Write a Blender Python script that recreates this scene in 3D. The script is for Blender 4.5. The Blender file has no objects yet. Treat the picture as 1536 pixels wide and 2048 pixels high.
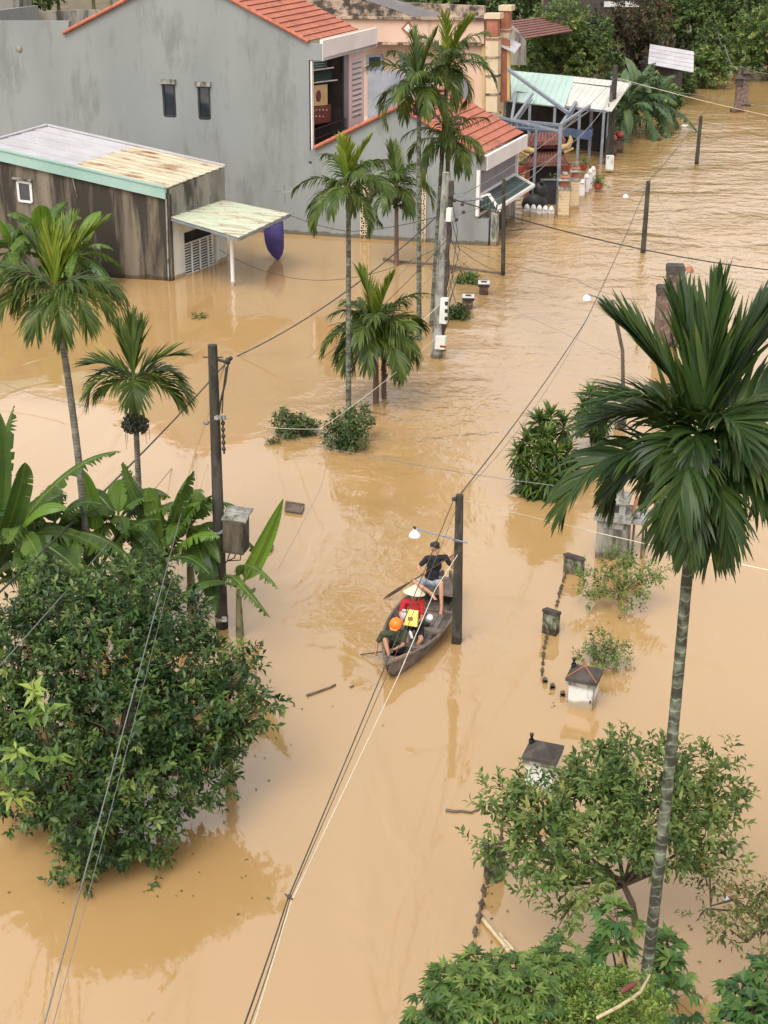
import bpy, math, random
import numpy as np
from mathutils import Vector, Matrix
random.seed(7); RNG = np.random.default_rng(11)
SC = bpy.context.scene; COL = SC.collection
# ---------------------------------------------------------------- camera, world, sun, exposure
FPX = 3000.0; CAMZ = 15.0; PITCH = math.radians(23.27); ROLL = math.radians(0.5)
_c, _s = math.cos(PITCH), math.sin(PITCH)
_r0 = np.array([1, 0, 0.]); FW = np.array([0, _c, -_s]); _u0 = np.array([0, _s, _c])
RT = _r0*math.cos(ROLL)+_u0*math.sin(ROLL); UP = _u0*math.cos(ROLL)-_r0*math.sin(ROLL)
CO = np.array([0, 0, CAMZ])
cd = bpy.data.cameras.new('camera'); cam = bpy.data.objects.new('camera', cd); COL.objects.link(cam)
cd.sensor_fit = 'VERTICAL'; cd.sensor_height = 36; cd.lens = 36*FPX/2048; cd.clip_end = 3000; cd.clip_start = 0.5
M = Matrix(((RT[0], UP[0], -FW[0], 0), (RT[1], UP[1], -FW[1], 0), (RT[2], UP[2], -FW[2], CAMZ), (0, 0, 0, 1)))
cam.matrix_world = M; SC.camera = cam
SUN_EL, SUN_ROT = 55, 205
w = bpy.data.worlds.new('World'); SC.world = w; w.use_nodes = True
nt = w.node_tree; bg = nt.nodes['Background']
sky = nt.nodes.new('ShaderNodeTexSky'); sky.sky_type = 'NISHITA'; sky.sun_disc = False
sky.sun_elevation = math.radians(SUN_EL); sky.sun_rotation = math.radians(SUN_ROT); sky.dust_density = 4; sky.air_density = 1.2
hs = nt.nodes.new('ShaderNodeHueSaturation'); hs.inputs['Saturation'].default_value = 0.05; hs.inputs['Value'].default_value = 1.55
nt.links.new(sky.outputs[0], hs.inputs['Color'])
# broken overcast: soft brighter and darker cloud masses
tcw = nt.nodes.new('ShaderNodeTexCoord'); nzw = nt.nodes.new('ShaderNodeTexNoise'); nzw.inputs['Scale'].default_value = 2.2; nzw.inputs['Detail'].default_value = 5
crw = nt.nodes.new('ShaderNodeValToRGB'); crw.color_ramp.elements[0].position = .35; crw.color_ramp.elements[0].color = (.72, .73, .76, 1)
crw.color_ramp.elements[1].position = .62; crw.color_ramp.elements[1].color = (1.25, 1.23, 1.2, 1)
mxw = nt.nodes.new('ShaderNodeMix'); mxw.data_type = 'RGBA'; mxw.blend_type = 'MULTIPLY'; mxw.inputs[0].default_value = 1
nt.links.new(tcw.outputs['Generated'], nzw.inputs['Vector']); nt.links.new(nzw.outputs[0], crw.inputs[0])
nt.links.new(hs.outputs[0], mxw.inputs[6]); nt.links.new(crw.outputs[0], mxw.inputs[7]); nt.links.new(mxw.outputs[2], bg.inputs[0])
bg.inputs[1].default_value = 0.15
ld = bpy.data.lights.new('sun', 'SUN'); ld.energy = 0.5; ld.angle = math.radians(25); ld.color = (1, .96, .9)
sun = bpy.data.objects.new('sun', ld); COL.objects.link(sun)
_e, _a = math.radians(SUN_EL), math.radians(SUN_ROT)
sdir = Vector((math.sin(_a)*math.cos(_e), math.cos(_a)*math.cos(_e), math.sin(_e)))
sun.rotation_euler = sdir.to_track_quat('Z', 'Y').to_euler(); sun.location = (0, -20, 60)
SC.view_settings.view_transform = 'Standard'; SC.view_settings.look = 'None'; SC.view_settings.exposure = 0.4; SC.view_settings.gamma = 1
try: SC.view_settings.use_curve_mapping = False
except Exception: pass

# ---------------------------------------------------------------- places: a pixel of the photograph -> a real point
def ray(x, y): return FW+RT*((x-768)/FPX)-UP*((y-1024)/FPX)
def G(x, y, z=0.0):
    d = ray(x, y); return CO+d*((z-CAMZ)/d[2])
def at(x, y, Y):
    d = ray(x, y); return CO+d*(Y/d[1])
def pl(x, y, p, n):
    d = ray(x, y); return CO+d*(np.dot(np.asarray(p)-CO, n)/np.dot(d, n))
def V3(*a): return np.array(a, float)
def nrm(v): v = np.asarray(v, float); return v/max(1e-9, np.linalg.norm(v))

# ---------------------------------------------------------------- materials
def _mat(name):
    m = bpy.data.materials.new(name); m.use_nodes = True; t = m.node_tree
    return m, t, t.nodes['Principled BSDF']
def N(t, typ, **k):
    n = t.nodes.new(typ)
    for a, b in k.items(): setattr(n, a, b)
    return n
def ramp(t, stops, interp='LINEAR'):
    r = N(t, 'ShaderNodeValToRGB'); e = r.color_ramp.elements; r.color_ramp.interpolation = interp
    while len(e) < len(stops): e.new(0.5)
    for i, (p, c) in enumerate(stops): e[i].position = p; e[i].color = (*c[:3], 1)
    return r
WET = {'grey_render', 'mouldy_wall', 'pole_concrete', 'pale_concrete', 'stained_whitewash', 'mossy_render', 'old_brick', 'cream_column', 'damp_concrete', 'white_paint'}
def surf(name, c1, c2=None, rough=.7, scale=2., stretch=(1, 1, 1), bump=.15, bscale=12., spots=None, spot_amt=.5, spot_scale=3., spot_stretch=(1, 1, 1), metal=0., spec=.4, detail=6, lo=.35, hi=.65):
    m, t, b = _mat(name); c2 = c2 or tuple(x*.75 for x in c1)
    g = N(t, 'ShaderNodeNewGeometry'); mp = N(t, 'ShaderNodeMapping'); mp.inputs['Scale'].default_value = stretch
    t.links.new(g.outputs['Position'], mp.inputs[0])
    n = N(t, 'ShaderNodeTexNoise'); n.inputs['Scale'].default_value = scale; n.inputs['Detail'].default_value = detail; t.links.new(mp.outputs[0], n.inputs['Vector'])
    r = ramp(t, [(lo, c1), (hi, c2)]); t.links.new(n.outputs[0], r.inputs[0]); out = r.outputs[0]
    if spots:
        mp2 = N(t, 'ShaderNodeMapping'); mp2.inputs['Scale'].default_value = spot_stretch; t.links.new(g.outputs['Position'], mp2.inputs[0])
        n2 = N(t, 'ShaderNodeTexNoise'); n2.inputs['Scale'].default_value = spot_scale; n2.inputs['Detail'].default_value = 8; n2.inputs['Roughness'].default_value = .7
        t.links.new(mp2.outputs[0], n2.inputs['Vector'])
        r2 = ramp(t, [(1-spot_amt-.06, (0, 0, 0)), (1-spot_amt+.06, (1, 1, 1))]); t.links.new(n2.outputs[0], r2.inputs[0])
        mx = N(t, 'ShaderNodeMix', data_type='RGBA'); t.links.new(r2.outputs[0], mx.inputs[0]); t.links.new(out, mx.inputs[6]); mx.inputs[7].default_value = (*spots, 1); out = mx.outputs[2]
    if name in WET:
        # soaked, mud-stained band just above the flood level
        sz = N(t, 'ShaderNodeSeparateXYZ'); t.links.new(g.outputs['Position'], sz.inputs[0]); nw = N(t, 'ShaderNodeTexNoise'); nw.inputs['Scale'].default_value = 3; t.links.new(g.outputs['Position'], nw.inputs['Vector'])
        hw = N(t, 'ShaderNodeMath', operation='MULTIPLY_ADD'); t.links.new(nw.outputs[0], hw.inputs[0]); hw.inputs[1].default_value = -.28; t.links.new(sz.outputs[2], hw.inputs[2])
        rw = ramp(t, [(.0, (1, 1, 1)), (.06, (0, 0, 0))]); t.links.new(hw.outputs[0], rw.inputs[0]); mw = N(t, 'ShaderNodeMix', data_type='RGBA', blend_type='MULTIPLY'); t.links.new(rw.outputs[0], mw.inputs[0]); t.links.new(out, mw.inputs[6]); mw.inputs[7].default_value = (.55, .45, .33, 1); out = mw.outputs[2]
    t.links.new(out, b.inputs['Base Color'])
    n3 = N(t, 'ShaderNodeTexNoise'); n3.inputs['Scale'].default_value = bscale; n3.inputs['Detail'].default_value = 5; t.links.new(mp.outputs[0], n3.inputs['Vector'])
    bp = N(t, 'ShaderNodeBump'); bp.inputs['Strength'].default_value = bump; bp.inputs['Distance'].default_value = .03
    t.links.new(n3.outputs[0], bp.inputs['Height']); t.links.new(bp.outputs[0], b.inputs['Normal'])
    b.inputs['Roughness'].default_value = rough; b.inputs['Metallic'].default_value = metal; b.inputs['Specular IOR Level'].default_value = spec
    return m
def leafmat(name, cols, rough=.42, trans=.3, nscale=1.5, spec=.28):
    m, t, b = _mat(name)
    a = N(t, 'ShaderNodeAttribute', attribute_name='rnd')
    g = N(t, 'ShaderNodeNewGeometry'); n = N(t, 'ShaderNodeTexNoise'); n.inputs['Scale'].default_value = nscale; n.inputs['Detail'].default_value = 3
    t.links.new(g.outputs['Position'], n.inputs['Vector'])
    ma = N(t, 'ShaderNodeMath', operation='MULTIPLY_ADD'); t.links.new(n.outputs[0], ma.inputs[0]); ma.inputs[1].default_value = .9; ma.inputs[2].default_value = -.45
    ad = N(t, 'ShaderNodeMath', operation='ADD'); t.links.new(a.outputs['Fac'], ad.inputs[0]); t.links.new(ma.outputs[0], ad.inputs[1])
    r = ramp(t, [(i/(len(cols)-1), (c[0]*1.3, c[1]*.92, c[2]*.7)) for i, c in enumerate(cols)]); t.links.new(ad.outputs[0], r.inputs[0])
    t.links.new(r.outputs[0], b.inputs['Base Color']); b.inputs['Roughness'].default_value = rough; b.inputs['Specular IOR Level'].default_value = spec
    tr = N(t, 'ShaderNodeBsdfTranslucent'); t.links.new(r.outputs[0], tr.inputs['Color'])
    mx = N(t, 'ShaderNodeMixShader'); mx.inputs[0].default_value = trans
    t.links.new(b.outputs[0], mx.inputs[1]); t.links.new(tr.outputs[0], mx.inputs[2]); t.links.new(mx.outputs[0], t.nodes['Material Output'].inputs[0])
    return m
MT = {}
def water_mat():
    m, t, b = _mat('flood_water'); L = t.links.new
    g = N(t, 'ShaderNodeNewGeometry'); sp = N(t, 'ShaderNodeSeparateXYZ'); L(g.outputs['Position'], sp.inputs[0])
    def noise(sc, st=(1, 1, 1), det=4, rot=0, dist=0):
        mp = N(t, 'ShaderNodeMapping'); mp.inputs['Scale'].default_value = st; mp.inputs['Rotation'].default_value = (0, 0, math.radians(rot)); L(g.outputs['Position'], mp.inputs[0])
        n = N(t, 'ShaderNodeTexNoise'); n.inputs['Scale'].default_value = sc; n.inputs['Detail'].default_value = det; n.inputs['Distortion'].default_value = dist; L(mp.outputs[0], n.inputs['Vector']); return n.outputs[0]
    def mth(op, a, c=None, d=None):
        k = N(t, 'ShaderNodeMath', operation=op)
        for i, v in enumerate((a, c, d)):
            if v is None: continue
            if isinstance(v, (int, float)): k.inputs[i].default_value = v
            else: L(v, k.inputs[i])
        return k.outputs[0]
    def rng(v, a, c, lo=0., hi=1.):
        k = N(t, 'ShaderNodeMapRange'); k.interpolation_type = 'SMOOTHSTEP'; L(v, k.inputs[0]); k.inputs[1].default_value = a; k.inputs[2].default_value = c; k.inputs[3].default_value = lo; k.inputs[4].default_value = hi; return k.outputs[0]
    # silt colour: slow eddies of paler and darker mud
    r = ramp(t, [(.3, (.335, .201, .080)), (.7, (.385, .237, .100))]); L(noise(.12, (1, .5, 1), 3, 20, 1.), r.inputs[0])
    L(r.outputs[0], b.inputs['Base Color'])
    X, Y = sp.outputs[0], sp.outputs[1]
    # current strength: calm near and in the lee of the shed, choppy in the street
    far = mth('MULTIPLY', rng(Y, 32, 70), rng(Y, 82, 112, 1., .22))
    side = rng(mth('SUBTRACT', X, mth('MULTIPLY', Y, .03)), -2., 4.)
    patch = rng(noise(.11, (1, 1.6, 1), 2, 0, .6), .42, .62)
    chop = mth('MULTIPLY', far, side)
    def blob(cx, cy, rx, ry):
        dx = mth('DIVIDE', mth('SUBTRACT', X, cx), rx); dy = mth('DIVIDE', mth('SUBTRACT', Y, cy), ry)
        return rng(mth('ADD', mth('MULTIPLY', dx, dx), mth('MULTIPLY', dy, dy)), 0., 1., 1., 0.)
    b1 = blob(.3, 42, 4.5, 6.5); b2 = blob(.2, 31.5, 2.6, 4.5); b3 = blob(1.2, 27.6, 1.9, 2.3); b4 = blob(4.5, 36, 3.5, 5)
    amp = mth('ADD', mth('MULTIPLY', chop, .8), mth('ADD', mth('MULTIPLY', b1, .8), mth('ADD', mth('MULTIPLY', b2, .45), mth('ADD', mth('MULTIPLY', b3, .25), mth('MULTIPLY', b4, .12)))))
    amp = mth('ADD', mth('MULTIPLY', amp, mth('MULTIPLY_ADD', patch, .6, .55)), mth('MULTIPLY_ADD', rng(noise(.35, (1.3, .5, 1), 3, 25, 1.2), .5, .68), .07, .03))
    n1 = noise(2.3, (1., .7, 1), 4, 20, .6); n2 = noise(7.5, (1., .8, 1), 3, -18, .4); n3 = noise(.55, (.7, 1.2, 1), 2, 10, .8)
    h = mth('ADD', mth('MULTIPLY', n1, 1.), mth('ADD', mth('MULTIPLY', n2, .22), mth('MULTIPLY', n3, 1.5)))
    bp = N(t, 'ShaderNodeBump'); bp.inputs['Strength'].default_value = 1.; bp.inputs['Distance'].default_value = .11
    L(mth('MULTIPLY', h, amp), bp.inputs['Height']); L(bp.outputs[0], b.inputs['Normal'])
    b.inputs['Roughness'].default_value = .035; b.inputs['IOR'].default_value = 2.08; b.inputs['Specular IOR Level'].default_value = .5
    return m
def mats():
    D = MT
    D['water'] = water_mat()
    D['grey'] = surf('grey_render', (.188, .198, .190), (.222, .230, .220), .85, .35, (1, 1, .45), .25, 2.5, spots=(.160, .164, .153), spot_amt=.42, spot_scale=.9, spot_stretch=(1.1, 1.1, .3))
    D['greydark'] = surf('damp_concrete', (.16, .15, .125), (.26, .24, .20), .85, 1.2, (1, 1, .3), .3, 6, spots=(.05, .045, .035), spot_amt=.45, spot_scale=1.5, spot_stretch=(1, 1, .25))
    D['brown'] = surf('mouldy_wall', (.115, .085, .058), (.20, .165, .12), .9, .8, (1.6, 1.6, .12), .4, 8, spots=(.035, .028, .02), spot_amt=.5, spot_scale=.9, spot_stretch=(1.5, 1.5, .14))
    D['white'] = surf('white_paint', (.58, .54, .52), (.64, .60, .58), .6, .8, bump=.05, spots=(.5, .47, .43), spot_amt=.33, spot_scale=1.2, spot_stretch=(1, 1, .3))
    D['dirtywhite'] = surf('stained_whitewash', (.5, .5, .46), (.62, .62, .58), .7, 1.5, (1, 1, .4), .1, 8, spots=(.22, .2, .16), spot_amt=.38, spot_scale=2.5, spot_stretch=(1, 1, .3))
    D['peach'] = surf('peach_wall', (.50, .34, .25), (.58, .41, .31), .85, .5, (1, 1, .4), .2, 4, spots=(.3, .2, .14), spot_amt=.36, spot_scale=1.1, spot_stretch=(1, 1, .25))
    D['peachstain'] = surf('stained_parapet', (.30, .22, .16), (.46, .34, .25), .9, .9, (1, 1, .5), .3, 5, spots=(.05, .04, .03), spot_amt=.5, spot_scale=1.5)
    D['yellow'] = surf('ochre_column', (.42, .27, .10), (.52, .36, .16), .8, 1., (1, 1, .5), .2, spots=(.2, .13, .07), spot_amt=.36, spot_scale=2)
    D['beige'] = surf('cream_column', (.47, .37, .24), (.55, .44, .3), .8, 1., (1, 1, .5), .2, spots=(.25, .18, .12), spot_amt=.38, spot_scale=2)
    D['redbrown'] = surf('red_brown_paint', (.26, .09, .05), (.33, .13, .08), .8, 2.)
    D['tile'] = surf('orange_tile', (.33, .10, .056), (.40, .135, .078), .75, 1.2, bump=.2, bscale=14, spots=(.22, .075, .05), spot_amt=.42, spot_scale=2.4)
    D['tileline'] = surf('tile_joint', (.20, .05, .03), (.25, .07, .04), .8)
    D['darktile'] = surf('dark_red_tile', (.12, .045, .035), (.19, .08, .06), .7, 3., spots=(.3, .24, .2), spot_amt=.3, spot_scale=7)
    D['greentile'] = surf('glazed_green_tile', (.03, .055, .05), (.06, .09, .08), .35, 5.)
    D['teal'] = surf('teal_sheet', (.23, .35, .30), (.28, .40, .345), .5, .7, bump=.08, bscale=3, spots=(.25, .33, .27), spot_amt=.32, spot_scale=2)
    D['zinc'] = surf('weathered_zinc', (.36, .34, .35), (.43, .41, .42), .5, 1., (1, 1, 1), .1, spots=(.33, .27, .24), spot_amt=.37, spot_scale=1.8, spot_stretch=(.5, 2, 1))
    D['rust'] = surf('cream_rusty_sheet', (.50, .43, .30), (.57, .51, .38), .6, 1., bump=.15, spots=(.27, .12, .05), spot_amt=.44, spot_scale=1.7, spot_stretch=(.45, 2.2, 1))
    D['rustgreen'] = surf('pale_green_rusty_sheet', (.42, .46, .34), (.50, .50, .38), .6, 1., bump=.15, spots=(.28, .15, .07), spot_amt=.44, spot_scale=1.9, spot_stretch=(.45, 2.2, 1))
    D['mint'] = surf('mint_sheet', (.30, .40, .35), (.35, .45, .39), .5, .6, bump=.08, spots=(.35, .42, .36), spot_amt=.33, spot_scale=1.3)
    D['palesheet'] = surf('pale_sheet', (.42, .41, .36), (.50, .48, .43), .5, .8, bump=.08, spots=(.40, .34, .27), spot_amt=.40, spot_scale=1.6, spot_stretch=(.5, 2, 1))
    D['steel'] = surf('grey_steel', (.17, .19, .22), (.24, .26, .29), .5, 3., bump=.05, metal=.3)
    D['bluemetal'] = surf('blue_beam', (.05, .085, .16), (.08, .12, .2), .5, 2., bump=.05)
    D['conc'] = surf('pole_concrete', (.034, .028, .020), (.066, .056, .042), .9, 3., (1, 1, .4), .4, 15, spots=(.025, .024, .018), spot_amt=.45, spot_scale=5, spot_stretch=(1, 1, .3))
    D['concpale'] = surf('pale_concrete', (.20, .19, .165), (.30, .29, .26), .9, 3., bump=.3, spots=(.08, .075, .05), spot_amt=.46, spot_scale=4, spot_stretch=(1, 1, .4))
    D['dkconc'] = surf('dark_cap', (.035, .028, .024), (.075, .06, .05), .85, 4., bump=.3, spots=(.12, .06, .04), spot_amt=.34, spot_scale=6)
    D['mossy'] = surf('mossy_render', (.13, .13, .085), (.23, .23, .17), .9, 5., (1, 1, .5), .3, spots=(.045, .045, .025), spot_amt=.5, spot_scale=6, spot_stretch=(1, 1, .5))
    D['boxwood'] = surf('weathered_box', (.075, .062, .042), (.13, .11, .08), .9, 5., (1, 1, .4), .4, spots=(.035, .03, .02), spot_amt=.48, spot_scale=5, spot_stretch=(1, 1, .4))
    D['brick'] = surf('old_brick', (.085, .048, .038), (.14, .09, .07), .9, 4., bump=.4, spots=(.22, .19, .165), spot_amt=.42, spot_scale=7)
    D['black'] = surf('black_part', (.015, .015, .016), (.03, .03, .03), .5)
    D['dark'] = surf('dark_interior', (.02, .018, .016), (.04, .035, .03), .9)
    D['glass'] = surf('dark_glass', (.02, .025, .028), (.035, .04, .045), .08, spec=.8, bump=0)
    D['winframe'] = surf('white_frame', (.55, .56, .55), (.62, .62, .6), .5)
    D['wire'] = surf('black_cable', (.03, .028, .026), (.05, .047, .044), .6, bump=0)
    D['wirepale'] = surf('pale_cable', (.60, .54, .40), (.66, .60, .45), .5, bump=0)
    D['wiregrey'] = surf('grey_cable', (.13, .13, .13), (.18, .18, .17), .5, bump=0)
    D['meter'] = surf('meter_box_plastic', (.55, .56, .50), (.62, .62, .56), .5, bump=.03)
    D['lampw'] = surf('white_enamel', (.50, .50, .52), (.56, .56, .58), .3, bump=0)
    D['bark'] = surf('bark', (.06, .045, .03), (.12, .095, .065), .9, 8., (1, 1, .3), .5, 25)
    D['twig'] = surf('twig', (.05, .035, .025), (.085, .06, .04), .9, 8.)
    D['ptrunk'] = trunk_mat('ringed_palm_trunk', (.085, .075, .055), (.30, .29, .24), 14, .42)
    D['htrunk'] = trunk_mat('mossy_ringed_trunk', (.030, .030, .018), (.24, .27, .19), 6.2, .44)
    D['rtrunk'] = surf('smooth_red_trunk', (.10, .055, .04), (.15, .09, .065), .8, 4., (1, 1, .5))
    D['gtrunk'] = trunk_mat('lichen_palm_trunk', (.045, .04, .03), (.22, .25, .17), 7, .48)
    D['shaft'] = surf('green_crownshaft', (.05, .08, .02), (.08, .12, .03), .45, 3., (1, 1, .4), .05)
    D['fruit'] = surf('dark_fruit', (.02, .02, .015), (.05, .045, .03), .5, 20.)
    D['stem'] = surf('banana_stem', (.10, .12, .05), (.18, .16, .08), .7, 4., (1, 1, .4), .1, spots=(.06, .04, .03), spot_amt=.4, spot_scale=5)
    D['palm'] = leafmat('palm_leaflet', [(.020, .05, .012), (.035, .085, .018), (.055, .115, .025), (.10, .17, .035), (.22, .26, .06)])
    D['palmdark'] = leafmat('dark_palm_leaflet', [(.010, .030, .010), (.017, .052, .015), (.030, .076, .020), (.055, .11, .028), (.15, .17, .05)])
    D['palmyoung'] = leafmat('young_palm_leaflet', [(.05, .11, .015), (.08, .17, .02), (.13, .24, .03), (.2, .3, .05), (.3, .36, .1)])
    D['banana'] = leafmat('banana_leaf', [(.022, .066, .022), (.038, .10, .03), (.058, .14, .036), (.09, .2, .048), (.15, .28, .065)], .35, .35, .8)
    D['farbanana'] = leafmat('far_banana_leaf', [(.03, .085, .045), (.05, .12, .065), (.08, .17, .09), (.13, .23, .12)], .4, .3, .8)
    D['bananayoung'] = leafmat('young_banana_leaf', [(.07, .19, .03), (.10, .25, .04), (.15, .32, .06)], .35, .4, .8)
    D['tree'] = leafmat('dark_tree_leaf', [(.009, .030, .012), (.018, .055, .018), (.032, .088, .026), (.058, .135, .04), (.11, .185, .055)], .38, .2, 1.)
    D['guava'] = leafmat('guava_leaf', [(.03, .08, .026), (.055, .13, .042), (.08, .175, .055), (.12, .225, .075), (.2, .29, .11)], .45, .3, 1.2)
    D['cassava'] = leafmat('cassava_leaf', [(.02, .07, .028), (.035, .11, .04), (.05, .15, .045), (.09, .2, .06), (.15, .26, .08)], .4, .3, 1.2)
    D['cassava2'] = leafmat('pale_cassava_leaf', [(.03, .09, .03), (.05, .13, .04), (.08, .18, .05), (.12, .24, .07), (.17, .29, .1)], .4, .3, 1.8)
    D['bright'] = leafmat('bright_leaf', [(.04, .11, .03), (.07, .17, .04), (.11, .24, .055), (.17, .32, .08), (.22, .38, .11)], .4, .35, 1.2)
    D['farleaf'] = leafmat('far_leaf', [(.022, .06, .026), (.04, .10, .038), (.065, .145, .05), (.1, .19, .065), (.16, .24, .08)], .5, .25, .35)
    D['fardark'] = leafmat('far_dark_leaf', [(.02, .03, .018), (.035, .045, .025), (.05, .055, .035), (.07, .06, .045), (.10, .07, .05)], .6, .15, .35)
    D['shrub'] = leafmat('shrub_leaf', [(.015, .045, .02), (.03, .075, .03), (.045, .10, .035), (.07, .14, .05), (.1, .17, .07)], .4, .25, 1.5)
    D['sparse'] = leafmat('drying_leaf', [(.03, .05, .02), (.05, .09, .03), (.08, .14, .04), (.12, .17, .06), (.16, .13, .07)], .5, .25, 2)
    D['drac'] = leafmat('dracaena_leaf', [(.014, .045, .014), (.025, .068, .017), (.04, .10, .024), (.07, .155, .034), (.11, .21, .045)], .35, .25, 1.5)
    D['skin'] = surf('skin', (.38, .19, .115), (.42, .215, .13), .55, 6., bump=.03)
    D['skin2'] = surf('tanned_skin', (.30, .15, .09), (.34, .17, .10), .55, 6., bump=.03)
    D['hair'] = surf('black_hair', (.008, .007, .007), (.018, .015, .014), .45, 30., bump=.3)
    D['blackcloth'] = surf('black_cotton', (.006, .006, .008), (.014, .013, .016), .85, 8.)
    D['redcloth'] = surf('red_cotton', (.36, .013, .016), (.44, .022, .022), .8, 8., bump=.9, bscale=22)
    D['greencloth'] = surf('olive_cloth', (.035, .045, .022), (.055, .065, .035), .85, 8., bump=.9, bscale=22)
    D['greyshort'] = surf('washed_denim', (.22, .26, .30), (.36, .40, .43), .85, 10., bump=.9, bscale=22)
    D['straw'] = surf('palm_leaf_hat', (.54, .46, .31), (.62, .54, .38), .7, 20., bump=.1)
    D['helmet'] = surf('orange_plastic', (.85, .16, .015), (.9, .2, .02), .3, bump=0)
    D['boatwood'] = surf('weathered_boat_wood', (.10, .075, .058), (.19, .15, .12), .8, 3., (1, 1, 1), .3, 12, spots=(.05, .035, .026), spot_amt=.42, spot_scale=6)
    D['boatfloor'] = surf('boat_floor_wood', (.17, .14, .12), (.25, .21, .18), .8, 4., (1, 1, 1), .25, 16, spots=(.09, .07, .06), spot_amt=.42, spot_scale=7)
    D['paddle'] = surf('dark_paddle_wood', (.05, .032, .024), (.09, .06, .045), .6, 5.)
    D['yellowbag'] = surf('yellow_bag', (.68, .50, .08), (.74, .58, .16), .5, 8.)
    D['whiteplastic'] = surf('white_plastic', (.7, .7, .7), (.76, .76, .76), .35, bump=0)
    D['purple'] = surf('purple_tarp', (.035, .025, .11), (.06, .045, .17), .55, 2., bump=.4, bscale=5)
    D['bamboo'] = surf('dead_bamboo', (.42, .32, .18), (.5, .4, .25), .6, 6., spots=(.2, .12, .07), spot_amt=.4, spot_scale=5)
    D['wood'] = surf('grey_driftwood', (.07, .05, .035), (.13, .10, .075), .9, 6.)
    D['pink'] = surf('pink_wall', (.50, .42, .42), (.55, .47, .47), .7, 1.)
    D['mauve'] = surf('mauve_wall', (.16, .145, .16), (.2, .185, .2), .8, 1.)
    D['tarp'] = surf('grey_tarp', (.20, .21, .24), (.28, .29, .32), .6, 1., bump=.6, bscale=2)
    D['gold'] = surf('gold_panel', (.42, .31, .14), (.5, .4, .2), .5, 3.)
    D['darkred'] = surf('dark_red_paint', (.09, .02, .018), (.14, .035, .03), .6, 3.)
    D['redjar'] = surf('red_glazed_pot', (.25, .035, .025), (.32, .06, .04), .35, 3.)
    D['earth'] = surf('wet_bank_soil', (.09, .07, .04), (.14, .11, .06), .95, 1.)
def trunk_mat(name, c1, c2, freq, amt):
    m, t, b = _mat(name); L = t.links.new
    g = N(t, 'ShaderNodeNewGeometry'); mp = N(t, 'ShaderNodeMapping'); mp.inputs['Scale'].default_value = (1, 1, .35); L(g.outputs['Position'], mp.inputs[0])
    sp = N(t, 'ShaderNodeSeparateXYZ'); L(g.outputs['Position'], sp.inputs[0])
    n = N(t, 'ShaderNodeTexNoise'); n.inputs['Scale'].default_value = 9; n.inputs['Detail'].default_value = 5; L(mp.outputs[0], n.inputs['Vector'])
    ma = N(t, 'ShaderNodeMath', operation='MULTIPLY_ADD'); L(sp.outputs[2], ma.inputs[0]); ma.inputs[1].default_value = freq; L(n.outputs[0], ma.inputs[2])
    fr = N(t, 'ShaderNodeMath', operation='FRACT'); L(ma.outputs[0], fr.inputs[0])
    rr = ramp(t, [(0, (1, 1, 1)), (.08, (.9, .9, .9)), (.2, (0, 0, 0))]); L(fr.outputs[0], rr.inputs[0])
    n2 = N(t, 'ShaderNodeTexNoise'); n2.inputs['Scale'].default_value = 6; n2.inputs['Detail'].default_value = 7; L(g.outputs['Position'], n2.inputs['Vector'])
    r2 = ramp(t, [(1-amt-.1, (0, 0, 0)), (1-amt+.1, (1, 1, 1))]); L(n2.outputs[0], r2.inputs[0])
    mx = N(t, 'ShaderNodeMath', operation='MULTIPLY_ADD'); L(rr.outputs[0], mx.inputs[0]); mx.inputs[1].default_value = .38
    h2 = N(t, 'ShaderNodeMath', operation='MULTIPLY'); L(r2.outputs[0], h2.inputs[0]); h2.inputs[1].default_value = .5; L(h2.outputs[0], mx.inputs[2])
    c = N(t, 'ShaderNodeMix', data_type='RGBA'); L(mx.outputs[0], c.inputs[0]); c.inputs[6].default_value = (*c1, 1); c.inputs[7].default_value = (*c2, 1)
    L(c.outputs[2], b.inputs['Base Color']); b.inputs['Roughness'].default_value = .85
    bp = N(t, 'ShaderNodeBump'); bp.inputs['Strength'].default_value = .5; bp.inputs['Distance'].default_value = .02; L(mx.outputs[0], bp.inputs['Height']); L(bp.outputs[0], b.inputs['Normal'])
    return m
mats()

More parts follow.
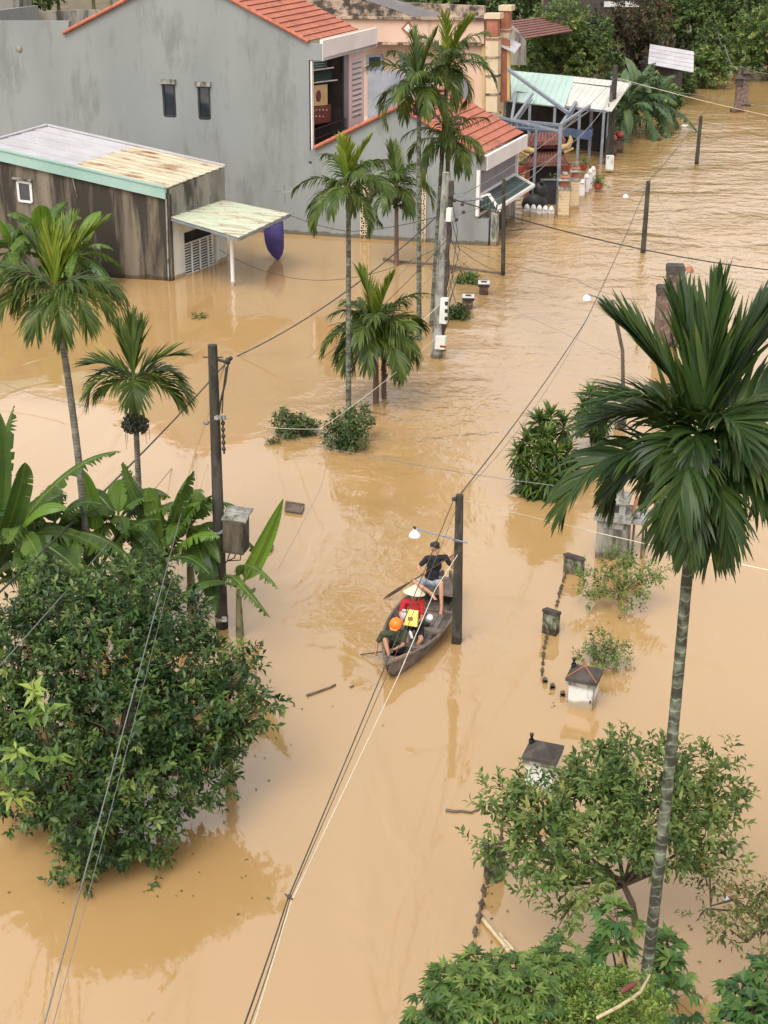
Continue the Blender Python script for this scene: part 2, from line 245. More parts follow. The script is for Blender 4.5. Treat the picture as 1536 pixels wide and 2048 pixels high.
# ---------------------------------------------------------------- objects
ORG = {}
def tag(o, label=None, cat=None, group=None, kind=None):
    if label: o['label'] = label
    if cat: o['category'] = cat
    if group: o['group'] = group
    if kind: o['kind'] = kind
    return o
def empty(name, loc, label=None, cat=None, group=None):
    o = bpy.data.objects.new(name, None); COL.objects.link(o); o.location = tuple(loc); o.empty_display_size = .2
    ORG[o] = np.array(loc, float); return tag(o, label, cat, group)
def link(name, me, mat, parent, org):
    o = bpy.data.objects.new(name, me); COL.objects.link(o)
    if parent is not None:
        o.parent = parent; ORG[o] = ORG[parent]
    else:
        o.location = tuple(org); ORG[o] = np.array(org, float)
    for m in (mat if isinstance(mat, (list, tuple)) else [mat]): me.materials.append(MT[m])
    return o
class MB:
    def __init__(s): s.v = []; s.f = []; s.mi = []; s.sm = []
    def add(s, vs, fs, m=0, smooth=False):
        n = len(s.v); s.v += [tuple(v) for v in vs]; s.f += [tuple(i+n for i in f) for f in fs]; s.mi += [m]*len(fs); s.sm += [smooth]*len(fs); return s
    def box(s, c, h, ax=None, m=0, top=1.):
        # centre, half sizes, axes (3 vectors)
        c = np.array(c, float); ax = ax or (V3(1, 0, 0), V3(0, 1, 0), V3(0, 0, 1)); vs = []
        for k in (-1, 1):
            for i, j in ((-1, -1), (1, -1), (1, 1), (-1, 1)):
                q = top if k > 0 else 1.
                vs.append(c+ax[0]*h[0]*i*q+ax[1]*h[1]*j*q+ax[2]*h[2]*k)
        return s.add(vs, [(3, 2, 1, 0), (4, 5, 6, 7), (0, 1, 5, 4), (1, 2, 6, 5), (2, 3, 7, 6), (3, 0, 4, 7)], m)
    def bar(s, a, b, w, h, m=0, upv=(0, 0, 1)):
        a = np.array(a, float); b = np.array(b, float); d = nrm(b-a); sd = np.cross(d, upv)
        if np.linalg.norm(sd) < 1e-3: sd = np.cross(d, (1, 0, 0))
        sd = nrm(sd); u = nrm(np.cross(sd, d))
        return s.box((a+b)/2, (np.linalg.norm(b-a)/2, w/2, h/2), (d, sd, u), m)
    def tube(s, pts, rs, n=10, m=0, cap=True, smooth=True):
        pts = [np.array(p, float) for p in pts]
        if isinstance(rs, (int, float)): rs = [rs]*len(pts)
        vs = []; prev = None
        for i, p in enumerate(pts):
            d = nrm(pts[min(i+1, len(pts)-1)]-pts[max(i-1, 0)])
            if prev is None: a = nrm(np.cross(d, (0, 1, 0) if abs(d[1]) < .9 else (1, 0, 0)))
            else: a = nrm(prev-d*np.dot(prev, d))
            prev = a; b = np.cross(d, a)
            vs += [p+(a*math.cos(k*2*math.pi/n)+b*math.sin(k*2*math.pi/n))*rs[i] for k in range(n)]
        fs = [(i*n+k, i*n+(k+1) % n, (i+1)*n+(k+1) % n, (i+1)*n+k) for i in range(len(pts)-1) for k in range(n)]
        s.add(vs, fs, m, smooth)
        if cap:
            L = (len(pts)-1)*n; s.add(vs[:n], [tuple(range(n-1, -1, -1))], m); s.add(vs[L:], [tuple(range(n))], m)
        return s
    def lathe(s, c, prof, n=16, m=0, ax=(0, 0, 1), smooth=True):
        ax = nrm(ax); a = nrm(np.cross(ax, (1, .3, 0))); b = np.cross(ax, a); c = np.array(c, float); vs = []
        for r, z in prof: vs += [c+ax*z+(a*math.cos(k*2*math.pi/n)+b*math.sin(k*2*math.pi/n))*max(r, 1e-4) for k in range(n)]
        fs = [(i*n+k, i*n+(k+1) % n, (i+1)*n+(k+1) % n, (i+1)*n+k) for i in range(len(prof)-1) for k in range(n)]
        return s.add(vs, fs, m, smooth)
    def ell(s, c, r, ax=None, n=12, m=0):
        c = np.array(c, float); ax = ax or (V3(1, 0, 0), V3(0, 1, 0), V3(0, 0, 1)); vs = []; k = n//2
        for i in range(k+1):
            th = math.pi*i/k
            for j in range(n):
                ph = 2*math.pi*j/n; vs.append(c+ax[0]*r[0]*max(math.sin(th), 1e-3)*math.cos(ph)+ax[1]*r[1]*max(math.sin(th), 1e-3)*math.sin(ph)-ax[2]*r[2]*math.cos(th))
        return s.add(vs, [(i*n+j, i*n+(j+1) % n, (i+1)*n+(j+1) % n, (i+1)*n+j) for i in range(k) for j in range(n)], m, True)
    def cap(s, a, b, ra, rb, n=12, m=0):
        # closed tapered capsule
        a = np.array(a, float); b = np.array(b, float); d = nrm(b-a); pts = []; rs = []
        for t in (.999, .8, .5, .2): pts.append(a-d*ra*t); rs.append(ra*math.sqrt(1-t*t))
        pts += [a, b]; rs += [ra, rb]
        for t in (.2, .5, .8, .999): pts.append(b+d*rb*t); rs.append(rb*math.sqrt(1-t*t))
        return s.tube(pts, rs, n, m)
    def prism(s, poly, off, m=0, mside=None):
        # closed planar polygon (3D points) pushed along off
        poly = [np.array(p, float) for p in poly]; n = len(poly); off = np.array(off, float)
        vs = poly+[p+off for p in poly]
        s.add(vs, [tuple(range(n-1, -1, -1)), tuple(range(n, 2*n))], m)
        return s.add(vs, [(i, (i+1) % n, (i+1) % n+n, i+n) for i in range(n)], m if mside is None else mside)
    def build(s, name, mat, parent=None, org=None, recalc=True):
        if parent is not None: org = ORG[parent]
        elif org is None:
            a = np.array(s.v); org = V3(a[:, 0].mean(), a[:, 1].mean(), a[:, 2].min())
        me = bpy.data.meshes.new(name); a = np.array(s.v)-org
        me.from_pydata(a.tolist(), [], s.f)
        me.polygons.foreach_set('material_index', s.mi); me.polygons.foreach_set('use_smooth', s.sm)
        if recalc:
            import bmesh
            bm = bmesh.new(); bm.from_mesh(me); bmesh.ops.recalc_face_normals(bm, faces=bm.faces); bm.to_mesh(me); bm.free()
        me.update(); return link(name, me, mat, parent, org)
def quadmesh(name, V, Fq, rnd, mat, parent=None, org=None, smooth=True):
    # numpy vertices, quads and one random tint per face
    if parent is not None: org = ORG[parent]
    me = bpy.data.meshes.new(name); n = len(Fq)
    me.vertices.add(len(V)); me.vertices.foreach_set('co', (V-np.asarray(org)).astype(np.float32).ravel())
    me.loops.add(4*n); me.loops.foreach_set('vertex_index', Fq.astype(np.int32).ravel())
    me.polygons.add(n); me.polygons.foreach_set('loop_start', np.arange(0, 4*n, 4, dtype=np.int32))
    me.polygons.foreach_set('use_smooth', np.full(n, smooth))
    at_ = me.attributes.new('rnd', 'FLOAT', 'FACE'); at_.data.foreach_set('value', np.asarray(rnd, np.float32))
    me.update(calc_edges=True); me.validate(); return link(name, me, mat, parent, org)
def copy_tree(o, dloc=(0, 0, 0), rz=None, scale=None, label=None, parent=None):
    c = o.copy(); COL.objects.link(c)
    if parent is None:
        c.location = Vector(o.location)+Vector(tuple(dloc))
        if rz is not None: c.rotation_euler[2] = rz
        if scale is not None: c.scale = (scale,)*3 if isinstance(scale, (int, float)) else scale
        if label: c['label'] = label
    else: c.parent = parent
    for ch in list(o.children): copy_tree(ch, parent=c)
    return c
def normv(a): return a/np.maximum(np.linalg.norm(a, axis=1, keepdims=True), 1e-9)
def leaves(B, D, L, W, up=None, curl=.15, fold=.18, rnd=None):
    """two folded quads per leaf: base, right, tip, left, midrib point"""
    n = len(B); D = normv(D)
    U = np.tile([0, 0, 1.], (n, 1)) if up is None else up
    U = U+RNG.normal(0, .35, (n, 3)); S = normv(np.cross(D, U)); Nn = normv(np.cross(S, D))
    L = np.broadcast_to(L, (n,))[:, None]; W = np.broadcast_to(W, (n,))[:, None]
    mid = B+D*L*.5-Nn*W*fold*.2; tip = B+D*L-Nn*L*curl
    l = B+D*L*.48+S*W*.5+Nn*W*fold; r = B+D*L*.48-S*W*.5+Nn*W*fold
    V = np.stack([B, r, tip, l, mid], 1).reshape(-1, 3)
    i = np.arange(n)[:, None]*5
    F = np.concatenate([i+np.array([0, 1, 2, 4]), i+np.array([0, 4, 2, 3])], 1).reshape(-1, 4)
    rnd = RNG.beta(2.2, 2.6, n) if rnd is None else rnd
    return V, F, np.repeat(rnd, 2)
def join(parts):
    Vs, Fs, Rs = [], [], []; k = 0
    for V, F, R in parts: Vs.append(V); Fs.append(F+k); Rs.append(R); k += len(V)
    return np.concatenate(Vs), np.concatenate(Fs), np.concatenate(Rs)
# ---------------------------------------------------------------- plants
def perp(D):
    A = normv(np.cross(D, np.where(np.abs(D[:, 2:3]) < .9, [[0, 0, 1.]], [[1., 0, 0]]))); return A, np.cross(D, A)
def twigs(P, D, n, tl, lL, lW, openb=1.15, opent=.5, grav=.25, curl=.18, jit=.2, rndb=None):
    P = np.asarray(P); D = normv(np.asarray(D)); k = len(P); A, Bv = perp(D); Bs, Ds, Ls, Ws, Rs, Us = [], [], [], [], [], []
    ph0 = RNG.uniform(0, 6.28, k)[:, None]; base = RNG.beta(2.2, 2.6, k) if rndb is None else rndb
    for j in range(n):
        s = (j+.5)/n; ph = ph0+j*2.4+RNG.normal(0, .3, (k, 1)); o = openb+(opent-openb)*s
        d = D*math.cos(o)+(A*np.cos(ph)+Bv*np.sin(ph))*math.sin(o); d[:, 2] -= grav; d += RNG.normal(0, jit, d.shape)
        Bs.append(P+D*tl*s+RNG.normal(0, .01, P.shape)); Ds.append(d); f = RNG.uniform(.5, 1.25, k)*(1-.25*abs(s-.5)); Ls.append(lL*f); Ws.append(lW*f)
        Rs.append(np.clip(base+RNG.normal(0, .13, k)+.12*(s-.5), 0, 1)); Us.append(D*.6+[0, 0, .8])
    return leaves(np.concatenate(Bs), np.concatenate(Ds), np.concatenate(Ls), np.concatenate(Ws), np.concatenate(Us), curl, rnd=np.concatenate(Rs))
def shell(lumps, n, inner=.45, up=.5, zmin=.03):
    """twig roots and directions over the outer part of a union of lumps [(c, r)]"""
    c = np.array([l[0] for l in lumps]); r = np.array([l[1] for l in lumps]); p = r**2/np.sum(r**2)
    k = RNG.choice(len(lumps), n*3, p=p); d = normv(RNG.normal(0, 1, (n*3, 3))); rad = RNG.uniform(inner, 1, n*3)**.5*RNG.uniform(.82, 1.12, n*3)
    P = c[k]+d*(rad*r[k])[:, None]*[1, 1, .85]
    dist = np.linalg.norm(P[:, None]-c[None], axis=2)/r[None]; ins = (dist < .55).sum(1); ok = (ins == 0) & (P[:, 2] > zmin)
    P = P[ok][:n]; d = d[ok][:n]; D = d*.8+RNG.normal(0, .35, d.shape)+[0, 0, up]
    return P, D
def limbs(mb, base, lumps, tr, fork=.4, r2=.02, wig=.15):
    base = np.array(base, float); cs = [np.array(l[0], float) for l in lumps]; rr_ = {id(c): l[1] for c, l in zip(cs, lumps)}; mean = np.mean(cs, 0)
    fk = base+(mean-base)*fork; fk[2] = base[2]+(mean[2]-base[2])*fork
    mb.tube([base-V3(0, 0, .5), base, base+(fk-base)*.5+RNG.normal(0, .04, 3), fk], [tr*1.15, tr, tr*.85, tr*.75], 9)
    for c in cs:
        q1 = fk+(c-fk)*.35+RNG.normal(0, wig, 3)*[1, 1, .6]+V3(0, 0, .05); q2 = fk+(c-fk)*.7+RNG.normal(0, wig, 3)*[1, 1, .6]
        mb.tube([fk, q1, q2, c], [tr*.55, tr*.38, tr*.25, r2*.7], 6)
        for _ in range(4):
            d = nrm(RNG.normal(0, 1, 3)+[0, 0, .3]); L = rr_[id(c)]*.75
            mb.tube([q2, q2+(c+d*L-q2)*.5+RNG.normal(0, .05, 3), c+d*L], [tr*.2, tr*.12, r2*.3], 5)
def tree(name, label, cat, base, lumps, tr, nt, leaf, mat, group=None, tl=.3, bark='bark', n=9, inner=.45, up=.5, parts=('trunk', 'crown'), **kw):
    e = empty(name, base, label, cat, group); mb = MB(); limbs(mb, base, lumps, tr); mb.build(parts[0], bark, e)
    P, D = shell(lumps, nt, inner, up); V, F, R = twigs(P, D, n, tl, leaf[0], leaf[1], **kw)
    ok = V[:, 2] < .01; V[ok, 2] = .01
    quadmesh(parts[1], V, F, R, mat, e); return e
def pxlumps(L): return [(at(x, y, Y), r) for x, y, Y, r in L]
def rachis(P, r0, r1):
    n = len(P); T = normv(np.gradient(P, axis=0)); A, B = perp(T); r = np.linspace(r0, r1, n)[:, None]
    V = np.stack([P+A*r, P+B*r, P-A*r, P-B*r], 1).reshape(-1, 3); F = []
    for i in range(n-1):
        for k in range(4): F.append((i*4+k, i*4+(k+1) % 4, (i+1)*4+(k+1) % 4, (i+1)*4+k))
    return V, np.array(F)
def frond(base, az, el, L, droop, nl=24, lL=.6, lW=.045, op=.9, hang=.22, tint=0., roll=0., start=.14, power=1.3, lift=.25):
    m = 18; s = np.linspace(0, 1, m); e = np.radians(el-droop*s**power); a = math.radians(az)+np.linspace(0, random.uniform(-.15, .15), m)
    T = np.stack([np.cos(e)*np.cos(a), np.cos(e)*np.sin(a), np.sin(e)], 1); P = np.array(base)+np.cumsum(T*L/m, 0)-T[0]*L/m
    H = np.stack([-np.sin(a), np.cos(a), 0*a], 1); Nn = np.cross(T, H)*-1; Nn = np.where(Nn[:, 2:3]*0+1 > 0, Nn, Nn)
    Nn = np.cross(T, H); Nn *= -1 if np.mean(Nn[:, 2]) < 0 and el-droop/2 < 90 else 1
    ro = math.radians(roll); Sd = H*math.cos(ro)+Nn*math.sin(ro); Nn = Nn*math.cos(ro)-H*math.sin(ro)
    si = np.linspace(start, .995, nl); Vs, Fs, Rs = [], [], []; k0 = 0
    for side in (-1, 1):
        q = np.clip(si+RNG.normal(0, .006, nl), 0, 1); g = lambda X: np.stack([np.interp(q, s, X[:, c]) for c in range(3)], 1)
        p, t, sd, nn = g(P), normv(g(T)), normv(g(Sd)), normv(g(Nn))
        prof = np.sin(math.pi*(.2+.66*q))**.7*RNG.uniform(.85, 1.08, nl); ll = (lL*prof)[:, None]
        o = (op*(1-.62*q**1.3)+RNG.normal(0, .05, nl))[:, None]
        d = t*np.cos(o)+sd*side*np.sin(o)+nn*(lift*(1-q[:, None]*.5)); d = normv(d+RNG.normal(0, .05, d.shape)); hg = hang*RNG.uniform(.5, 1.5, (nl, 1))
        w = lW*RNG.uniform(.7, 1.2, (nl, 1)); wd = normv(t-d*np.sum(t*d, 1, keepdims=True)*.98+nn*.25*side*0+RNG.normal(0, .06, d.shape)); rows = []
        c = p
        for j, wf in enumerate((.55, 1., .95, .62, .06)):
            rows += [c-wd*w*wf*.5, c+wd*w*wf*.5]
            d = normv(d+[0, 0, -1]*hg*(j*.55+.35)); c = c+d*ll/4
            wd = normv(wd-d*np.sum(wd*d, 1, keepdims=True))
        V = np.stack(rows, 1); Vs.append(V.reshape(-1, 3)); i = np.arange(nl)[:, None]*10+k0; k0 += nl*10
        Fs.append(np.concatenate([i+np.array([2*j, 2*j+1, 2*j+3, 2*j+2]) for j in range(4)], 1).reshape(-1, 4))
        Rs.append(np.repeat(np.clip(RNG.beta(2.5, 2.8, nl)*.8+tint, 0, 1), 4))
    rv, rf = rachis(P, L*.011, L*.003); Vs.append(rv); Fs.append(rf+k0); Rs.append(np.full(len(rf), min(1, .55+tint)))
    return np.concatenate(Vs), np.concatenate(Fs), np.concatenate(Rs)
def fruits(mb, c, rx, rz, n, fr=.022, strands=8):
    for i in range(n):
        d = nrm(RNG.normal(0, 1, 3)); mb.ell(np.array(c)+d*[rx, rx, rz]*RNG.uniform(.55, 1.), (fr, fr, fr*1.3), n=6)
    for i in range(strands):
        d = nrm(RNG.normal(0, 1, 3)*[1, 1, .2]); p = np.array(c)+d*[rx, rx, rz]; mb.tube([np.array(c)+V3(0, 0, rz), p, p+V3(0, 0, -rz*RNG.uniform(.8, 1.8))], [.01, .007, .004], 4)
def palm(base, top, r, label, fr, mat='palm', trunkm='ptrunk', shaft=.7, group=None, young=None, fruit=None, name='areca_palm', bend=0., extra=None):
    """base, top: trunk ends; fr: list of frond argument dicts"""
    e = empty(name, base, label, 'palm tree', group); mb = MB(); n = 40; base = np.array(base); top = np.array(top); pts, rs = [], []
    for i in range(n+1):
        s = i/n; p = base+(top-base)*s+V3(bend*math.sin(s*math.pi), 0, 0); pts.append(p); rs.append(r*(1.08-.22*s)*(1+.05*(i % 2)))
    pts.insert(0, base-V3(0, 0, .6)); rs.insert(0, r*1.15); mb.tube(pts, rs, 12); mb.build('trunk', trunkm, e)
    up = nrm(top-pts[-6]); cs = MB(); ctop = top+up*shaft
    cs.tube([top-up*.04, top+up*shaft*.15, top+up*shaft*.6, ctop+up*.1], [r*.95, r*1.25, r*1.0, r*.55], 12); cs.build('crownshaft', 'shaft', e)
    for k, f in enumerate(fr):
        f = dict(f); m_ = f.pop('mat', mat); dz = f.pop('dz', 0.); V, F, R = frond(ctop+up*(dz), **f); quadmesh('frond', V, F, R, m_, e)
    if fruit:
        fm = MB(); fruits(fm, top+V3(fruit[0], -r, fruit[1]), fruit[2], fruit[3], fruit[4], fruit[5]); fm.build('fruit_cluster', 'fruit', e)
    return e
def fset(n, L, lL, lW, up=2, nl=22, seed=0, hang=.22, drop=(70, 120), ymat='palmyoung', tilt=0):
    rr = random.Random(seed); out = []
    for i in range(n):
        az = tilt+i*137.5+rr.uniform(-15, 15); f = i/max(1, n-1)
        el = 72-f*70+rr.uniform(-8, 8); out.append(dict(az=az, el=el, L=L*rr.uniform(.85, 1.08), droop=drop[0]+(drop[1]-drop[0])*f+rr.uniform(-12, 12), nl=nl, lL=lL*rr.uniform(.9, 1.1), lW=lW, hang=hang, dz=-.06*i/n, roll=rr.uniform(-18, 18)))
    for i in range(up):
        out.append(dict(az=rr.uniform(0, 360), el=82-i*5, L=L*rr.uniform(.85, .98), droop=rr.uniform(5, 22), nl=nl, lL=lL*.95, lW=lW*1.1, op=.55, hang=.05, mat=ymat, lift=.3, start=.18))
    return out
def bleaf(P0, P1, P2, W, parent, tear=.5, mat='banana', droop=.25, roll=0., tint=0., pet=.14, seed=0):
    """banana leaf along a quadratic curve, blade split into strips where the wind has torn it"""
    rr = random.Random(seed+int(abs(P0[0]*100))); tear = tear*1.35 if tear > .2 else tear; P0, P1, P2 = (np.array(p, float) for p in (P0, P1, P2)); n = 34
    t = np.linspace(0, 1, n+1)[:, None]; P = (1-t)**2*P0+2*t*(1-t)*P1+t**2*P2; T = normv(np.gradient(P, axis=0))
    S = normv(np.cross(T, [0, 0, 1.])+1e-4); U = np.cross(S, T); a = math.radians(roll); S, U = S*math.cos(a)+U*math.sin(a), U*math.cos(a)-S*math.sin(a)
    Vs, Fs, Rs = [], [], []
    for side in (-1, 1):
        dr = sw = 0.; newg = True; trn = 0.
        for i in range(n):
            s0, s1 = i/n, (i+1)/n
            if s0 < pet: continue
            if newg: dr = droop+rr.uniform(-.15, .75)*tear; sw = rr.uniform(-.25, .35)*tear; trn = rr.uniform(-.16, .16)
            nxt = rr.random() < tear*.9
            pr = lambda s: W*.5*(min(1, (s-pet)/.16)**.55)*(max(0, 1-((s-.25)/.76)**4) if s > .25 else 1)
            row = []
            for s, j, shrink in ((s0, i, newg and tear > 0), (s1, i+1, nxt)):
                w_ = pr(s); sh = (rr.uniform(.2, .8)*(1/n)*np.linalg.norm(P2-P0)*tear*(1 if j == i else -1)) if shrink else 0
                p = P[j]; m1 = p+S[j]*side*w_*.55+U[j]*w_*.12; m2 = p+S[j]*side*w_*(1-dr*.25)-U[j]*w_*dr*.9+T[j]*(w_*.22+sw*w_+sh); row.append((p, m1+T[j]*w_*.08, m2))
            b = len(Vs); Vs += [row[0][0], row[0][1], row[0][2], row[1][0], row[1][1], row[1][2]]
            Fs += [(b, b+1, b+4, b+3), (b+1, b+2, b+5, b+4)]; Rs += [np.clip(.42+tint+trn+rr.uniform(-.04, .04), 0, 1)]*2; newg = nxt
    V = np.array(Vs); F = np.array(Fs); rv, rf = rachis(P, .035, .008)
    quadmesh('leaf', np.concatenate([V, rv]), np.concatenate([F, rf+len(V)]), np.concatenate([Rs, np.full(len(rf), .85)]), mat, parent, smooth=False)
def banana(base, h, r, label, specs, group='banana plants', lean=(0, 0), stem2=None, cat='banana plant'):
    e = empty('banana_plant', base, label, cat, group); mb = MB(); b = np.array(base, float); t = b+V3(lean[0], lean[1], h)
    mb.tube([b-V3(0, 0, .4), b, b+(t-b)*.5, t], [r*1.1, r, r*.8, r*.5], 10); mb.build('stem', 'stem', e)
    for k, sp in enumerate(specs):
        sp = dict(sp)
        if 'tip' in sp: tip = sp.pop('tip'); mid = sp.pop('mid'); bleaf(t, mid, tip, sp.pop('W'), e, seed=k, **sp)
        else:
            az = math.radians(sp.pop('az')); el = math.radians(sp.pop('el')); L = sp.pop('L'); dn = sp.pop('dn', .5)
            d = V3(math.cos(el)*math.cos(az), math.cos(el)*math.sin(az), math.sin(el)); mid = t+d*L*.62; hz = V3(math.cos(az), math.sin(az), 0)
            bleaf(t, mid, t+d*L*.75+hz*L*.35-V3(0, 0, L*dn), sp.pop('W'), e, seed=k, **sp)
    return e
def bspecs(n, L, W, seed, tear=.5, el=(80, 25), dn=(0, .6), mat='banana', ymat='bananayoung'):
    rr = random.Random(seed); out = []
    for i in range(n):
        f = i/max(1, n-1); out.append(dict(az=seed*50+i*137.5+rr.uniform(-20, 20), el=el[0]+(el[1]-el[0])*f+rr.uniform(-8, 8), L=L*rr.uniform(.8, 1.1), W=W*rr.uniform(.85, 1.1), dn=dn[0]+(dn[1]-dn[0])*f, tear=tear*rr.uniform(.4, 1.2) if i else .05, tint=rr.uniform(-.15, .2), roll=rr.uniform(-25, 25), mat=mat if i else ymat))
    return out
def rosettes(P, n, L, W, mat, parent, name='foliage', el=(80, -40), curl=.3, tint=0., segs=None):
    """strap-leaf heads (dracaena): long narrow leaves radiating and arching from each head"""
    P = np.asarray(P); Bs, Ds, Ls, Rs = [], [], [], []
    for j in range(n):
        f = j/n; e = np.radians(el[0]+(el[1]-el[0])*f+RNG.normal(0, 8, len(P))); a = RNG.uniform(0, .5, len(P))+j*2.4+np.arange(len(P))
        Bs.append(P-[0, 0, .25*f]); Ds.append(np.stack([np.cos(e)*np.cos(a), np.cos(e)*np.sin(a), np.sin(e)], 1)); Ls.append(L*RNG.uniform(.8, 1.15, len(P))); Rs.append(np.clip(.75-.6*f+RNG.normal(0, .08, len(P))+tint, 0, 1))
    V, F, R = leaves(np.concatenate(Bs), np.concatenate(Ds), np.concatenate(Ls), W, None, curl, rnd=np.concatenate(Rs)); V[V[:, 2] < .01, 2] = .01
    return quadmesh(name, V, F, R, mat, parent)
def palmate(P, D, nl, L, W, mat, parent, name='foliage', rndb=None, stalk=.25, P0=None):
    """cassava leaves: stalk with 5-7 fingers spreading from its end"""
    P = np.asarray(P); D = normv(np.asarray(D)); k = len(P); Bs, Ds, Ls, Rs, Us = [], [], [], [], []; hz = D.copy(); hz[:, 2] *= .45; hz += RNG.normal(0, .25, hz.shape); hz = normv(hz)
    sd = normv(np.cross(hz, [0, 0, 1.])); base = RNG.beta(2.2, 2.4, k) if rndb is None else rndb
    for j in range(nl):
        a = (j-(nl-1)/2)*(2.2/(nl-1))*1.35; d = hz*math.cos(a)+sd*math.sin(a); d[:, 2] -= .05+.35*RNG.uniform(0, 1, k); Bs.append(P); Ds.append(d); Ls.append(L*(1-.12*abs(a))*RNG.uniform(.85, 1.1, k)); Rs.append(np.clip(base+RNG.normal(0, .06, k), 0, 1)); Us.append(np.tile([0, 0, 1.5], (k, 1)))
    V, F, R = leaves(np.concatenate(Bs), np.concatenate(Ds), np.concatenate(Ls), W, np.concatenate(Us), .22, rnd=np.concatenate(Rs)); V[V[:, 2] < .01, 2] = .01
    return quadmesh(name, V, F, R, mat, parent)
# ---------------------------------------------------------------- water and banks
mb = MB(); mb.add([(-500, -60, 0), (500, -60, 0), (500, 900, 0), (-500, 900, 0)], [(0, 1, 2, 3)])
tag(mb.build('flood_water', 'water', org=V3(0, 0, 0)), kind='structure')
mb = MB(); mb.box((0, 420, -1.2), (500, 480, .6)); tag(mb.build('ground', 'earth', org=V3(0, 0, -1)), kind='structure')
# raised ground under the far trees
mb = MB(); b0 = [(9, 108), (20, 112), (25.5, 121), (28, 140), (60, 145), (150, 150), (300, 300), (-300, 300), (-150, 100), (-20, 95)]
mb.prism([(x, y, -.6) for x, y in b0], (0, 0, .95)); tag(mb.build('far_bank', 'earth'), kind='structure')

# ---------------------------------------------------------------- tiled roofs
def courses(mb, r0, e0, dep, n, step=.035, m=0, mj=1, th=.05):
    """stepped courses from ridge edge r0 to eave edge e0, both pushed along dep"""
    r0, e0, dep = (np.array(v, float) for v in (r0, e0, dep)); d = e0-r0; up = nrm(np.cross(d, dep)); up = up if up[2] > 0 else -up
    for i in range(n):
        a = r0+d*i/n; b = r0+d*(i+1)/n+nrm(d)*.02
        P = [a, b+up*step, b+dep+up*step, a+dep]; vs = P+[p-up*th for p in P]
        mb.add(vs, [(0, 1, 2, 3), (7, 6, 5, 4), (0, 4, 5, 1), (2, 6, 7, 3), (3, 7, 4, 0)], m); mb.add(vs, [(1, 5, 6, 2)], mj)
def ribs(mb, r0, e0, dep, n, w=.03, h=.02, m=1):
    r0, e0, dep = (np.array(v, float) for v in (r0, e0, dep)); d = e0-r0; up = nrm(np.cross(d, dep)); up = up if up[2] > 0 else -up
    for i in range(1, n): mb.bar(r0+dep*i/n+up*h, e0+dep*i/n+up*h, w, h*2, m, up)
def verge(mb, a, b, r=.1, n=14, m=0):
    a, b = np.array(a, float), np.array(b, float); d = (b-a)/n
    for i in range(n): mb.tube([a+d*i, a+d*(i+1.12)], [r*.86, r*1.08], 8, m)
# ---------------------------------------------------------------- grey house
A0 = G(990, 493); E1 = nrm(G(575, 468)-A0); NW = V3(-E1[1], E1[0], 0); E2 = nrm(V3(.36, .933, 0)); OUT = nrm(V3(.933, -.36, 0)); NF = OUT
wp = lambda x, y: pl(x, y, A0, NW)
def low(p, z=-.5): return V3(p[0], p[1], z)
house = empty('grey_house', low(wp(617, 480), 0), 'large two-storey grey rendered house with orange tiled roofs standing in the flood', 'house')
cU = wp(617, 85); cLL = wp(-160, 41)
hr_, er_ = wp(362, -54), wp(617, 85)
def wall_with_holes(mb, outer, holes, th, m=0):
    # outer polygon simple; holes as pixel rects on the plane: built as surrounding slabs using triangulation
    from mathutils.geometry import tessellate_polygon
    loops = [[Vector(tuple(p)) for p in outer]]+[[Vector(tuple(p)) for p in h] for h in holes]
    tri = tessellate_polygon(loops); flat = [p for l in loops for p in l]; n = len(flat)
    vs = [tuple(p) for p in flat]+[tuple(np.array(p)+th) for p in flat]
    mb.add(vs, [tuple(t) for t in tri]+[tuple(i+n for i in reversed(t)) for t in tri], m); k = 0
    for l in loops:
        L = len(l); mb.add(vs, [(k+i, k+(i+1) % L, k+(i+1) % L+n, k+i+n) for i in range(L)], m); k += L
winpx = [[(325, 168), (348, 169), (351, 233), (329, 232)], [(396, 173), (418, 174), (420, 238), (399, 237)]]
mb = MB(); wall_with_holes(mb, [low(cLL), low(cU), cU, hr_, wp(137, 65), wp(137, 42), cLL], [[wp(*p) for p in w_] for w_ in winpx], E2*.22)
# the wall stands on its own thickness; far side and back walls
mb.prism([low(cLL), cLL, cLL+E2*9, low(cLL)+E2*9], E1*-.2)
mb.build('wall', 'grey', house)
for w_ in winpx:
    q = [wp(*p) for p in w_]; fr = MB(); inn = E2*.03
    for i in range(4): fr.bar(q[i]+inn, q[(i+1) % 4]+inn, .09, .06, 0, NW)
    f = fr.build('window', 'black', house); pn = MB(); pn.prism([p+E2*.06 for p in q], E2*.02); pn.build('pane', 'glass', f)
    li = MB(); a, b = q[0]+E1*.1+V3(0, 0, .12), q[1]-E1*.1+V3(0, 0, .12); li.bar(a-E2*.04, b-E2*.04, .16, .2, 0, (0, 0, 1)); li.build('lintel', 'concpale', f)
# pipe hole patch on wall
pm = MB(); c_ = wp(38, 98); pm.lathe(c_-E2*.01, [(0, .0), (.15, 0), (.14, .02), (0, .02)], 12, ax=-E2); pm.build('patch', 'greydark', house)
# upper roof
ov = -E2*.1
mb = MB(); DU = E2*5.6; courses(mb, hr_+ov+V3(0, 0, .05), er_+ov+V3(0, 0, .05), DU, 16, .05); lft = wp(130, 68); courses(mb, hr_+ov+V3(0, 0, .05), lft+ov+V3(0, 0, .05), DU, 16, .04)
verge(mb, hr_+ov+V3(0, 0, .07), er_+ov+V3(0, 0, .07), .085, 22); verge(mb, hr_+ov+V3(0, 0, .07), lft+ov+V3(0, 0, .07), .085, 22)
mb.build('roof', ['tile', 'tileline'], house)
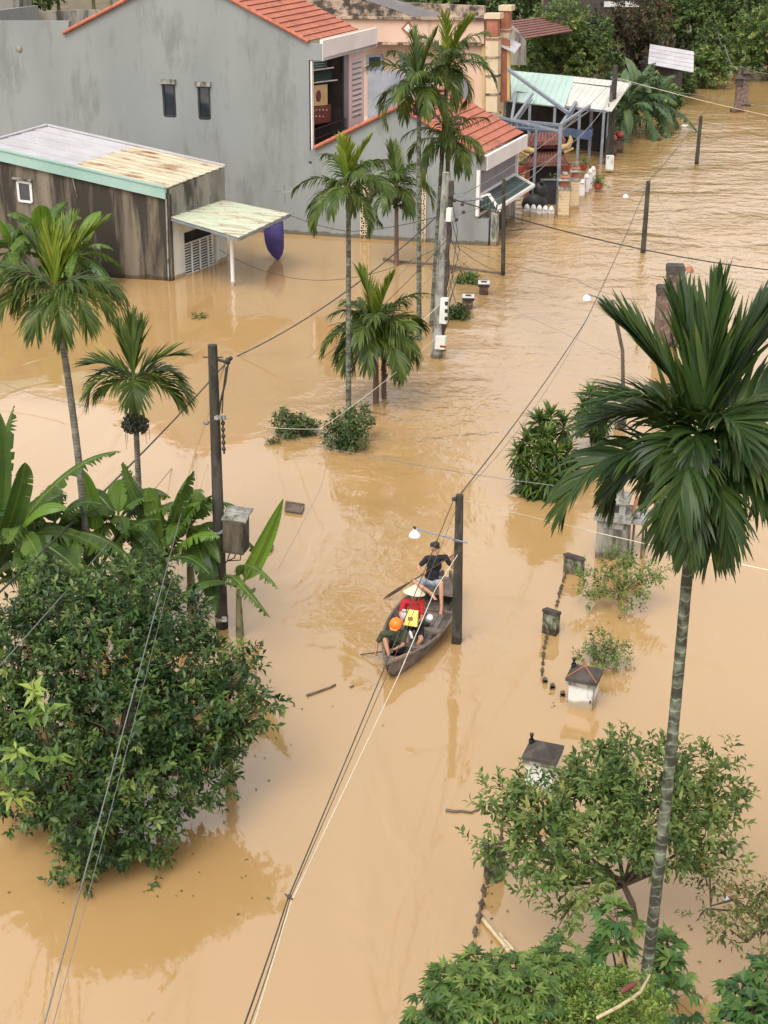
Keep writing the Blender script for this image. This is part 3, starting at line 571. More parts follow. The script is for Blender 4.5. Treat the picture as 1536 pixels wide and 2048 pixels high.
# left parapet section behind the roof verge
# fascia and beam of the upper storey
f0, f1, f2, f3 = wp(645.5, 83), None, None, wp(646.5, 122); F0 = f0; nf = NF
f1 = pl(754.5, 58, F0, nf); f2 = pl(754.5, 96, F0, nf); L_ = np.dot(f1-f0, E2); zt, zb = f0[2], f3[2]
fq = lambda s, z: V3(*(F0+E2*s)[:2], z)
mb = MB(); mb.prism([fq(0, zt+.03), fq(L_, zt+.03), fq(L_, zb), fq(0, zb)], -OUT*.14); mb.build('fascia', 'white', house)
mb = MB(); a = wp(617, 86); d = np.dot(f0-a, -E1); mb.prism([a+V3(0, 0, -.02), a-E1*(d-.02)+V3(0, 0, -.02), V3(*(a-E1*(d-.02))[:2], zb+.01), V3(*a[:2], zb+.01)], E2*.2)
mb.prism([fq(.05, zb+.01), fq(L_-.05, zb+.01), fq(L_-.05, zb+.01)-OUT*d, fq(.05, zb+.01)-OUT*d], (0, 0, .12)); mb.build('beam', 'grey', house)
# upper facade
C0 = wp(621, 122); pf = lambda x, y: pl(x, y, C0, NF); fs = lambda s, z, o=0.: V3(*(C0+E2*s+OUT*o)[:2], z)
sof = lambda x: np.dot(pf(x, 200)-C0, E2)
s1, s2, s3, s4 = .12, sof(687), sof(698), sof(728); zt2 = zb-.02; z2 = 3.75
mb = MB(); mb.prism([fs(-.02, z2), fs(.16, z2), fs(.16, zt2), fs(-.02, zt2)], OUT*.06); mb.build('column', 'white', house)
mb = MB(); mb.prism([fs(s3, 3.2), fs(s4, 3.2), fs(s4, zt2), fs(s3, zt2)], -OUT*.25)
hz = zt2-.55
mb.build('pier', 'pink', house)
mb = MB(); gs0, gs1 = s3+(s4-s3)*.22, s3+(s4-s3)*.8
for i in range(11):
    z = hz-i*.235; mb.prism([fs(gs0, z, .01), fs(gs1, z, .01), fs(gs1, z+.045, .01), fs(gs0, z+.045, .01)], OUT*.035); mb.prism([fs(gs0, z-.1, .004), fs(gs1, z-.1, .004), fs(gs1, z-.04, .004), fs(gs0, z-.04, .004)], OUT*.012, 1)
mb.build('grille', ['white', 'mauve'], house)
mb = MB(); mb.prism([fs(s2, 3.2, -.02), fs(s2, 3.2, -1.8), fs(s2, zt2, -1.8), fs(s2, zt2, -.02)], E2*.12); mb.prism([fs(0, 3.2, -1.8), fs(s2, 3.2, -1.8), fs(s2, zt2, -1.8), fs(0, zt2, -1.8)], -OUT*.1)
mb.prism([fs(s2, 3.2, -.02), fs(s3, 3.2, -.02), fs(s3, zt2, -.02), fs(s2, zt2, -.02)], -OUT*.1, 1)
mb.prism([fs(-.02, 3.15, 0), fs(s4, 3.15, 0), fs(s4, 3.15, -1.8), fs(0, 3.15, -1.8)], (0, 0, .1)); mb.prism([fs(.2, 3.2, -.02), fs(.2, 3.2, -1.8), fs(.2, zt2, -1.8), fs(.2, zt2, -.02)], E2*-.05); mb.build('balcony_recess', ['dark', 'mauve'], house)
mb = MB()
for z in (4.15, 4.55): mb.bar(fs(.15, z, .02), fs(s2+.25, z, .02), .04, .04)
for i in range(18): s_ = .2+(s2+.05)*i/17; mb.bar(fs(s_, 3.3, .02), fs(s_, 4.55, .02), .025, .025, 0, E2)
mb.build('railing', 'black', house)
# altar standing on the balcony
al = empty('household_altar', fs(.9, 3.25, -.9), 'dark carved altar with gold disc panel on the upper balcony of the grey house', 'altar')
pa = lambda x, y, o: pl(x, y, C0+OUT*o, NF)
mb = MB(); o = -.35
q = [pa(628, 171, o), pa(655, 168, o), pa(655, 210, o), pa(628, 212, o)]; mb.prism(q, -OUT*.1); mb.build('panel', 'gold', al)
mb = MB(); cc = pa(636.5, 192, o); mb.lathe(cc+OUT*.005, [(0, .03), (.14, .03), (.2, .04), (.24, .03), (.25, 0)], 20, ax=OUT); mb.build('disc', 'darkred', al)
mb = MB(); q = [pa(626, 214, o), pa(662, 208, o), pa(662, 243, o), pa(626, 250, o)]; mb.prism(q, -OUT*.5)
for i in range(7): mb.ell(pa(632+(i % 4)*7, 220+(i//4)*13, o+.02), (.05, .05, .05), n=6, m=1)
mb.build('base', ['darkred', 'gold'], al)
for (xa, xb, ya, yb) in ((624, 672, 152, 166), (624, 664, 133, 141)):
    mb = MB(); a, b, c, d_ = pa(xa, ya-12, -.7), pa(xb-10, ya-14, -.7), pa(xb+3, yb-6, -.2), pa(xa, yb, -.2); courses(mb, a, d_, b-a, 4, .04, 0, 0); mb.tube([d_, c, ], .035, 6, 1); mb.build('altar_roof', ['greentile', 'dirtywhite'], al)
# lower front section
lr, le, lw = wp(798, 216), wp(962, 311), wp(632, 297); base_r = wp(957, 400)
mb = MB(); bz = 1.15
mb.prism([low(cU), low(base_r), V3(*base_r[:2], le[2]-.02), lr, lw, V3(*cU[:2], lw[2]-.1)], E2*.22)
pr = wp(976, 480); mb.prism([low(base_r), low(pr), V3(*pr[:2], bz), V3(*base_r[:2], bz)], E2*.6)
mb.build('front_wall', 'grey', house)
DL = E2*6.3
mb = MB(); courses(mb, lr-E2*.08+V3(0, 0, .04), le-E2*.08+V3(0, 0, .04), DL, 10, .05); courses(mb, lr-E2*.08+V3(0, 0, .04), lw-E2*.08+V3(0, 0, .04), DL, 10, .04)
verge(mb, lr-E2*.1+V3(0, 0, .08), le-E2*.1+V3(0, 0, .06), .09, 14); verge(mb, lr-E2*.1+V3(0, 0, .08), lw-E2*.1+V3(0, 0, .06), .09, 14)
verge(mb, lr-E2*.1+V3(0, 0, .1), lr+DL+V3(0, 0, .1), .08, 16); mb.build('front_roof', ['tile', 'tileline'], house)
g0 = wp(975, 312); g3 = wp(975, 343); Lg = np.dot(pl(1056, 264, g0, NF)-g0, E2); gq = lambda s, z, o=0.: V3(*(g0+E2*s+OUT*o)[:2], z)
mb = MB(); mb.prism([gq(0, g0[2]), gq(Lg, g0[2]), gq(Lg, g3[2]+.03), gq(0, g3[2]+.03)], -OUT*.14); mb.build('fascia', 'white', house)
mb = MB(); dd = np.dot(g0-le, -E1)+.1; mb.prism([gq(0, g0[2]-.02, -.02), gq(0, g3[2]+.03, -.02), gq(0, g3[2]+.03, -dd-.1), gq(0, g0[2]-.02, -dd-.1)], E2*.2)
mb.prism([gq(.1, g3[2]+.04, -.1), gq(Lg-.1, g3[2]+.04, -.1), gq(Lg-.1, g3[2]+.04, -dd), gq(.1, g3[2]+.04, -dd)], (0, 0, .1)); mb.build('beam', 'greydark', house)
H0 = wp(953, 400); hs_ = lambda s, z, o=0.: V3(*(H0+E2*s+OUT*o)[:2], z); ph = lambda x, y, o=0.: pl(x, y, H0+OUT*o, NF)
sH = lambda x, y=400: np.dot(ph(x, y)-H0, E2); zf = g3[2]+.04
zw0, zw1 = ph(955, 430)[2], zf; sr = sH(1031, 330)
mb = MB(); mb.prism([hs_(.1, -.5), hs_(6, -.5), hs_(6, zw0), hs_(.1, zw0)], -OUT*.2)
mb.build('side_wall', 'greydark', house)
mb = MB(); mb.prism([hs_(.1, zw0), hs_(6, zw0), hs_(6, zw1), hs_(.1, zw1)], -OUT*.2); mb.build('upper_side_wall', 'mauve', house)
mb = MB(); mb.bar(hs_(0, zw0, .06), hs_(0, zw1, .06), .14, .14, 0, E2); mb.bar(hs_(0, zw0+.05, .06), hs_(1.4, zw0+.05, .06), .14, .12); mb.bar(hs_(sr, ph(1031, 352)[2], .06), hs_(sr, zw1, .06), .12, .12, 0, E2)
mb.build('window_surround', 'white', house)
mb = MB(); mb.prism([hs_(2.6, -.5, .02), hs_(4.0, -.5, .02), hs_(4.0, 1.75, .02), hs_(2.6, 1.75, .02)], OUT*.03); mb.build('door', 'dark', house)  # near-black sheet on the wall, painted as the shade inside the door opening
mb = MB(); p_ = G(988, 491); mb.bar(low(p_), V3(*p_[:2], 1.7), .28, .3, 0, E2); mb.build('post', 'concpale', house)
# porch canopy with glazed tiles
k0, k1 = ph(957, 394, .02), ph(1028, 352, .02); zc = min(k0[2], k1[2]); k0 = V3(*k0[:2], zc); k1 = V3(*k1[:2], zc); k2 = k1+OUT*.95-V3(0, 0, .42); k3 = k0+OUT*.95-V3(0, 0, .42)
mb = MB(); courses(mb, k0, k3, k1-k0, 6, .05, 0, 0); up = V3(0, 0, .06)
for i in range(1, 22): mb.tube([k0+(k1-k0)*i/22+up, k3+(k2-k3)*i/22+up], .035, 5, 0)
mb.build('porch_roof', 'greentile', house)
mb = MB(); 
for a, b in ((k0, k1), (k1, k2), (k3, k2), (k0, k3)): mb.bar(a+up, b+up, .13, .13)
for i in range(9): mb.ell(k3+(k0-k3)*i/9-V3(0, 0, .07)+(k3-k0)*.02, (.06, .06, .06), n=6)
ga, gb, gt = k3+V3(0, 0, .07), k3+(k0-k3)*.5-OUT*0, None
gl = k3-E2*.08; gr = gl-OUT*.95; gp = (gl+gr)/2+V3(0, 0, .62)
mb.bar(gl, gp, .12, .1); mb.bar(gp, gr+V3(0, 0, .4), .1, .08)
mb.build('porch_trim', 'white', house)
mb = MB(); mb.prism([gl, gp, gr+V3(0, 0, .42), gr+V3(0, 0, .1)], E2*.1)
for i in range(6): q_ = gl+(gr-gl)*(i+.5)/6; mb.tube([q_-E2*.03, q_-E2*.03+V3(0, 0, .45-.1*abs(i-2.5))], .05, 6)
mb.build('porch_gable', 'greentile', house)
# pierced vent strips set in the side wall
for (x0, x1, y0, y1) in ((722, 739, 352, 476), (840, 853, 345, 484)):
    a, b = wp(x0, y0), wp(x1, y0); bt = wp((x0+x1)/2, y1)[2]; a = V3(*a[:2], a[2]); b = V3(*b[:2], a[2]); h = .42; n = int((a[2]-bt)/h)+1; fr = MB(); of = -E2*.03
    bk = MB(); bk.prism([a-E2*.004, b-E2*.004, V3(*b[:2], bt-.1)-E2*.004, V3(*a[:2], bt-.1)-E2*.004], -E2*.012)
    for i in range(n):
        z = a[2]-h*i; TL, TR = V3(*a[:2], z)+of, V3(*b[:2], z)+of; BL, BR = TL-V3(0, 0, h), TR-V3(0, 0, h)
        for p, q in ((TL, TR), (TL, BR), (TR, BL), ((TL+TR)/2, (BL+BR)/2), ((TL+BL)/2, (TR+BR)/2)): fr.bar(p, q, .038, .036, 0, NW)
    fr.bar(a+of, V3(*a[:2], bt-.1)+of, .04, .06, 0, NW); fr.bar(b+of, V3(*b[:2], bt-.1)+of, .04, .06, 0, NW)
    v = fr.build('vent_strip', 'beige', house); bk.build('backing', 'black', v)

# low flat building behind, upper left
e = empty('flat_roofed_outbuilding', at(60, 40, 84), 'bare concrete outbuilding with flat parapets behind the grey house roof', 'building')
mb = MB(); Yp = 79; q = [at(x, y, Yp) for x, y in ((40, 24), (185, 20), (230, 24), (230, 120), (-80, 120), (-80, 24))]; mb.prism(q, (0, .25, 0)); mb.build('parapet', 'greydark', e)
mb = MB(); q = [at(x, y, 77) for x, y in ((-90, -30), (38, -30), (38, 45), (-90, 45))]; mb.prism(q, (0, 3, 0)); mb.build('stair_tower', 'greydark', e)

# ---------------------------------------------------------------- shed by the house
c0 = G(345, 562); cL = nrm(G(210, 555)-c0); cB = G(455, 520); dB = nrm(cB-c0); nL = nrm(V3(-cL[1], cL[0], 0)); nR = nrm(V3(-dB[1], dB[0], 0))
shed = empty('shed_house', c0, 'low mould-stained house with teal-edged rusty sheet roof at left', 'house')
pL = lambda x, y: pl(x, y, c0, nL); pR = lambda x, y: pl(x, y, c0, nR)
t1, t4 = pL(338, 390), pL(-140, 286); wl = pL(-140, 300)
inL = dB*.15; inR = cL*.15
mb = MB(); mb.prism([low(c0), t1, t4, low(wl)], inL); mb.build('side_wall', 'brown', shed)
r1, r2 = pR(338, 379), pR(448, 335); mb = MB()
gate = [pR(368, 466), pR(433, 448), pR(432, 535), pR(371, 560)]
zc_ = pR(345, 441)[2]; zg = gate[0][2]
RW = lambda s, z: V3(*(c0+dB*s)[:2], z); Lr = np.dot(cB-c0, dB); g0s, g1s = np.dot(gate[0]-c0, dB), np.dot(gate[1]-c0, dB)
mb.prism([RW(.16, zc_), RW(Lr, zc_), RW(Lr, r2[2]), RW(.16, r1[2])], cL*.16); mb.build('upper_front_wall', 'greydark', shed)
mb = MB(); mb.prism([RW(.002, -.5), RW(g0s, -.5), RW(g0s, zc_), RW(.002, zc_)], cL*.162); mb.prism([RW(g1s, -.5), RW(Lr, -.5), RW(Lr, zc_-.003), RW(g1s, zc_-.003)], cL*.16); mb.prism([RW(g0s, zg), RW(g1s, zg), RW(g1s, zc_-.005), RW(g0s, zc_-.005)], cL*.155); mb.build('front_wall', 'dirtywhite', shed)
mb = MB(); mb.prism([RW(g0s, -.5), RW(g1s, -.5), RW(g1s, zg), RW(g0s, zg)], cL*.02); 
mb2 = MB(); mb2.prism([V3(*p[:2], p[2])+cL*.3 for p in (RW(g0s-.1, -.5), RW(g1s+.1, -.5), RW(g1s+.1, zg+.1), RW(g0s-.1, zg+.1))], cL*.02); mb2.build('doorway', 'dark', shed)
mb = MB(); np_ = 4
for k in range(np_+1): s_ = g0s+(g1s-g0s)*k/np_; mb.bar(RW(s_, -.5)+cL*.06, RW(s_, zg*.72)+cL*.06, .07, .05, 0, dB)
mb.bar(RW(g0s, zg*.72)+cL*.06, RW(g1s, zg*.72)+cL*.06, .06, .06)
for k in range(np_):
    for j in range(14):
        z = .02+j*.11
        if z < zg*.72: mb.bar(RW(g0s+(g1s-g0s)*(k+.15)/np_, z)+cL*.08, RW(g0s+(g1s-g0s)*(k+.85)/np_, z)+cL*.08, .03, .045)
mb.build('folding_gate', 'winframe', shed)
# roof
P1 = pL(334, 376)+V3(0, 0, 0)-dB*.1; P4 = pL(-40, 290)-dB*.1; P2 = pR(450, 333); rv = P2-P1; P3 = P4+rv; sm = pL(145, 329)-dB*.1; kf = np.dot(sm-P4, nrm(P1-P4)); Sm = P4+nrm(P1-P4)*kf
mb = MB(); courses(mb, P4+rv, P4, Sm-P4, 5, .03, 0, 0, .03); courses(mb, Sm+rv, Sm, P1-Sm, 9, .045, 1, 1, .03)
mb.build('sheet_roof', ['zinc', 'rust'], shed)
mb = MB(); hh = (pL(335, 376)-pL(337, 397))[2]; mb.prism([P4, P1, P1-V3(0, 0, hh), P4-V3(0, 0, hh)], -dB*.06); mb.bar(P4+V3(0, 0, .04), P1+V3(0, 0, .04), .2, .05); mb.build('roof_edge', 'teal', shed); mb = MB(); mb.bar(P2+V3(0, 0, .05), P3+V3(0, 0, .05), .14, .06); mb.bar(P3+V3(0, 0, .05), P4+V3(0, 0, .05), .14, .06); mb.build('roof_trim', 'zinc', shed)
# window and downpipe
q = [pL(*p) for p in ((36, 362), (62, 366), (65, 404), (40, 401))]; mb = MB()
for i in range(4): mb.bar(q[i]-dB*.03, q[(i+1) % 4]-dB*.03, .09, .08, 0, nL)
w_ = mb.build('window', 'winframe', shed); mb = MB(); mb.prism([p-dB*.01 for p in q], -dB*.012); mb.build('pane', 'glass', w_); mb = MB(); mb.bar(pL(28, 355)-dB*.08, pL(66, 360)-dB*.08, .2, .07); mb.build('lintel', 'greydark', w_)
mb = MB(); a = pL(334, 398)-dB*.06; b = pL(339, 556)-dB*.06; mb.tube([a, b, b-V3(0, 0, .3)], .035, 8); mb.tube([pL(146, 355)-dB*.04, pL(156, 395)-dB*.04], .02, 6); mb.build('downpipe', 'concpale', shed)
# canopy
KA, KB = pR(342, 441), pR(448, 394); zk = (KA[2]+KB[2])/2; KA[2] = KB[2] = zk; KC = G(580, 427, zk-.25); KD = G(478, 475, zk-.25)
mb = MB(); n = 6; th = V3(0, 0, .035)
for i in range(n):
    a, b = KB+(KA-KB)*i/n, KC+(KD-KC)*i/n; c, d = KB+(KA-KB)*(i+1.03)/n, KC+(KD-KC)*(i+1.03)/n; mb.prism([a, b, d+th*.8, c+th*.8], -th)
mb.build('canopy', 'rustgreen', shed)
mb = MB(); mb.bar(KA-th*2.4, KD-th*2.4, .07, .08); mb.bar(KD-th*2.4, KC-th*2.4, .07, .08); mb.bar(KB-th*2.4, KC-th*2.4, .07, .08); mb.build('canopy_frame', 'steel', shed)
mb = MB(); p = G(466, 572); mb.tube([low(p), V3(p[0], p[1], KD[2]-.1)], .075, 12); mb.build('canopy_post', 'white', shed)
mb = MB(); p = at(570, 420, KC[1]); mb.tube([p, p+V3(0, 0, 1.0)], .015, 6); mb.tube([p+V3(-.35, 0, .75), p+V3(.35, .1, .7)], .012, 6); mb.tube([p+V3(-.2, 0, .55), p+V3(.3, .1, .8)], .012, 6); mb.build('antenna', 'concpale', shed)
# purple tarp
tp = G(556, 519); Y = tp[1]; mb = MB(); prof = [((527, 458), (566, 442), .10), ((528, 470), (567, 455), .2), ((530, 485), (568, 478), .28), ((535, 500), (568, 496), .26), ((543, 511), (565, 509), .2), ((553, 519), (559, 518), .05)]
vs = []; n = 12
for a, b, t in prof:
    A, B = at(*a, Y), at(*b, Y); c = (A+B)/2; h = (B-A)/2
    for k in range(n): ph_ = 2*math.pi*k/n; vs.append(c+h*math.cos(ph_)+V3(0, t*math.sin(ph_)*(1+.25*math.sin(3*ph_)), 0))
mb.add(vs, [(i*n+k, i*n+(k+1) % n, (i+1)*n+(k+1) % n, (i+1)*n+k) for i in range(len(prof)-1) for k in range(n)], 0, True)
tag(mb.build('tarpaulin', 'purple'), 'purple tarpaulin hanging like a sack from the rusty canopy corner', 'tarpaulin')

# ---------------------------------------------------------------- peach house behind
PW = at(985, 225, 86); wq = lambda x, y, o=0.: pl(x, y, PW-E2*o, NW)
ph_ = empty('peach_house', low(PW, 0), 'peach painted house with stained parapet and square columns behind the palms', 'house')
def poly(mb, pts, o=0., th=.2, m=0): return mb.prism([wq(x, y, o) for x, y in pts], E2*th, m)
mb = MB(); poly(mb, [(640, 36), (968, 40), (968, 88), (640, 86)], .25, .4); poly(mb, [(890, 86), (968, 88), (966, 235), (890, 232)], 0, .3); poly(mb, [(640, 86), (892, 86), (892, 235), (640, 232)], -.6, .2); mb.build('wall', 'peach', ph_)
mb = MB(); poly(mb, [(600, -20), (800, -20), (800, 5), (968, 12), (968, 37), (640, 33), (600, 25)], .1, .3); mb.build('parapet', 'peachstain', ph_)
mb = MB(); poly(mb, [(640, 32), (970, 36), (970, 41), (640, 37)], .45, .5); poly(mb, [(725, 84), (962, 85), (962, 91), (725, 89)], .35, .3); mb.build('ledge', 'peachstain', ph_)
mb = MB(); q = [wq(x, y, .1+.05) for x, y in ((700, -12), (770, -8), (885, 30), (840, 34))]; mb.prism(q, (0, 0, -.06)); mb.build('sheet_roof', 'zinc', ph_)
mb = MB(); poly(mb, [(735, 142), (830, 140), (900, 210), (900, 250), (735, 250)], .1, .03); mb.build('tarpaulin', 'tarp', ph_)
def diamond(cx, cy, r, m0, m1):
    b = MB(); poly(b, [(cx-r, cy), (cx, cy-r*1.05), (cx+r, cy), (cx, cy+r*1.05)], .3, .06); f = b.build('diamond_ornament', m0, ph_); b = MB(); r *= .62; poly(b, [(cx-r, cy), (cx, cy-r), (cx+r, cy), (cx, cy+r)], .34, .05); b.build('inset', m1, f)
diamond(816, 57, 14, 'redbrown', 'dirtywhite'); diamond(919, 58, 13, 'redbrown', 'dirtywhite'); diamond(922, 110, 11, 'redbrown', 'dirtywhite')
for x in (732, 800):
    b = MB(); poly(b, [(x, 110), (x+33, 109), (x+33, 141), (x, 142)], -.35, .1); f = b.build('window', 'steel', ph_); b = MB(); poly(b, [(x+6, 115), (x+28, 114), (x+28, 132), (x+6, 133)], -.3, .05); b.build('pane', 'glass', f)
b = MB(); cx, cy, r = 922, 172, 25; arc = [(cx+r*math.cos(math.radians(a)), cy-r*math.sin(math.radians(a))) for a in range(0, 181, 15)]
poly(b, arc+[(cx-r, 205), (cx+r, 205)], .06, .05); f = b.build('arched_window', 'yellow', ph_); b = MB(); r = 19; arc = [(cx+r*math.cos(math.radians(a)), cy-r*math.sin(math.radians(a))) for a in range(0, 181, 15)]; poly(b, arc+[(cx-r, 205), (cx+r, 205)], .1, .05); b.build('pane', 'mauve', f)
for k, (x0, x1, y0, y1) in enumerate(((971, 997, 34, 226), (1000, 1020, 18, 75))):
    b = MB(); off = .5 if k == 0 else -.5
    poly(b, [(x0, y0+40), (x1, y0+40), (x1-3, y1), (x0, y1)], off, .55); poly(b, [(x0+2, y0+4), (x1-2, y0+4), (x1-2, y0+38), (x0+2, y0+38)], off-.02, .5, 1); poly(b, [(x0-3, y0-7), (x1+3, y0-7), (x1+3, y0+4), (x0-3, y0+4)], off+.08, .7)
    for y in range(y0+42, y1, 37): poly(b, [(x0-1, y), (x1+1, y), (x1+1, y+4), (x0-1, y+4)], off+.04, .4, 1 if y == y0+42 else 2)
    b.build('column', ['beige', 'redbrown', 'peachstain'], ph_)
b = MB(); poly(b, [(1000, 75), (1018, 80), (1020, 200), (1000, 205)], -.4, .2, 0); poly(b, [(1014, 92), (1019, 93), (1019, 200), (1014, 200)], -.35, .2, 1); poly(b, [(964, 90), (970, 90), (970, 222), (964, 222)], .1, .2, 1); b.build('side_panel', ['redbrown', 'yellow'], ph_)
b = MB(); q = [wq(994, 88, -.2), wq(1006, 70, -1.4), wq(1042, 88, -1.4), wq(1030, 105, -.2)]; b.prism(q, (0, 0, -.06)); b.build('awning', 'zinc', ph_)
# dark tiled roof behind
e = empty('dark_roofed_house', at(1060, 75, 108), 'house with dark red-brown tiled roof half hidden behind green tree', 'house')
b = MB(); a, b_, c, d = at(1018, 42, 104), at(1110, 30, 112), at(1130, 62, 106), at(1050, 78, 98); courses(b, a, d, b_-a, 8, .06, 0, 0); b.build('roof', 'darktile', e)
b = MB(); b.prism([at(1016, 50, 100), at(1052, 80, 98), at(1052, 130, 98), at(1016, 130, 100)], (.2, 2, 0)); b.build('wall', 'greydark', e)
e = empty('dark_walled_building', at(1160, 40, 122), 'dark wide building with pale lit strip window among far trees', 'building')
b = MB(); b.prism([at(1095, -40, 121), at(1290, -40, 121), at(1290, 40, 121), at(1095, 40, 121)], (0, 3, 0)); b.build('wall', 'dkconc', e)
b = MB(); b.prism([at(1208, 3, 120.9), at(1278, 3, 120.9), at(1278, 14, 120.9), at(1208, 14, 120.9)], (0, .05, 0)); b.build('window', 'dirtywhite', e)

# ---------------------------------------------------------------- green roofed open house, steel frame, gate
e = empty('open_sided_house', G(1170, 290), 'open-sided house with mint green and pale sheet roof beyond steel frame', 'house')
zr, ze = 3.9, 2.9; a, m_, b_ = G(1012, 140, zr), G(1150, 153, zr), G(1262, 165, zr); d, n_, c = G(985, 198, ze), G(1108, 208, ze), G(1214, 222, ze)
b = MB(); courses(b, a, d, m_-a, 1, .0, 0, 0, .05); courses(b, m_, n_, b_-m_, 1, .0, 1, 1, .05); ribs(b, a, d, m_-a, 12, .02, .012, 0); ribs(b, m_, n_, b_-m_, 10, .02, .012, 1); b.build('roof', ['mint', 'palesheet'], e)
b = MB(); b.bar(G(985, 199, ze-.06), G(1214, 223, ze-.06), .1, .12); b.bar(G(1214, 223, ze-.08), b_-V3(0, 0, .1), .1, .1)
for px in (1010, 1060, 1110, 1160, 1208): p = G(px, 202+(px-985)*.1, ze-.1); b.bar(low(p), p, .14, .14, 0, (0, 1, 0))
b.build('frame', 'steel', e)
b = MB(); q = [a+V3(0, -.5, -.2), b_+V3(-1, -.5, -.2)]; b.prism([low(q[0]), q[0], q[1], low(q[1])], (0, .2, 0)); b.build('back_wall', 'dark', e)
b = MB(); q0, q1 = G(1075, 203, 2.6)+V3(0, 2.5, 0), G(1180, 214, 2.6)+V3(0, 2.5, 0); b.prism([V3(*q0[:2], 1.0), q0, q1, V3(*q1[:2], 1.0)], (0, .1, 0)); b.build('partition', 'gold', e)
sf = empty('steel_frame', G(1115, 430), 'unfinished grey steel canopy frame with blue beam over the temple gate', 'steel frame')
P_ = lambda x, y, Y: at(x, y, Y); YN, YF = G(1115, 430)[1], G(1178, 311)[1]; YL = G(1066, 400)[1]
Nn_, Ff, Ln = P_(1121, 250, YN), P_(1184, 208, YF), P_(1023, 241, YN+3); Lf = P_(1032, 184, YF+2)
b = MB()
g6, g7 = G(1066, 402), G(1210, 325)
for t, g, w_ in ((Nn_, G(1115, 430), .16), (Ff, G(1178, 311), .16), (V3(g6[0], g6[1], P_(1069, 256, g6[1])[2]), g6, .12), (V3(g7[0], g7[1], 3.2), g7, .07)): b = MB(); b.bar(low(g), t, w_, w_, 0, (0, 1, 0)); b.build('post', 'steel', sf)
b = MB(); dz = V3(0, 0, .28)
for p, q in ((Ln, Nn_), (Nn_, Ff), (Lf, Ff), (Ln, Lf), (P_(1065, 188, YF), P_(1028, 241, YN+3)), (P_(1153, 203, YF), P_(1122, 250, YN))): b.bar(p, q, .13, .12); b.bar(p-dz, q-dz, .06, .06)
for k in range(9): p = Ln+(Nn_-Ln)*k/8; b.bar(p, p-dz, .05, .05, 0, (0, 1, 0)); p = Lf+(Ff-Lf)*k/8; b.bar(p, p-dz, .05, .05, 0, (0, 1, 0))
b.bar(P_(1016, 139, YF-4), P_(1136, 226, YN+5), .15, .15); b.bar(P_(987, 232, YN+1), Nn_-dz, .1, .1); b.build('rail', 'steel', sf)
b = MB(); b.bar(P_(985, 241, YN+6), P_(1178, 271, YF-5), .3, .45); b.bar(P_(1178, 271, YF-5), P_(1182, 262, YF), .25, .35); b.build('blue_beam', 'bluemetal', sf)
# temple-style gate
tg = empty('temple_gate', G(1080, 385), 'temple-style gate with two-tier dark red tiled roof and yellow corners', 'gate'); YT = G(1080, 392)[1]
b = MB(); R0, R1, R2, R3 = P_(1064, 296, YT+.9), P_(1119, 293, YT+.9), P_(1135, 326, YT-.6), P_(1047, 330, YT-.6); 
b.prism([R0, R1, R2, R3], (0, 0, -.12)); 
for i in range(13): t_ = i/12; b.tube([R0+(R1-R0)*t_+V3(0, 0, .03), R3+(R2-R3)*t_+V3(0, 0, .03)], .06, 5)
b.tube([R0, R1], .1, 6, 0); b.build('lower_roof', 'darktile', tg)
b = MB(); S0, S1, S2, S3 = P_(1062, 268, YT+.9), P_(1122, 266, YT+.9), P_(1130, 284, YT), P_(1054, 288, YT); b.prism([S0, S1, S2, S3], (0, 0, -.12))
for i in range(11): t_ = i/10; b.tube([S0+(S1-S0)*t_+V3(0, 0, .03), S3+(S2-S3)*t_+V3(0, 0, .03)], .06, 5)
b.prism([P_(1064, 284, YT+.2), P_(1119, 282, YT+.2), P_(1119, 297, YT+.2), P_(1064, 298, YT+.2)], (0, .6, 0), 1); b.build('upper_roof', ['darktile', 'darkred'], tg)
for s_, x, y in ((-1, 1050, 298), (1, 1137, 292)):
    b = MB(); p = P_(x, y, YT); b.tube([p-V3(s_*.45, 0, .1), p, p+V3(s_*.1, 0, .3), p+V3(s_*.05, 0, .5)], [.14, .16, .12, .04], 8); b.tube([p-V3(s_*.2, 0, .3), p+V3(s_*.25, 0, -.1)], [.1, .05], 6); b.build('corner_ornament', 'yellow', tg)
b = MB()
for x in (1055, 1126): p = P_(x, 330, YT); b.bar(low(p), p, .25, .25, 0, (0, 1, 0))
b.build('pillar', 'redbrown', tg)
b = MB(); b.prism([P_(1057, 330, YT+.3), P_(1124, 328, YT+.3), V3(*P_(1124, 328, YT+.3)[:2], -.4), V3(*P_(1057, 330, YT+.3)[:2], -.4)], (0, .08, 0)); b.build('panel', 'dark', tg)  # near-black sheet across the gate opening, its colour standing in for shade
def gpillar(px, py, h, w, label):
    g = G(px, py); e = empty('fence_pillar', g, label, 'pillar', 'ochre fence pillars by the temple gate'); b = MB(); b.box(g+V3(0, 0, h/2-.25), (w/2, w/2, h/2+.25))
    for i in range(int(h/.14)): b.box(g+V3(0, -.0, .05+i*.14), (w/2+.006, w/2+.006, .012), None, 1)
    b.build('shaft', ['beige', 'yellow'], e)
    b = MB(); b.box(g+V3(0, 0, h+.05), (w*.62, w*.62, .05)); b.box(g+V3(0, 0, h+.25), (w*.36, w*.36, .15), None, 1)
    for i, q in enumerate((.66, .48, .3)): b.box(g+V3(0, 0, h+.45+i*.13), (w*q, w*q, .05), None, i % 2, top=.75)
    b.build('cap', ['concpale', 'redbrown'], e)
gpillar(1125, 435, 1.35, .5, 'ochre ribbed fence pillar with tiered red cap nearest the water'); gpillar(1147, 416, 1.35, .42, 'ochre fence pillar with red cap just behind the nearest ribbed one')
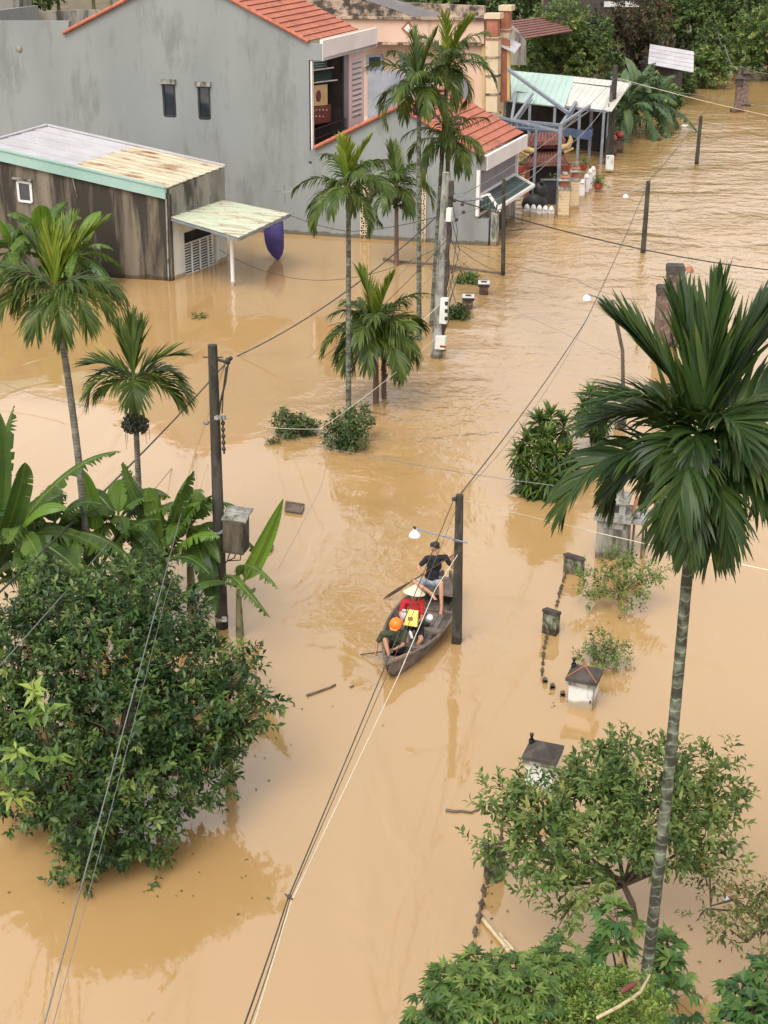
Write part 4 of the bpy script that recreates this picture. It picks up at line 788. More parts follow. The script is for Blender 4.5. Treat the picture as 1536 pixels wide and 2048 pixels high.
for i, (x, y, h) in enumerate([(1053, 431, .45), (1066, 432, .45), (1078, 433, .45), (1090, 434, .45), (1102, 435, .45), (1163, 398, 1.0), (1171, 390, 1.1), (1178, 383, 1.2), (1184, 374, 1.1)]):
    g = G(x, y); b = MB(); b.box(g+V3(0, 0, h*.4-.2), (.13, .05, h*.4+.2)); b.lathe(g+V3(0, 0, h*.8), [(.13, 0), (.11, .1), (.05, .17), (0, .19)], 10)
    tag(b.build('white_picket', 'white'), 'white round-topped picket in the drowned fence between the grey house and the ochre pillar' if i < 5 else 'tall white round-topped picket in the drowned fence behind the ochre pillars', 'picket', 'white pickets by the gate')
def pot(x, y, Y, r, h, label, m='redjar', plant=None):
    p = at(x, y, Y); e = empty('flower_pot', p, label, 'flower pot'); b = MB(); b.lathe(p, [(0, 0), (r*.6, 0), (r, h*.5), (r*.85, h*.85), (r, h), (r*.8, h)], 14); b.build('pot', m, e)
    if plant: 
        P = p+V3(0, 0, h)+RNG.normal(0, .12, (plant, 3))*[1.3, 1, .8]; V, F, R = twigs(P, RNG.normal(0, .6, (plant, 3))+[0, 0, 1], 7, .3, .17, .06); quadmesh('plant', V, F, R, 'guava', e)
pot(1039, 350, 74, .25, .5, 'red glazed pot with a leafy plant beside the grey house porch', plant=14); pot(1131, 345, 78, .3, .42, 'round red glazed jar beside the fence pillars', plant=10); pot(1167, 340, 80, .2, .35, 'small red pot with plant above the white pickets', plant=26); pot(1196, 378, 76, .25, .3, 'dark pot overflowing with leaves at the fence end', plant=40); pot(1165, 382, 75, .16, .5, 'narrow red pot standing between the white pickets', plant=None); pot(1100, 378, YT-1, .2, .3, 'pot of leafy plant in front of the temple gate', plant=22)
# submerged motorbike-like dark shape and small dark door by the fence
g = G(1068, 422); e = empty('covered_motorbike', g, 'black covered motorbike half sunk behind the white pickets', 'motorbike'); b = MB(); b.ell(g+V3(0, 0, .35), (.62, .3, .5)); b.ell(g+V3(.25, .1, .95), (.35, .22, .4)); b.build('cover', 'black', e); b = MB(); b.tube([g+V3(-.1, 0, 1.1), g+V3(.6, 0, 1.15)], .03, 6); b.ell(g+V3(.3, -.05, 1.38), (.12, .12, .12)); b.build('handlebar', 'black', e)
g = G(1098, 409); b = MB(); b.prism([low(g)-V3(.42, 0, 0), low(g)+V3(.42, 0, 0), V3(g[0]+.42, g[1], 1.15), V3(g[0]-.42, g[1], 1.15)], (0, .06, 0)); b.bar(V3(g[0]-.46, g[1], 1.2), V3(g[0]+.46, g[1], 1.2), .12, .06, 1); tag(b.build('iron_gate_leaf', ['black', 'steel']), 'black sheet-iron gate leaf between motorbike and ochre pillar', 'gate')
# far silver roof
e = empty('silver_roofed_shed', G(1345, 170), 'open shed with silver sheet roof under the far trees', 'shed'); z1, z0 = 3.3, 2.4; a, b_, c, d = G(1300, 88, z1), G(1388, 103, z1), G(1383, 147, z0), G(1296, 128, z0)
b = MB(); courses(b, a, d, b_-a, 5, .03, 0, 0, .04); b.build('roof', 'zinc', e); b = MB(); b.prism([low(d)+V3(.5, 1.5, 0), d+V3(.5, 1.5, -.1), c+V3(-.3, 1.5, -.1), low(c)+V3(-.3, 1.5, 0)], (0, 6, 0)); b.build('wall', 'dkconc', e)
# ---------------------------------------------------------------- boat
BS = V3(1.42, 30.44, 0); BA = nrm(V3(-.295, -.955, 0)); BB = nrm(V3(-.955, .295, 0)); BZ = V3(0, 0, 1)
BT = lambda t, w, z: BS+BA*t+BB*w+BZ*z
def BQ(x, y, t): return pl(x, y, BS+BA*t, BA)
BL = 4.5
def bsec(u):
    hw = .64*max(0., math.sin(math.pi*min(1, (u**.95)*.965+.035)))**.9; gz = .32+.16*abs(u-.5)**2*4; kz = -.14+.42*max(0, (u-.78)/.22)**2+.3*max(0, (.14-u)/.14)**2
    return hw, gz, kz
boat = empty('rowing_boat', BT(2.3, 0, 0), 'long narrow weathered wooden rowing boat carrying three people past the lamp post', 'boat')
def hull(inner):
    mb = MB(); nu, nw = 30, 12; vs = []
    for i in range(nu+1):
        u = i/nu; hw, gz, kz = bsec(u); hw -= .03*inner; kz += .04*inner
        for j in range(nw+1):
            s = -1+2*j/nw; w_ = hw*math.copysign(abs(s)**.62, s); z = kz+(gz-kz)*abs(s)**2.4; vs.append(BT(u*BL, w_, z))
    mb.add(vs, [(i*(nw+1)+j, (i+1)*(nw+1)+j, (i+1)*(nw+1)+j+1, i*(nw+1)+j+1) for i in range(nu) for j in range(nw)], 0, True); return mb
h = hull(0); h2 = hull(1); n0 = len(h.v); h.add(h2.v, [tuple(reversed(f)) for f in h2.f], 0, True); h.build('hull', 'boatwood', boat, recalc=False)
for s in (-1, 1):
    mb = MB(); pts = [BT(i/30*BL, s*(bsec(i/30)[0]), bsec(i/30)[1]+.01) for i in range(31)]; mb.tube(pts, .032, 6); mb.build('gunwale', 'boatwood', boat)
mb = MB()
for k in range(5):
    w_ = -.26+.13*k
    mb.bar(BT(1.3, w_, .04), BT(3.25, w_, .04), .12, .025)
mb.build('floorboard', 'boatfloor', boat)
mb = MB(); rows = []
for i in range(31):
    u = .04+.9*i/30; hw, gz, kz = bsec(u)
    if kz < .02: q = max(0., (.03-kz)/(gz-kz))**(1/2.4); rows.append((u*BL, (hw-.02)*q**.62))
mb.add([BT(t, -w_, .03) for t, w_ in rows]+[BT(t, w_, .03) for t, w_ in rows], [(i, i+1, i+1+len(rows), i+len(rows)) for i in range(len(rows)-1)]); mb.build('bottom_board', 'boatwood', boat)
for t, z in ((1.62, .30), (2.45, .26), (3.25, .26)):
    mb = MB(); w_ = bsec(t/BL)[0]*.97; mb.bar(BT(t, -w_, z), BT(t, w_, z), .17 if t > 2 else .07, .035); mb.build('thwart', 'boatwood', boat)
for t in (1.1, 2.05, 2.9, 3.7):
    mb = MB(); hw, gz, kz = bsec(t/BL); mb.tube([BT(t, (hw-.035)*math.copysign(abs(s)**.62, s), kz+.06+(gz-kz-.05)*abs(s)**2.4) for s in [x/8-1 for x in range(17)]], .022, 6); mb.build('rib', 'boatwood', boat)
mb = MB(); pp = []
for i in range(7): t = .18+i*.13; pp.append((t, bsec(t/BL)[0]-.04, bsec(t/BL)[1]-.03))
mb.add([BT(t, -w_, z) for t, w_, z in pp]+[BT(t, w_, z) for t, w_, z in pp], [(i, i+1, i+8, i+7) for i in range(6)]); mb.build('stern_deck', 'boatwood', boat)
mb = MB(); pp = []
for i in range(6): t = 3.95+i*.1; pp.append((t, max(.01, bsec(t/BL)[0]-.03), bsec(t/BL)[1]-.05))
mb.add([BT(t, -w_, z) for t, w_, z in pp]+[BT(t, w_, z) for t, w_, z in pp], [(i, i+1, i+7, i+6) for i in range(5)]); mb.build('bow_deck', 'boatwood', boat)

# ---------------------------------------------------------------- people
def fuse(name, mb, mat, parent, vox=.011, smooth=3):
    """overlapping closed forms fused into one continuous surface"""
    me = bpy.data.meshes.new('tmp'); me.from_pydata([tuple(p) for p in mb.v], [], mb.f); import bmesh
    bm = bmesh.new(); bm.from_mesh(me); bmesh.ops.recalc_face_normals(bm, faces=bm.faces); bm.to_mesh(me); bm.free()
    o = bpy.data.objects.new('tmp', me); COL.objects.link(o); r = o.modifiers.new('r', 'REMESH'); r.mode = 'VOXEL'; r.voxel_size = vox; s = o.modifiers.new('s', 'SMOOTH'); s.iterations = smooth; s.factor = .5
    dg = bpy.context.evaluated_depsgraph_get(); m2 = bpy.data.meshes.new_from_object(o.evaluated_get(dg)); bpy.data.objects.remove(o)
    n = len(m2.vertices); co = np.empty(n*3, np.float32); m2.vertices.foreach_get('co', co); co = co.reshape(-1, 3)-ORG[parent]; m2.vertices.foreach_set('co', co.astype(np.float32).ravel())
    m2.polygons.foreach_set('use_smooth', np.ones(len(m2.polygons), bool)); m2.materials.clear(); m2.name = name; m2.update(); return link(name, m2, mat, parent, None)
def hand(mb, w_, d, pn, side, curl=1.1):
    """palm, four bent fingers and a thumb from the side of the palm; d along the hand, pn out of the back of the hand"""
    d = nrm(d); sd = nrm(np.cross(d, pn)); pn = nrm(np.cross(sd, d)); c = w_+d*.045
    mb.cap(w_, c, .024, .03, 10); mb.ell(w_+d*.05, (.04, .018, .048), (sd, pn, d), 10)
    for k, (o, L) in enumerate(((-.030, .066), (-.010, .076), (.011, .072), (.031, .056))):
        p0 = w_+d*.08+sd*o; a1 = curl*.5; a2 = curl*1.2; a3 = curl*1.9
        p1 = p0+(d*math.cos(a1)-pn*math.sin(a1))*L*.42; p2 = p1+(d*math.cos(a2)-pn*math.sin(a2))*L*.34; p3 = p2+(d*math.cos(a3)-pn*math.sin(a3))*L*.26
        mb.cap(p0-d*.02, p1, .0115, .0105, 8); mb.cap(p1, p2, .0105, .0095, 8); mb.cap(p2, p3, .0095, .0085, 8)
    t0 = w_+d*.03+sd*side*.034; t1 = t0+(d*.6+sd*side*.7-pn*.45)*.036; t2 = t1+(d*.6-sd*side*.1-pn*.8)*.032
    mb.cap(t0, t1, .014, .012, 8); mb.cap(t1, t2, .012, .01, 8)
def foot(mb, ank, toe, up=BZ):
    d = nrm(toe-ank); sd = nrm(np.cross(d, up)); mb.cap(ank, ank+d*.05-up*.02, .036, .035, 10); mb.cap(ank-d*.03-up*.035, ank+d*.1-up*.04, .034, .036, 10); mb.cap(ank+d*.08-up*.042, toe-d*.035-up*.045, .034, .032, 10)
    for k in range(5): o = -.032+k*.016; mb.cap(toe+sd*o-d*.04-up*.048, toe+sd*o+d*(.012-abs(k-1)*.006)-up*.05, .012, .0095, 8)
def head(mb, c, f, u):
    f = nrm(f); u = nrm(u-f*np.dot(u, f)); s = np.cross(f, u)
    mb.ell(c+u*.02-f*.008, (.077, .095, .092), (s, f, u), 16); mb.ell(c-u*.045+f*.022, (.056, .066, .062), (s, f, u), 14); mb.ell(c-u*.088+f*.055, (.024, .022, .02), (s, f, u), 10)
    mb.cap(c+f*.083+u*.012, c+f*.106-u*.022, .009, .016, 8); mb.cap(c+f*.083+u*.03-s*.035, c+f*.083+u*.03+s*.035, .012, .012, 8)
    mb.cap(c+f*.082-u*.052-s*.018, c+f*.082-u*.052+s*.018, .009, .009, 8)
    for q in (-1, 1): mb.ell(c+s*q*.079-u*.005-f*.01, (.011, .02, .032), (s, f, u), 8); mb.ell(c+s*q*.048-u*.025+f*.05, (.024, .024, .026), (s, f, u), 8)
    return f, u, s
def face_bits(c, f, u, s, e):
    for q in (-1, 1):
        m_ = MB(); m_.ell(c+f*.083+s*q*.032+u*.006, (.013, .008, .008), (s, f, u), 10); ey = m_.build('eye', 'whiteplastic', e); m_ = MB(); m_.ell(c+f*.0885+s*q*.032+u*.006, (.006, .004, .006), (s, f, u), 8); m_.build('iris', 'black', ey)
    m_ = MB(); m_.cap(c+f*.0925-u*.052-s*.017, c+f*.0925-u*.052+s*.017, .0035, .0035, 6); m_.build('mouth', 'darkred', e)
def person(label, J, skin, shirt, short, faced, hairf=True):
    """J: joint positions; faced: facing direction of the head; J['bf'] body forward"""
    e = empty('person', J['pel'], label, 'person', None); mb = MB(); P = {k: np.array(v, float) for k, v in J.items()}
    pel, neck, hd = P['pel'], P['neck'], P['head']; bf = nrm(P['bf']); up = nrm(neck-pel); rt = nrm(np.cross(bf, up)); fw = np.cross(up, rt); chest = pel+(neck-pel)*.70
    def torso(m_, g):
        m_.ell(pel+up*(.03 if g == 0 else .10), (.155+g, .115+g, .12+g if g == 0 else .09), (rt, fw, up), 18); m_.ell(pel+(neck-pel)*.36, (.148+g, .108+g, .15), (rt, fw, up), 18); m_.ell(chest-up*.03, (.165+g, .11+g, .15+g), (rt, fw, up), 18)
        m_.cap(P['shL'], P['shR'], .058+g, .058+g, 12); m_.ell(chest+up*.06, (.13+g, .095+g, .09+g), (rt, fw, up), 16)
    torso(mb, 0); mb.cap(neck-up*.03, hd-nrm(faced)*.01-up*.04, .052, .05, 12)
    hf, hu, hs2 = head(mb, hd, np.array(faced, float), P.get('hu', up))
    for s in 'LR':
        mb.cap(P['sh'+s], P['el'+s], .048, .037, 12); mb.cap(P['el'+s], P['wr'+s], .039, .026, 12); mb.cap(P['hip'+s], P['kn'+s], .082, .055, 14); mid = P['kn'+s]+(P['an'+s]-P['kn'+s])*.35
        mb.cap(P['kn'+s], mid, .052, .053, 12); mb.cap(mid, P['an'+s], .052, .034, 12); foot(mb, P['an'+s], P['toe'+s]); hand(mb, P['wr'+s], P['hd'+s], P['pn'+s], 1 if s == 'L' else -1)
    fuse('body', mb, skin, e)
    m_ = MB(); torso(m_, .014)
    for s in 'LR': m_.cap(P['sh'+s], P['sh'+s]+(P['el'+s]-P['sh'+s])*.62, .064, .058, 12)
    fuse('shirt', m_, shirt, e, .012)
    m_ = MB(); m_.ell(pel, (.17, .13, .115), (rt, fw, up), 16)
    for s in 'LR': m_.cap(P['hip'+s], P['hip'+s]+(P['kn'+s]-P['hip'+s])*.72, .10, .083, 14)
    fuse('shorts', m_, short, e, .012); face_bits(hd, hf, hu, hs2, e)
    if hairf:
        m_ = MB(); m_.ell(hd+hu*.038-hf*.022, (.087, .098, .088), (hs2, hf, hu), 16); m_.ell(hd+hu*.0-hf*.055, (.078, .055, .075), (hs2, hf, hu), 14)
        for k in range(7): m_.cap(hd+hu*.1+hf*(.03)+hs2*(-.045+k*.015), hd+hu*(.062)+hf*.088+hs2*(-.05+k*.017), .02, .01, 8)
        for q in (-1, 1): m_.ell(hd+hs2*q*.078+hu*.02-hf*.005, (.012, .03, .035), (hs2, hf, hu), 8)
        fuse('hair', m_, 'hair', e, .009, 2)
    return e, hf, hu, hs2
f1 = nrm(BA*.55+BB*.75-BZ*.25)
sh = dict(pel=BQ(862, 1163, .95), neck=BQ(872, 1111, .86), head=BQ(870, 1094, .84), bf=BA+BB*.12, shL=BQ(854, 1117, .92), shR=BQ(891, 1115, .85), elL=BQ(836, 1135, 1.0), wrL=BQ(842, 1145, 1.16), elR=BQ(905, 1135, .92), wrR=BQ(905, 1119, 1.0),
    hipL=BQ(856, 1168, 1.0), hipR=BQ(872, 1168, 1.0), knL=BQ(829, 1164, 1.38), anL=BQ(863, 1187, 1.55), toeL=BQ(872, 1195, 1.62), knR=BQ(882, 1166, 1.42), anR=BQ(883, 1214, 1.68), toeR=BQ(881, 1224, 1.86))
sh['hdL'] = BQ(850, 1147, 1.22)-sh['wrL']; sh['pnL'] = BA; sh['hdR'] = BZ+BB*.1; sh['pnR'] = BA*1.
sh['hipL'][2] = sh['hipR'][2] = sh['pel'][2]-.02
person('person in black shirt and pale denim shorts paddling from the stern, head turned aside', sh, 'skin', 'blackcloth', 'greyshort', f1)
def paddle(p0, p1, p2, label, r=.014, bw=.075):
    e = empty('paddle', p0, label, 'paddle', 'boat paddles'); m_ = MB(); m_.tube([p0, p1], r, 8); m_.build('shaft', 'paddle', e); m_ = MB(); d = nrm(p2-p1); s_ = nrm(np.cross(d, BA)); q = np.cross(d, s_); L = np.linalg.norm(p2-p1)
    pts = [(0, r), (.15, bw*.6), (.4, bw), (.8, bw*.9), (1, bw*.15)]
    vs = [p1+d*L*t+s_*h for t, h in pts]+[p1+d*L*t-s_*h for t, h in reversed(pts)]; m_.prism([v+q*.009 for v in vs], -q*.018); m_.build('blade', 'paddle', e)
a_, b_, c_ = BQ(908, 1109, 1.08), BQ(816, 1165, 1.34), G(767, 1198, .02); paddle(a_, a_+(c_-a_)*.62, c_, 'long dark paddle held across the body by the person in black', bw=.038)
f2 = nrm(BA*.8-BB*.1-BZ*.5)
p2 = dict(pel=BQ(829, 1247, 2.38), neck=BQ(827, 1199, 2.42), head=BQ(828, 1188, 2.47), bf=BA, shL=BQ(808, 1204, 2.46), shR=BQ(843, 1204, 2.42), elL=BQ(801, 1228, 2.6), wrL=BQ(806, 1243, 2.8), elR=BQ(844, 1238, 2.52), wrR=BQ(830, 1247, 2.72),
    hipL=BQ(820, 1254, 2.46), hipR=BQ(838, 1254, 2.44), knL=BQ(812, 1272, 2.9), anL=BQ(815, 1300, 3.02), toeL=BQ(811, 1309, 3.2), knR=BQ(842, 1279, 2.88), anR=BQ(832, 1302, 2.95), toeR=BQ(828, 1310, 3.12))
p2['hdL'] = BA-BB*.6; p2['pnL'] = BZ; p2['hdR'] = BA+BB*.7; p2['pnR'] = BZ*1.; p2['hipL'][2] = p2['hipR'][2] = p2['pel'][2]-.02
for k in ('anL', 'anR', 'toeL', 'toeR'): p2[k][2] = max(p2[k][2], .10)
e2_, hf, hu, hs2 = person('person in red polo shirt and black shorts seated mid-boat under a conical hat', p2, 'skin', 'redcloth', 'blackcloth', f2)
# conical hat is worn: child of the person
ha = nrm(BZ-BA*.17-BB*.10); hc = p2['head']+ha*.035; m_ = MB(); m_.lathe(hc, [(.235, -.005), (.0, .185)], 40, ax=ha, smooth=False); m_.lathe(hc, [(.228, -.008), (.0, .178)], 40, ax=ha, smooth=False)
for k in range(8): m_.lathe(hc, [(.238-.028*k, -.004+.0225*k), (.232-.028*k, .004+.0225*k)], 40, ax=ha)
m_.build('conical_hat', 'straw', e2_, recalc=False)
f3 = nrm(BA*.8+BB*.1-BZ*.6)
p3 = dict(pel=BQ(796, 1297, 3.25), neck=BQ(793, 1262, 3.42), head=BQ(792, 1250, 3.52), bf=BA+BB*.15, shL=BQ(766, 1268, 3.44), shR=BQ(810, 1266, 3.40), elL=BQ(753, 1288, 3.52), wrL=BQ(753, 1301, 3.66), elR=BQ(806, 1290, 3.52), wrR=BQ(788, 1299, 3.70),
    hipL=BQ(786, 1304, 3.32), hipR=BQ(804, 1304, 3.3), knL=BQ(770, 1280, 3.68), anL=BQ(778, 1320, 3.98), toeL=BQ(779, 1333, 4.18), knR=BQ(822, 1308, 3.6), anR=BQ(787, 1334, 4.12), toeR=BQ(775, 1340, 4.32))
p3['hdL'] = -BZ*.5+BA; p3['pnL'] = BB*1.; p3['hdR'] = BB+BA*.4-BZ*.2; p3['pnR'] = BZ+BA*.3; p3['hipL'][2] = p3['hipR'][2] = p3['pel'][2]-.01
for k, z in (('anL', .36), ('toeL', .36), ('anR', .40), ('toeR', .42)): p3[k][2] = max(p3[k][2], z-.03)
e3_, hf, hu, hs2 = person('person in olive shirt and orange helmet crouching with a paddle in the bow', p3, 'skin2', 'greencloth', 'blackcloth', f3, hairf=True)
m_ = MB(); hc = p3['head']+hu*.045-hf*.01; prof = [(.128*math.cos(t), .118*math.sin(t)) for t in [i*math.pi/2/9 for i in range(10)]]; m_.lathe(hc, [(.135, -.012), (.14, -.004), (.128, .0)]+prof[1:], 24, ax=hu); m_.lathe(hc, [(.12, -.01)]+[(a*.93, b*.92) for a, b in prof], 24, ax=hu)
m_.tube([hc-hf*.11+hu*.06, hc+hu*.12, hc+hf*.11+hu*.06], .016, 8); br = hc+hf*.13-hu*.004; m_.prism([br-hs2*.095-hf*.03, br-hs2*.06+hf*.035, br+hs2*.06+hf*.035, br+hs2*.095-hf*.03], hu*.012); m_.build('helmet', 'helmet', e3_, recalc=False)
a_ = BQ(792, 1300, 3.78); c_ = G(717, 1309.5, -.02); paddle(a_, a_+(c_-a_)*.93, c_-BZ*.35+(c_-a_)*.1, 'short paddle held low over the side by the person in the orange helmet', bw=.06)
# cargo
c_ = BQ(824, 1236, 2.86); e = empty('yellow_sack', c_-BZ*.15, 'yellow printed sack held on the lap of the person in red', 'sack'); m_ = MB(); m_.box(c_, (.14, .05, .17), (BB, nrm(BA+BZ*.4), nrm(BZ-BA*.4)), top=.85); 
bag = fuse('sack_body', m_, 'yellowbag', e, .012, 3); m_ = MB(); m_.box(c_+nrm(BA+BZ*.4)*.052+BB*.02-BZ*.02, (.055, .004, .04), (BB, nrm(BA+BZ*.4), nrm(BZ-BA*.4))); m_.build('print', 'redbrown', e)
c_ = BQ(808, 1232, 2.86); m_ = MB(); m_.ell(c_, (.07, .05, .1), (BB, BA, BZ)); m_.tube([c_+BZ*.08, c_+BZ*.14], [.03, .045], 8); tag(m_.build('pink_bag', 'pink'), 'small pale pink plastic bag beside the yellow sack', 'bag')
c_ = BQ(859, 1236, 2.35); e = empty('plastic_jug', c_, 'white plastic jug with round lid next to the person in red', 'jug'); dj = nrm(BA*.6+BZ*.6-BB*.3); m_ = MB(); m_.lathe(c_-dj*.16, [(0, 0), (.06, 0), (.075, .02), (.075, .15), (.05, .19), (.04, .2)], 18, ax=dj); m_.build('jug_body', 'whiteplastic', e); m_ = MB(); m_.lathe(c_+dj*.035, [(.068, 0), (.068, .03), (.06, .035), (0, .035)], 18, ax=dj); m_.build('lid', 'lampw', e)
c_ = BQ(822, 1270, 3.05); e = empty('water_bottle', c_, 'clear-white water bottle lying between the red and olive shirts', 'bottle'); dj = nrm(BZ+BB*.3); m_ = MB(); m_.lathe(c_-dj*.08, [(0, 0), (.032, 0), (.034, .02), (.034, .13), (.02, .17), (.014, .18)], 14, ax=dj); m_.build('bottle_body', 'whiteplastic', e); m_ = MB(); m_.lathe(c_+dj*.1, [(.017, 0), (.017, .02), (0, .02)], 10, ax=dj); m_.build('cap', 'bluemetal', e)
c_ = BT(1.9, -.05, .06); m_ = MB(); m_.lathe(c_, [(0, 0), (.09, 0), (.11, .08), (.1, .08), (.085, .01), (0, .01)], 16); tag(m_.build('bailing_bowl', 'greencloth', recalc=False), 'dark green bailing bowl on the boat floor behind the thwart', 'bowl')

# ---------------------------------------------------------------- poles
def vpole(px, py, topx, topy, label, r0, r1, square=False, group='utility poles', cat='utility pole', name='utility_pole', mat='conc'):
    g = G(px, py); t = at(topx, topy, g[1]); e = empty(name, g, label, cat, group); m_ = MB(); b0 = g-V3(0, 0, .8)
    if square: 
        d = t-b0; n = 1; ax = (nrm(V3(1, -.25, 0)), nrm(V3(.25, 1, 0))); vs = []
        for p, r in ((b0, r0), (t, r1)):
            for i, j in ((-1, -1), (1, -1), (1, 1), (-1, 1)): vs.append(p+ax[0]*r*i+ax[1]*r*j)
        m_.add(vs, [(3, 2, 1, 0), (4, 5, 6, 7), (0, 1, 5, 4), (1, 2, 6, 5), (2, 3, 7, 6), (3, 0, 4, 7)])
    else: m_.tube([b0, g, g+(t-g)*.5, t], [r0*1.02, r0, (r0+r1)/2, r1], 14)
    m_.build('pole', mat, e); return e, g, t
def sub(parent, name, mat, fn): m_ = MB(); fn(m_); return m_.build(name, mat, parent)
# 1 left
e, g, t = vpole(444, 1255, 425, 690, 'round dark concrete utility pole rising from the banana plants at left', .135, .095); up_ = nrm(t-g); pp = lambda f: g+(t-g)*f; POLE1 = pp
sub(e, 'insulator_rack', 'concpale', lambda m: (m.bar(pp(.765)+V3(.0, -.14, 0), pp(.765)+V3(.24, -.1, 0), .1, .05), [m.lathe(pp(.765)+V3(.06+.07*k, -.17, -.03), [(.03, 0), (.035, .04), (.02, .06), (.03, .09)], 8) for k in range(3)]))
sub(e, 'insulator_rod', 'black', lambda m: m.tube([pp(.76)+V3(.165, -.1, 0), pp(.64)+V3(.175, -.1, 0)], .018, 6)); [sub(e, 'insulator', 'black', lambda m: m.ell(pp(.745-.022*k)+V3(.17, -.1, 0), (.045, .045, .05), n=8)) for k in range(5)]
sub(e, 'top_bracket', 'black', lambda m: (m.tube([pp(.96)-V3(.2, 0, 0), pp(.96)+V3(.2, 0, 0)], .014, 6), m.tube([pp(.955)+V3(.1, -.05, 0), pp(.955)+V3(.28, -.05, -.06)], .03, 6), m.ell(pp(.95)+V3(.3, -.05, 0), (.06, .05, .08), n=8), m.ell(pp(.95)+V3(.36, -.05, .06), (.04, .04, .05), n=8)))
sub(e, 'downlead', 'black', lambda m: (m.tube([pp(.94)+V3(.3, -.05, 0), pp(.88)+V3(.24, -.08, 0), pp(.82)+V3(.14, -.12, 0), pp(.78)+V3(.1, -.12, 0)], .02, 6), m.tube([pp(.93)+V3(.26, -.05, 0), pp(.86)+V3(.2, -.1, 0), pp(.78)+V3(.16, -.12, 0)], .013, 6)))
sub(e, 'left_clamp', 'wiregrey', lambda m: (m.ell(pp(.745)-V3(.17, .08, 0), (.07, .05, .05), n=8), m.bar(pp(.745)-V3(.17, .05, 0), pp(.745), .03, .03)))
sub(e, 'band', 'concpale', lambda m: (m.lathe(pp(.36)-up_*.02, [(.125, 0), (.13, .0), (.13, .03), (.125, .03)], 16), m.lathe(pp(.03), [(.145, 0), (.147, .0), (.147, .09), (.145, .09)], 16)))
sub(e, 'number_plate', 'lampw', lambda m: m.box(pp(.035)+V3(.07, -.14, .05), (.05, .01, .06)))
sub(e, 'bracket', 'steel', lambda m: (m.bar(pp(.36)+V3(0, -.13, 0), pp(.40)+V3(.5, -.12, 0), .05, .05), m.bar(pp(.36)+V3(.1, -.02, 0), pp(.42)+V3(.5, .1, 0), .05, .05)))
be = empty('distribution_box', pp(.3)+V3(.4, 0, 0), 'large weathered distribution box with cover board clamped to the left pole', 'box'); bc = at(472, 1068, g[1]-.05); ax = (nrm(V3(.95, -.25, -.02)), nrm(V3(.25, .95, .0)), nrm(V3(.02, 0, 1)))
sub(be, 'box_body', 'boxwood', lambda m: m.box(bc, (.22, .2, .37), ax)); sub(be, 'cover_board', 'concpale', lambda m: (m.box(bc+V3(0, -.04, .39), (.27, .13, .02), (ax[0], nrm(ax[1]+V3(0, 0, .35)), nrm(ax[2]-V3(0, .35, 0))), 0), m.box(bc+V3(.06, .18, .46), (.27, .12, .02), (ax[0], nrm(ax[1]+V3(0, 0, .1)), ax[2]))))
sub(be, 'door', 'bark', lambda m: m.box(bc+ax[1]*-.205, (.18, .006, .32), ax)); sub(be, 'cable_tail', 'black', lambda m: [m.tube([bc-V3(-.1*k, 0, .36), bc-V3(-.12*k+.05, 0, .55+.05*k), bc-V3(.2, 0, .62), pp(.22)], .014, 5) for k in (-1, 0, 1)])
# 2 centre square lamp post
e, g, t = vpole(914, 1285, 919, 990, 'square dark concrete post with street lamp beside the boat', .10, .068, True, None, 'lamp post', 'lamp_post'); POLE2T = t; g2 = g; Y2 = g[1]
la, lb = at(935, 1086, Y2-.15), at(831, 1057, Y2-.15); sub(e, 'lamp_arm', 'steel', lambda m: (m.tube([la, lb], .017, 8), m.bar(at(921, 1083, Y2-.08), at(906, 1079, Y2-.2), .03, .05)))
sh_ = sub(e, 'lamp_shade', 'lampw', lambda m: (m.lathe(lb+V3(-.01, 0, -.17), [(.13, 0), (.13, .012), (.12, .05), (.08, .1), (.045, .125), (.04, .15), (.0, .155)], 20), m.lathe(lb+V3(-.01, 0, -.17), [(.0, .05), (.08, .04), (.115, .005), (.13, 0)], 20)))
sub(e, 'lamp_holder', 'black', lambda m: (m.tube([lb+V3(-.01, 0, -.05), lb+V3(-.01, 0, .03)], .022, 8), m.ell(lb+V3(-.03, 0, .035), (.03, .02, .02), n=8)))
sub(e, 'wire_clamp', 'black', lambda m: m.ell(at(908, 998, Y2-.1), (.05, .04, .05), n=8))
# 3,5,6,7... posts
e, g, t = vpole(1006, 550, 1008, 358, 'slender black pole by the corner of the grey house', .085, .07); P3T = t
sub(e, 'cable_band', 'black', lambda m: m.ell(g+(t-g)*.28, (.11, .11, .07), n=8))
e, g, t = vpole(1286, 505, 1297, 362, 'dark square pole with small lamp standing in open street water', .11, .085, True); P5T = t
la, lb = t+V3(-.1, 0, -.25), at(1252, 387, g[1]); sub(e, 'lamp_arm', 'steel', lambda m: m.tube([la, lb], .02, 6)); sub(e, 'lamp_shade', 'lampw', lambda m: m.lathe(lb+V3(0, 0, -.15), [(.13, 0), (.11, .06), (.04, .12), (0, .13)], 12))
e, g, t = vpole(1393, 328, 1402, 232, 'short leaning dark pole alone in the upper right current', .12, .09, True); P6T = t
e, g, t = vpole(1219, 318, 1231, 130, 'tall far utility pole with boxes beside the open-sided house', .2, .14); P7T = t
sub(e, 'second_pole', 'conc', lambda m: m.tube([low(G(1212, 330)), at(1224, 170, g[1])], [.11, .09], 10)); sub(e, 'meter_box', 'dirtywhite', lambda m: m.box(G(1218, 345)+V3(0, 0, .5), (.2, .15, .4))); sub(e, 'crossarm', 'steel', lambda m: m.bar(at(1222, 155, g[1]), at(1245, 160, g[1]), .1, .1))
e, g, t = vpole(1478, 222, 1485, 135, 'short dark pole behind the far drowned gateposts', .11, .09); P8T = t
e, g, t = vpole(1431, 138, 1434, 45, 'farthest utility pole where the water meets the trees', .16, .12); P9T = t
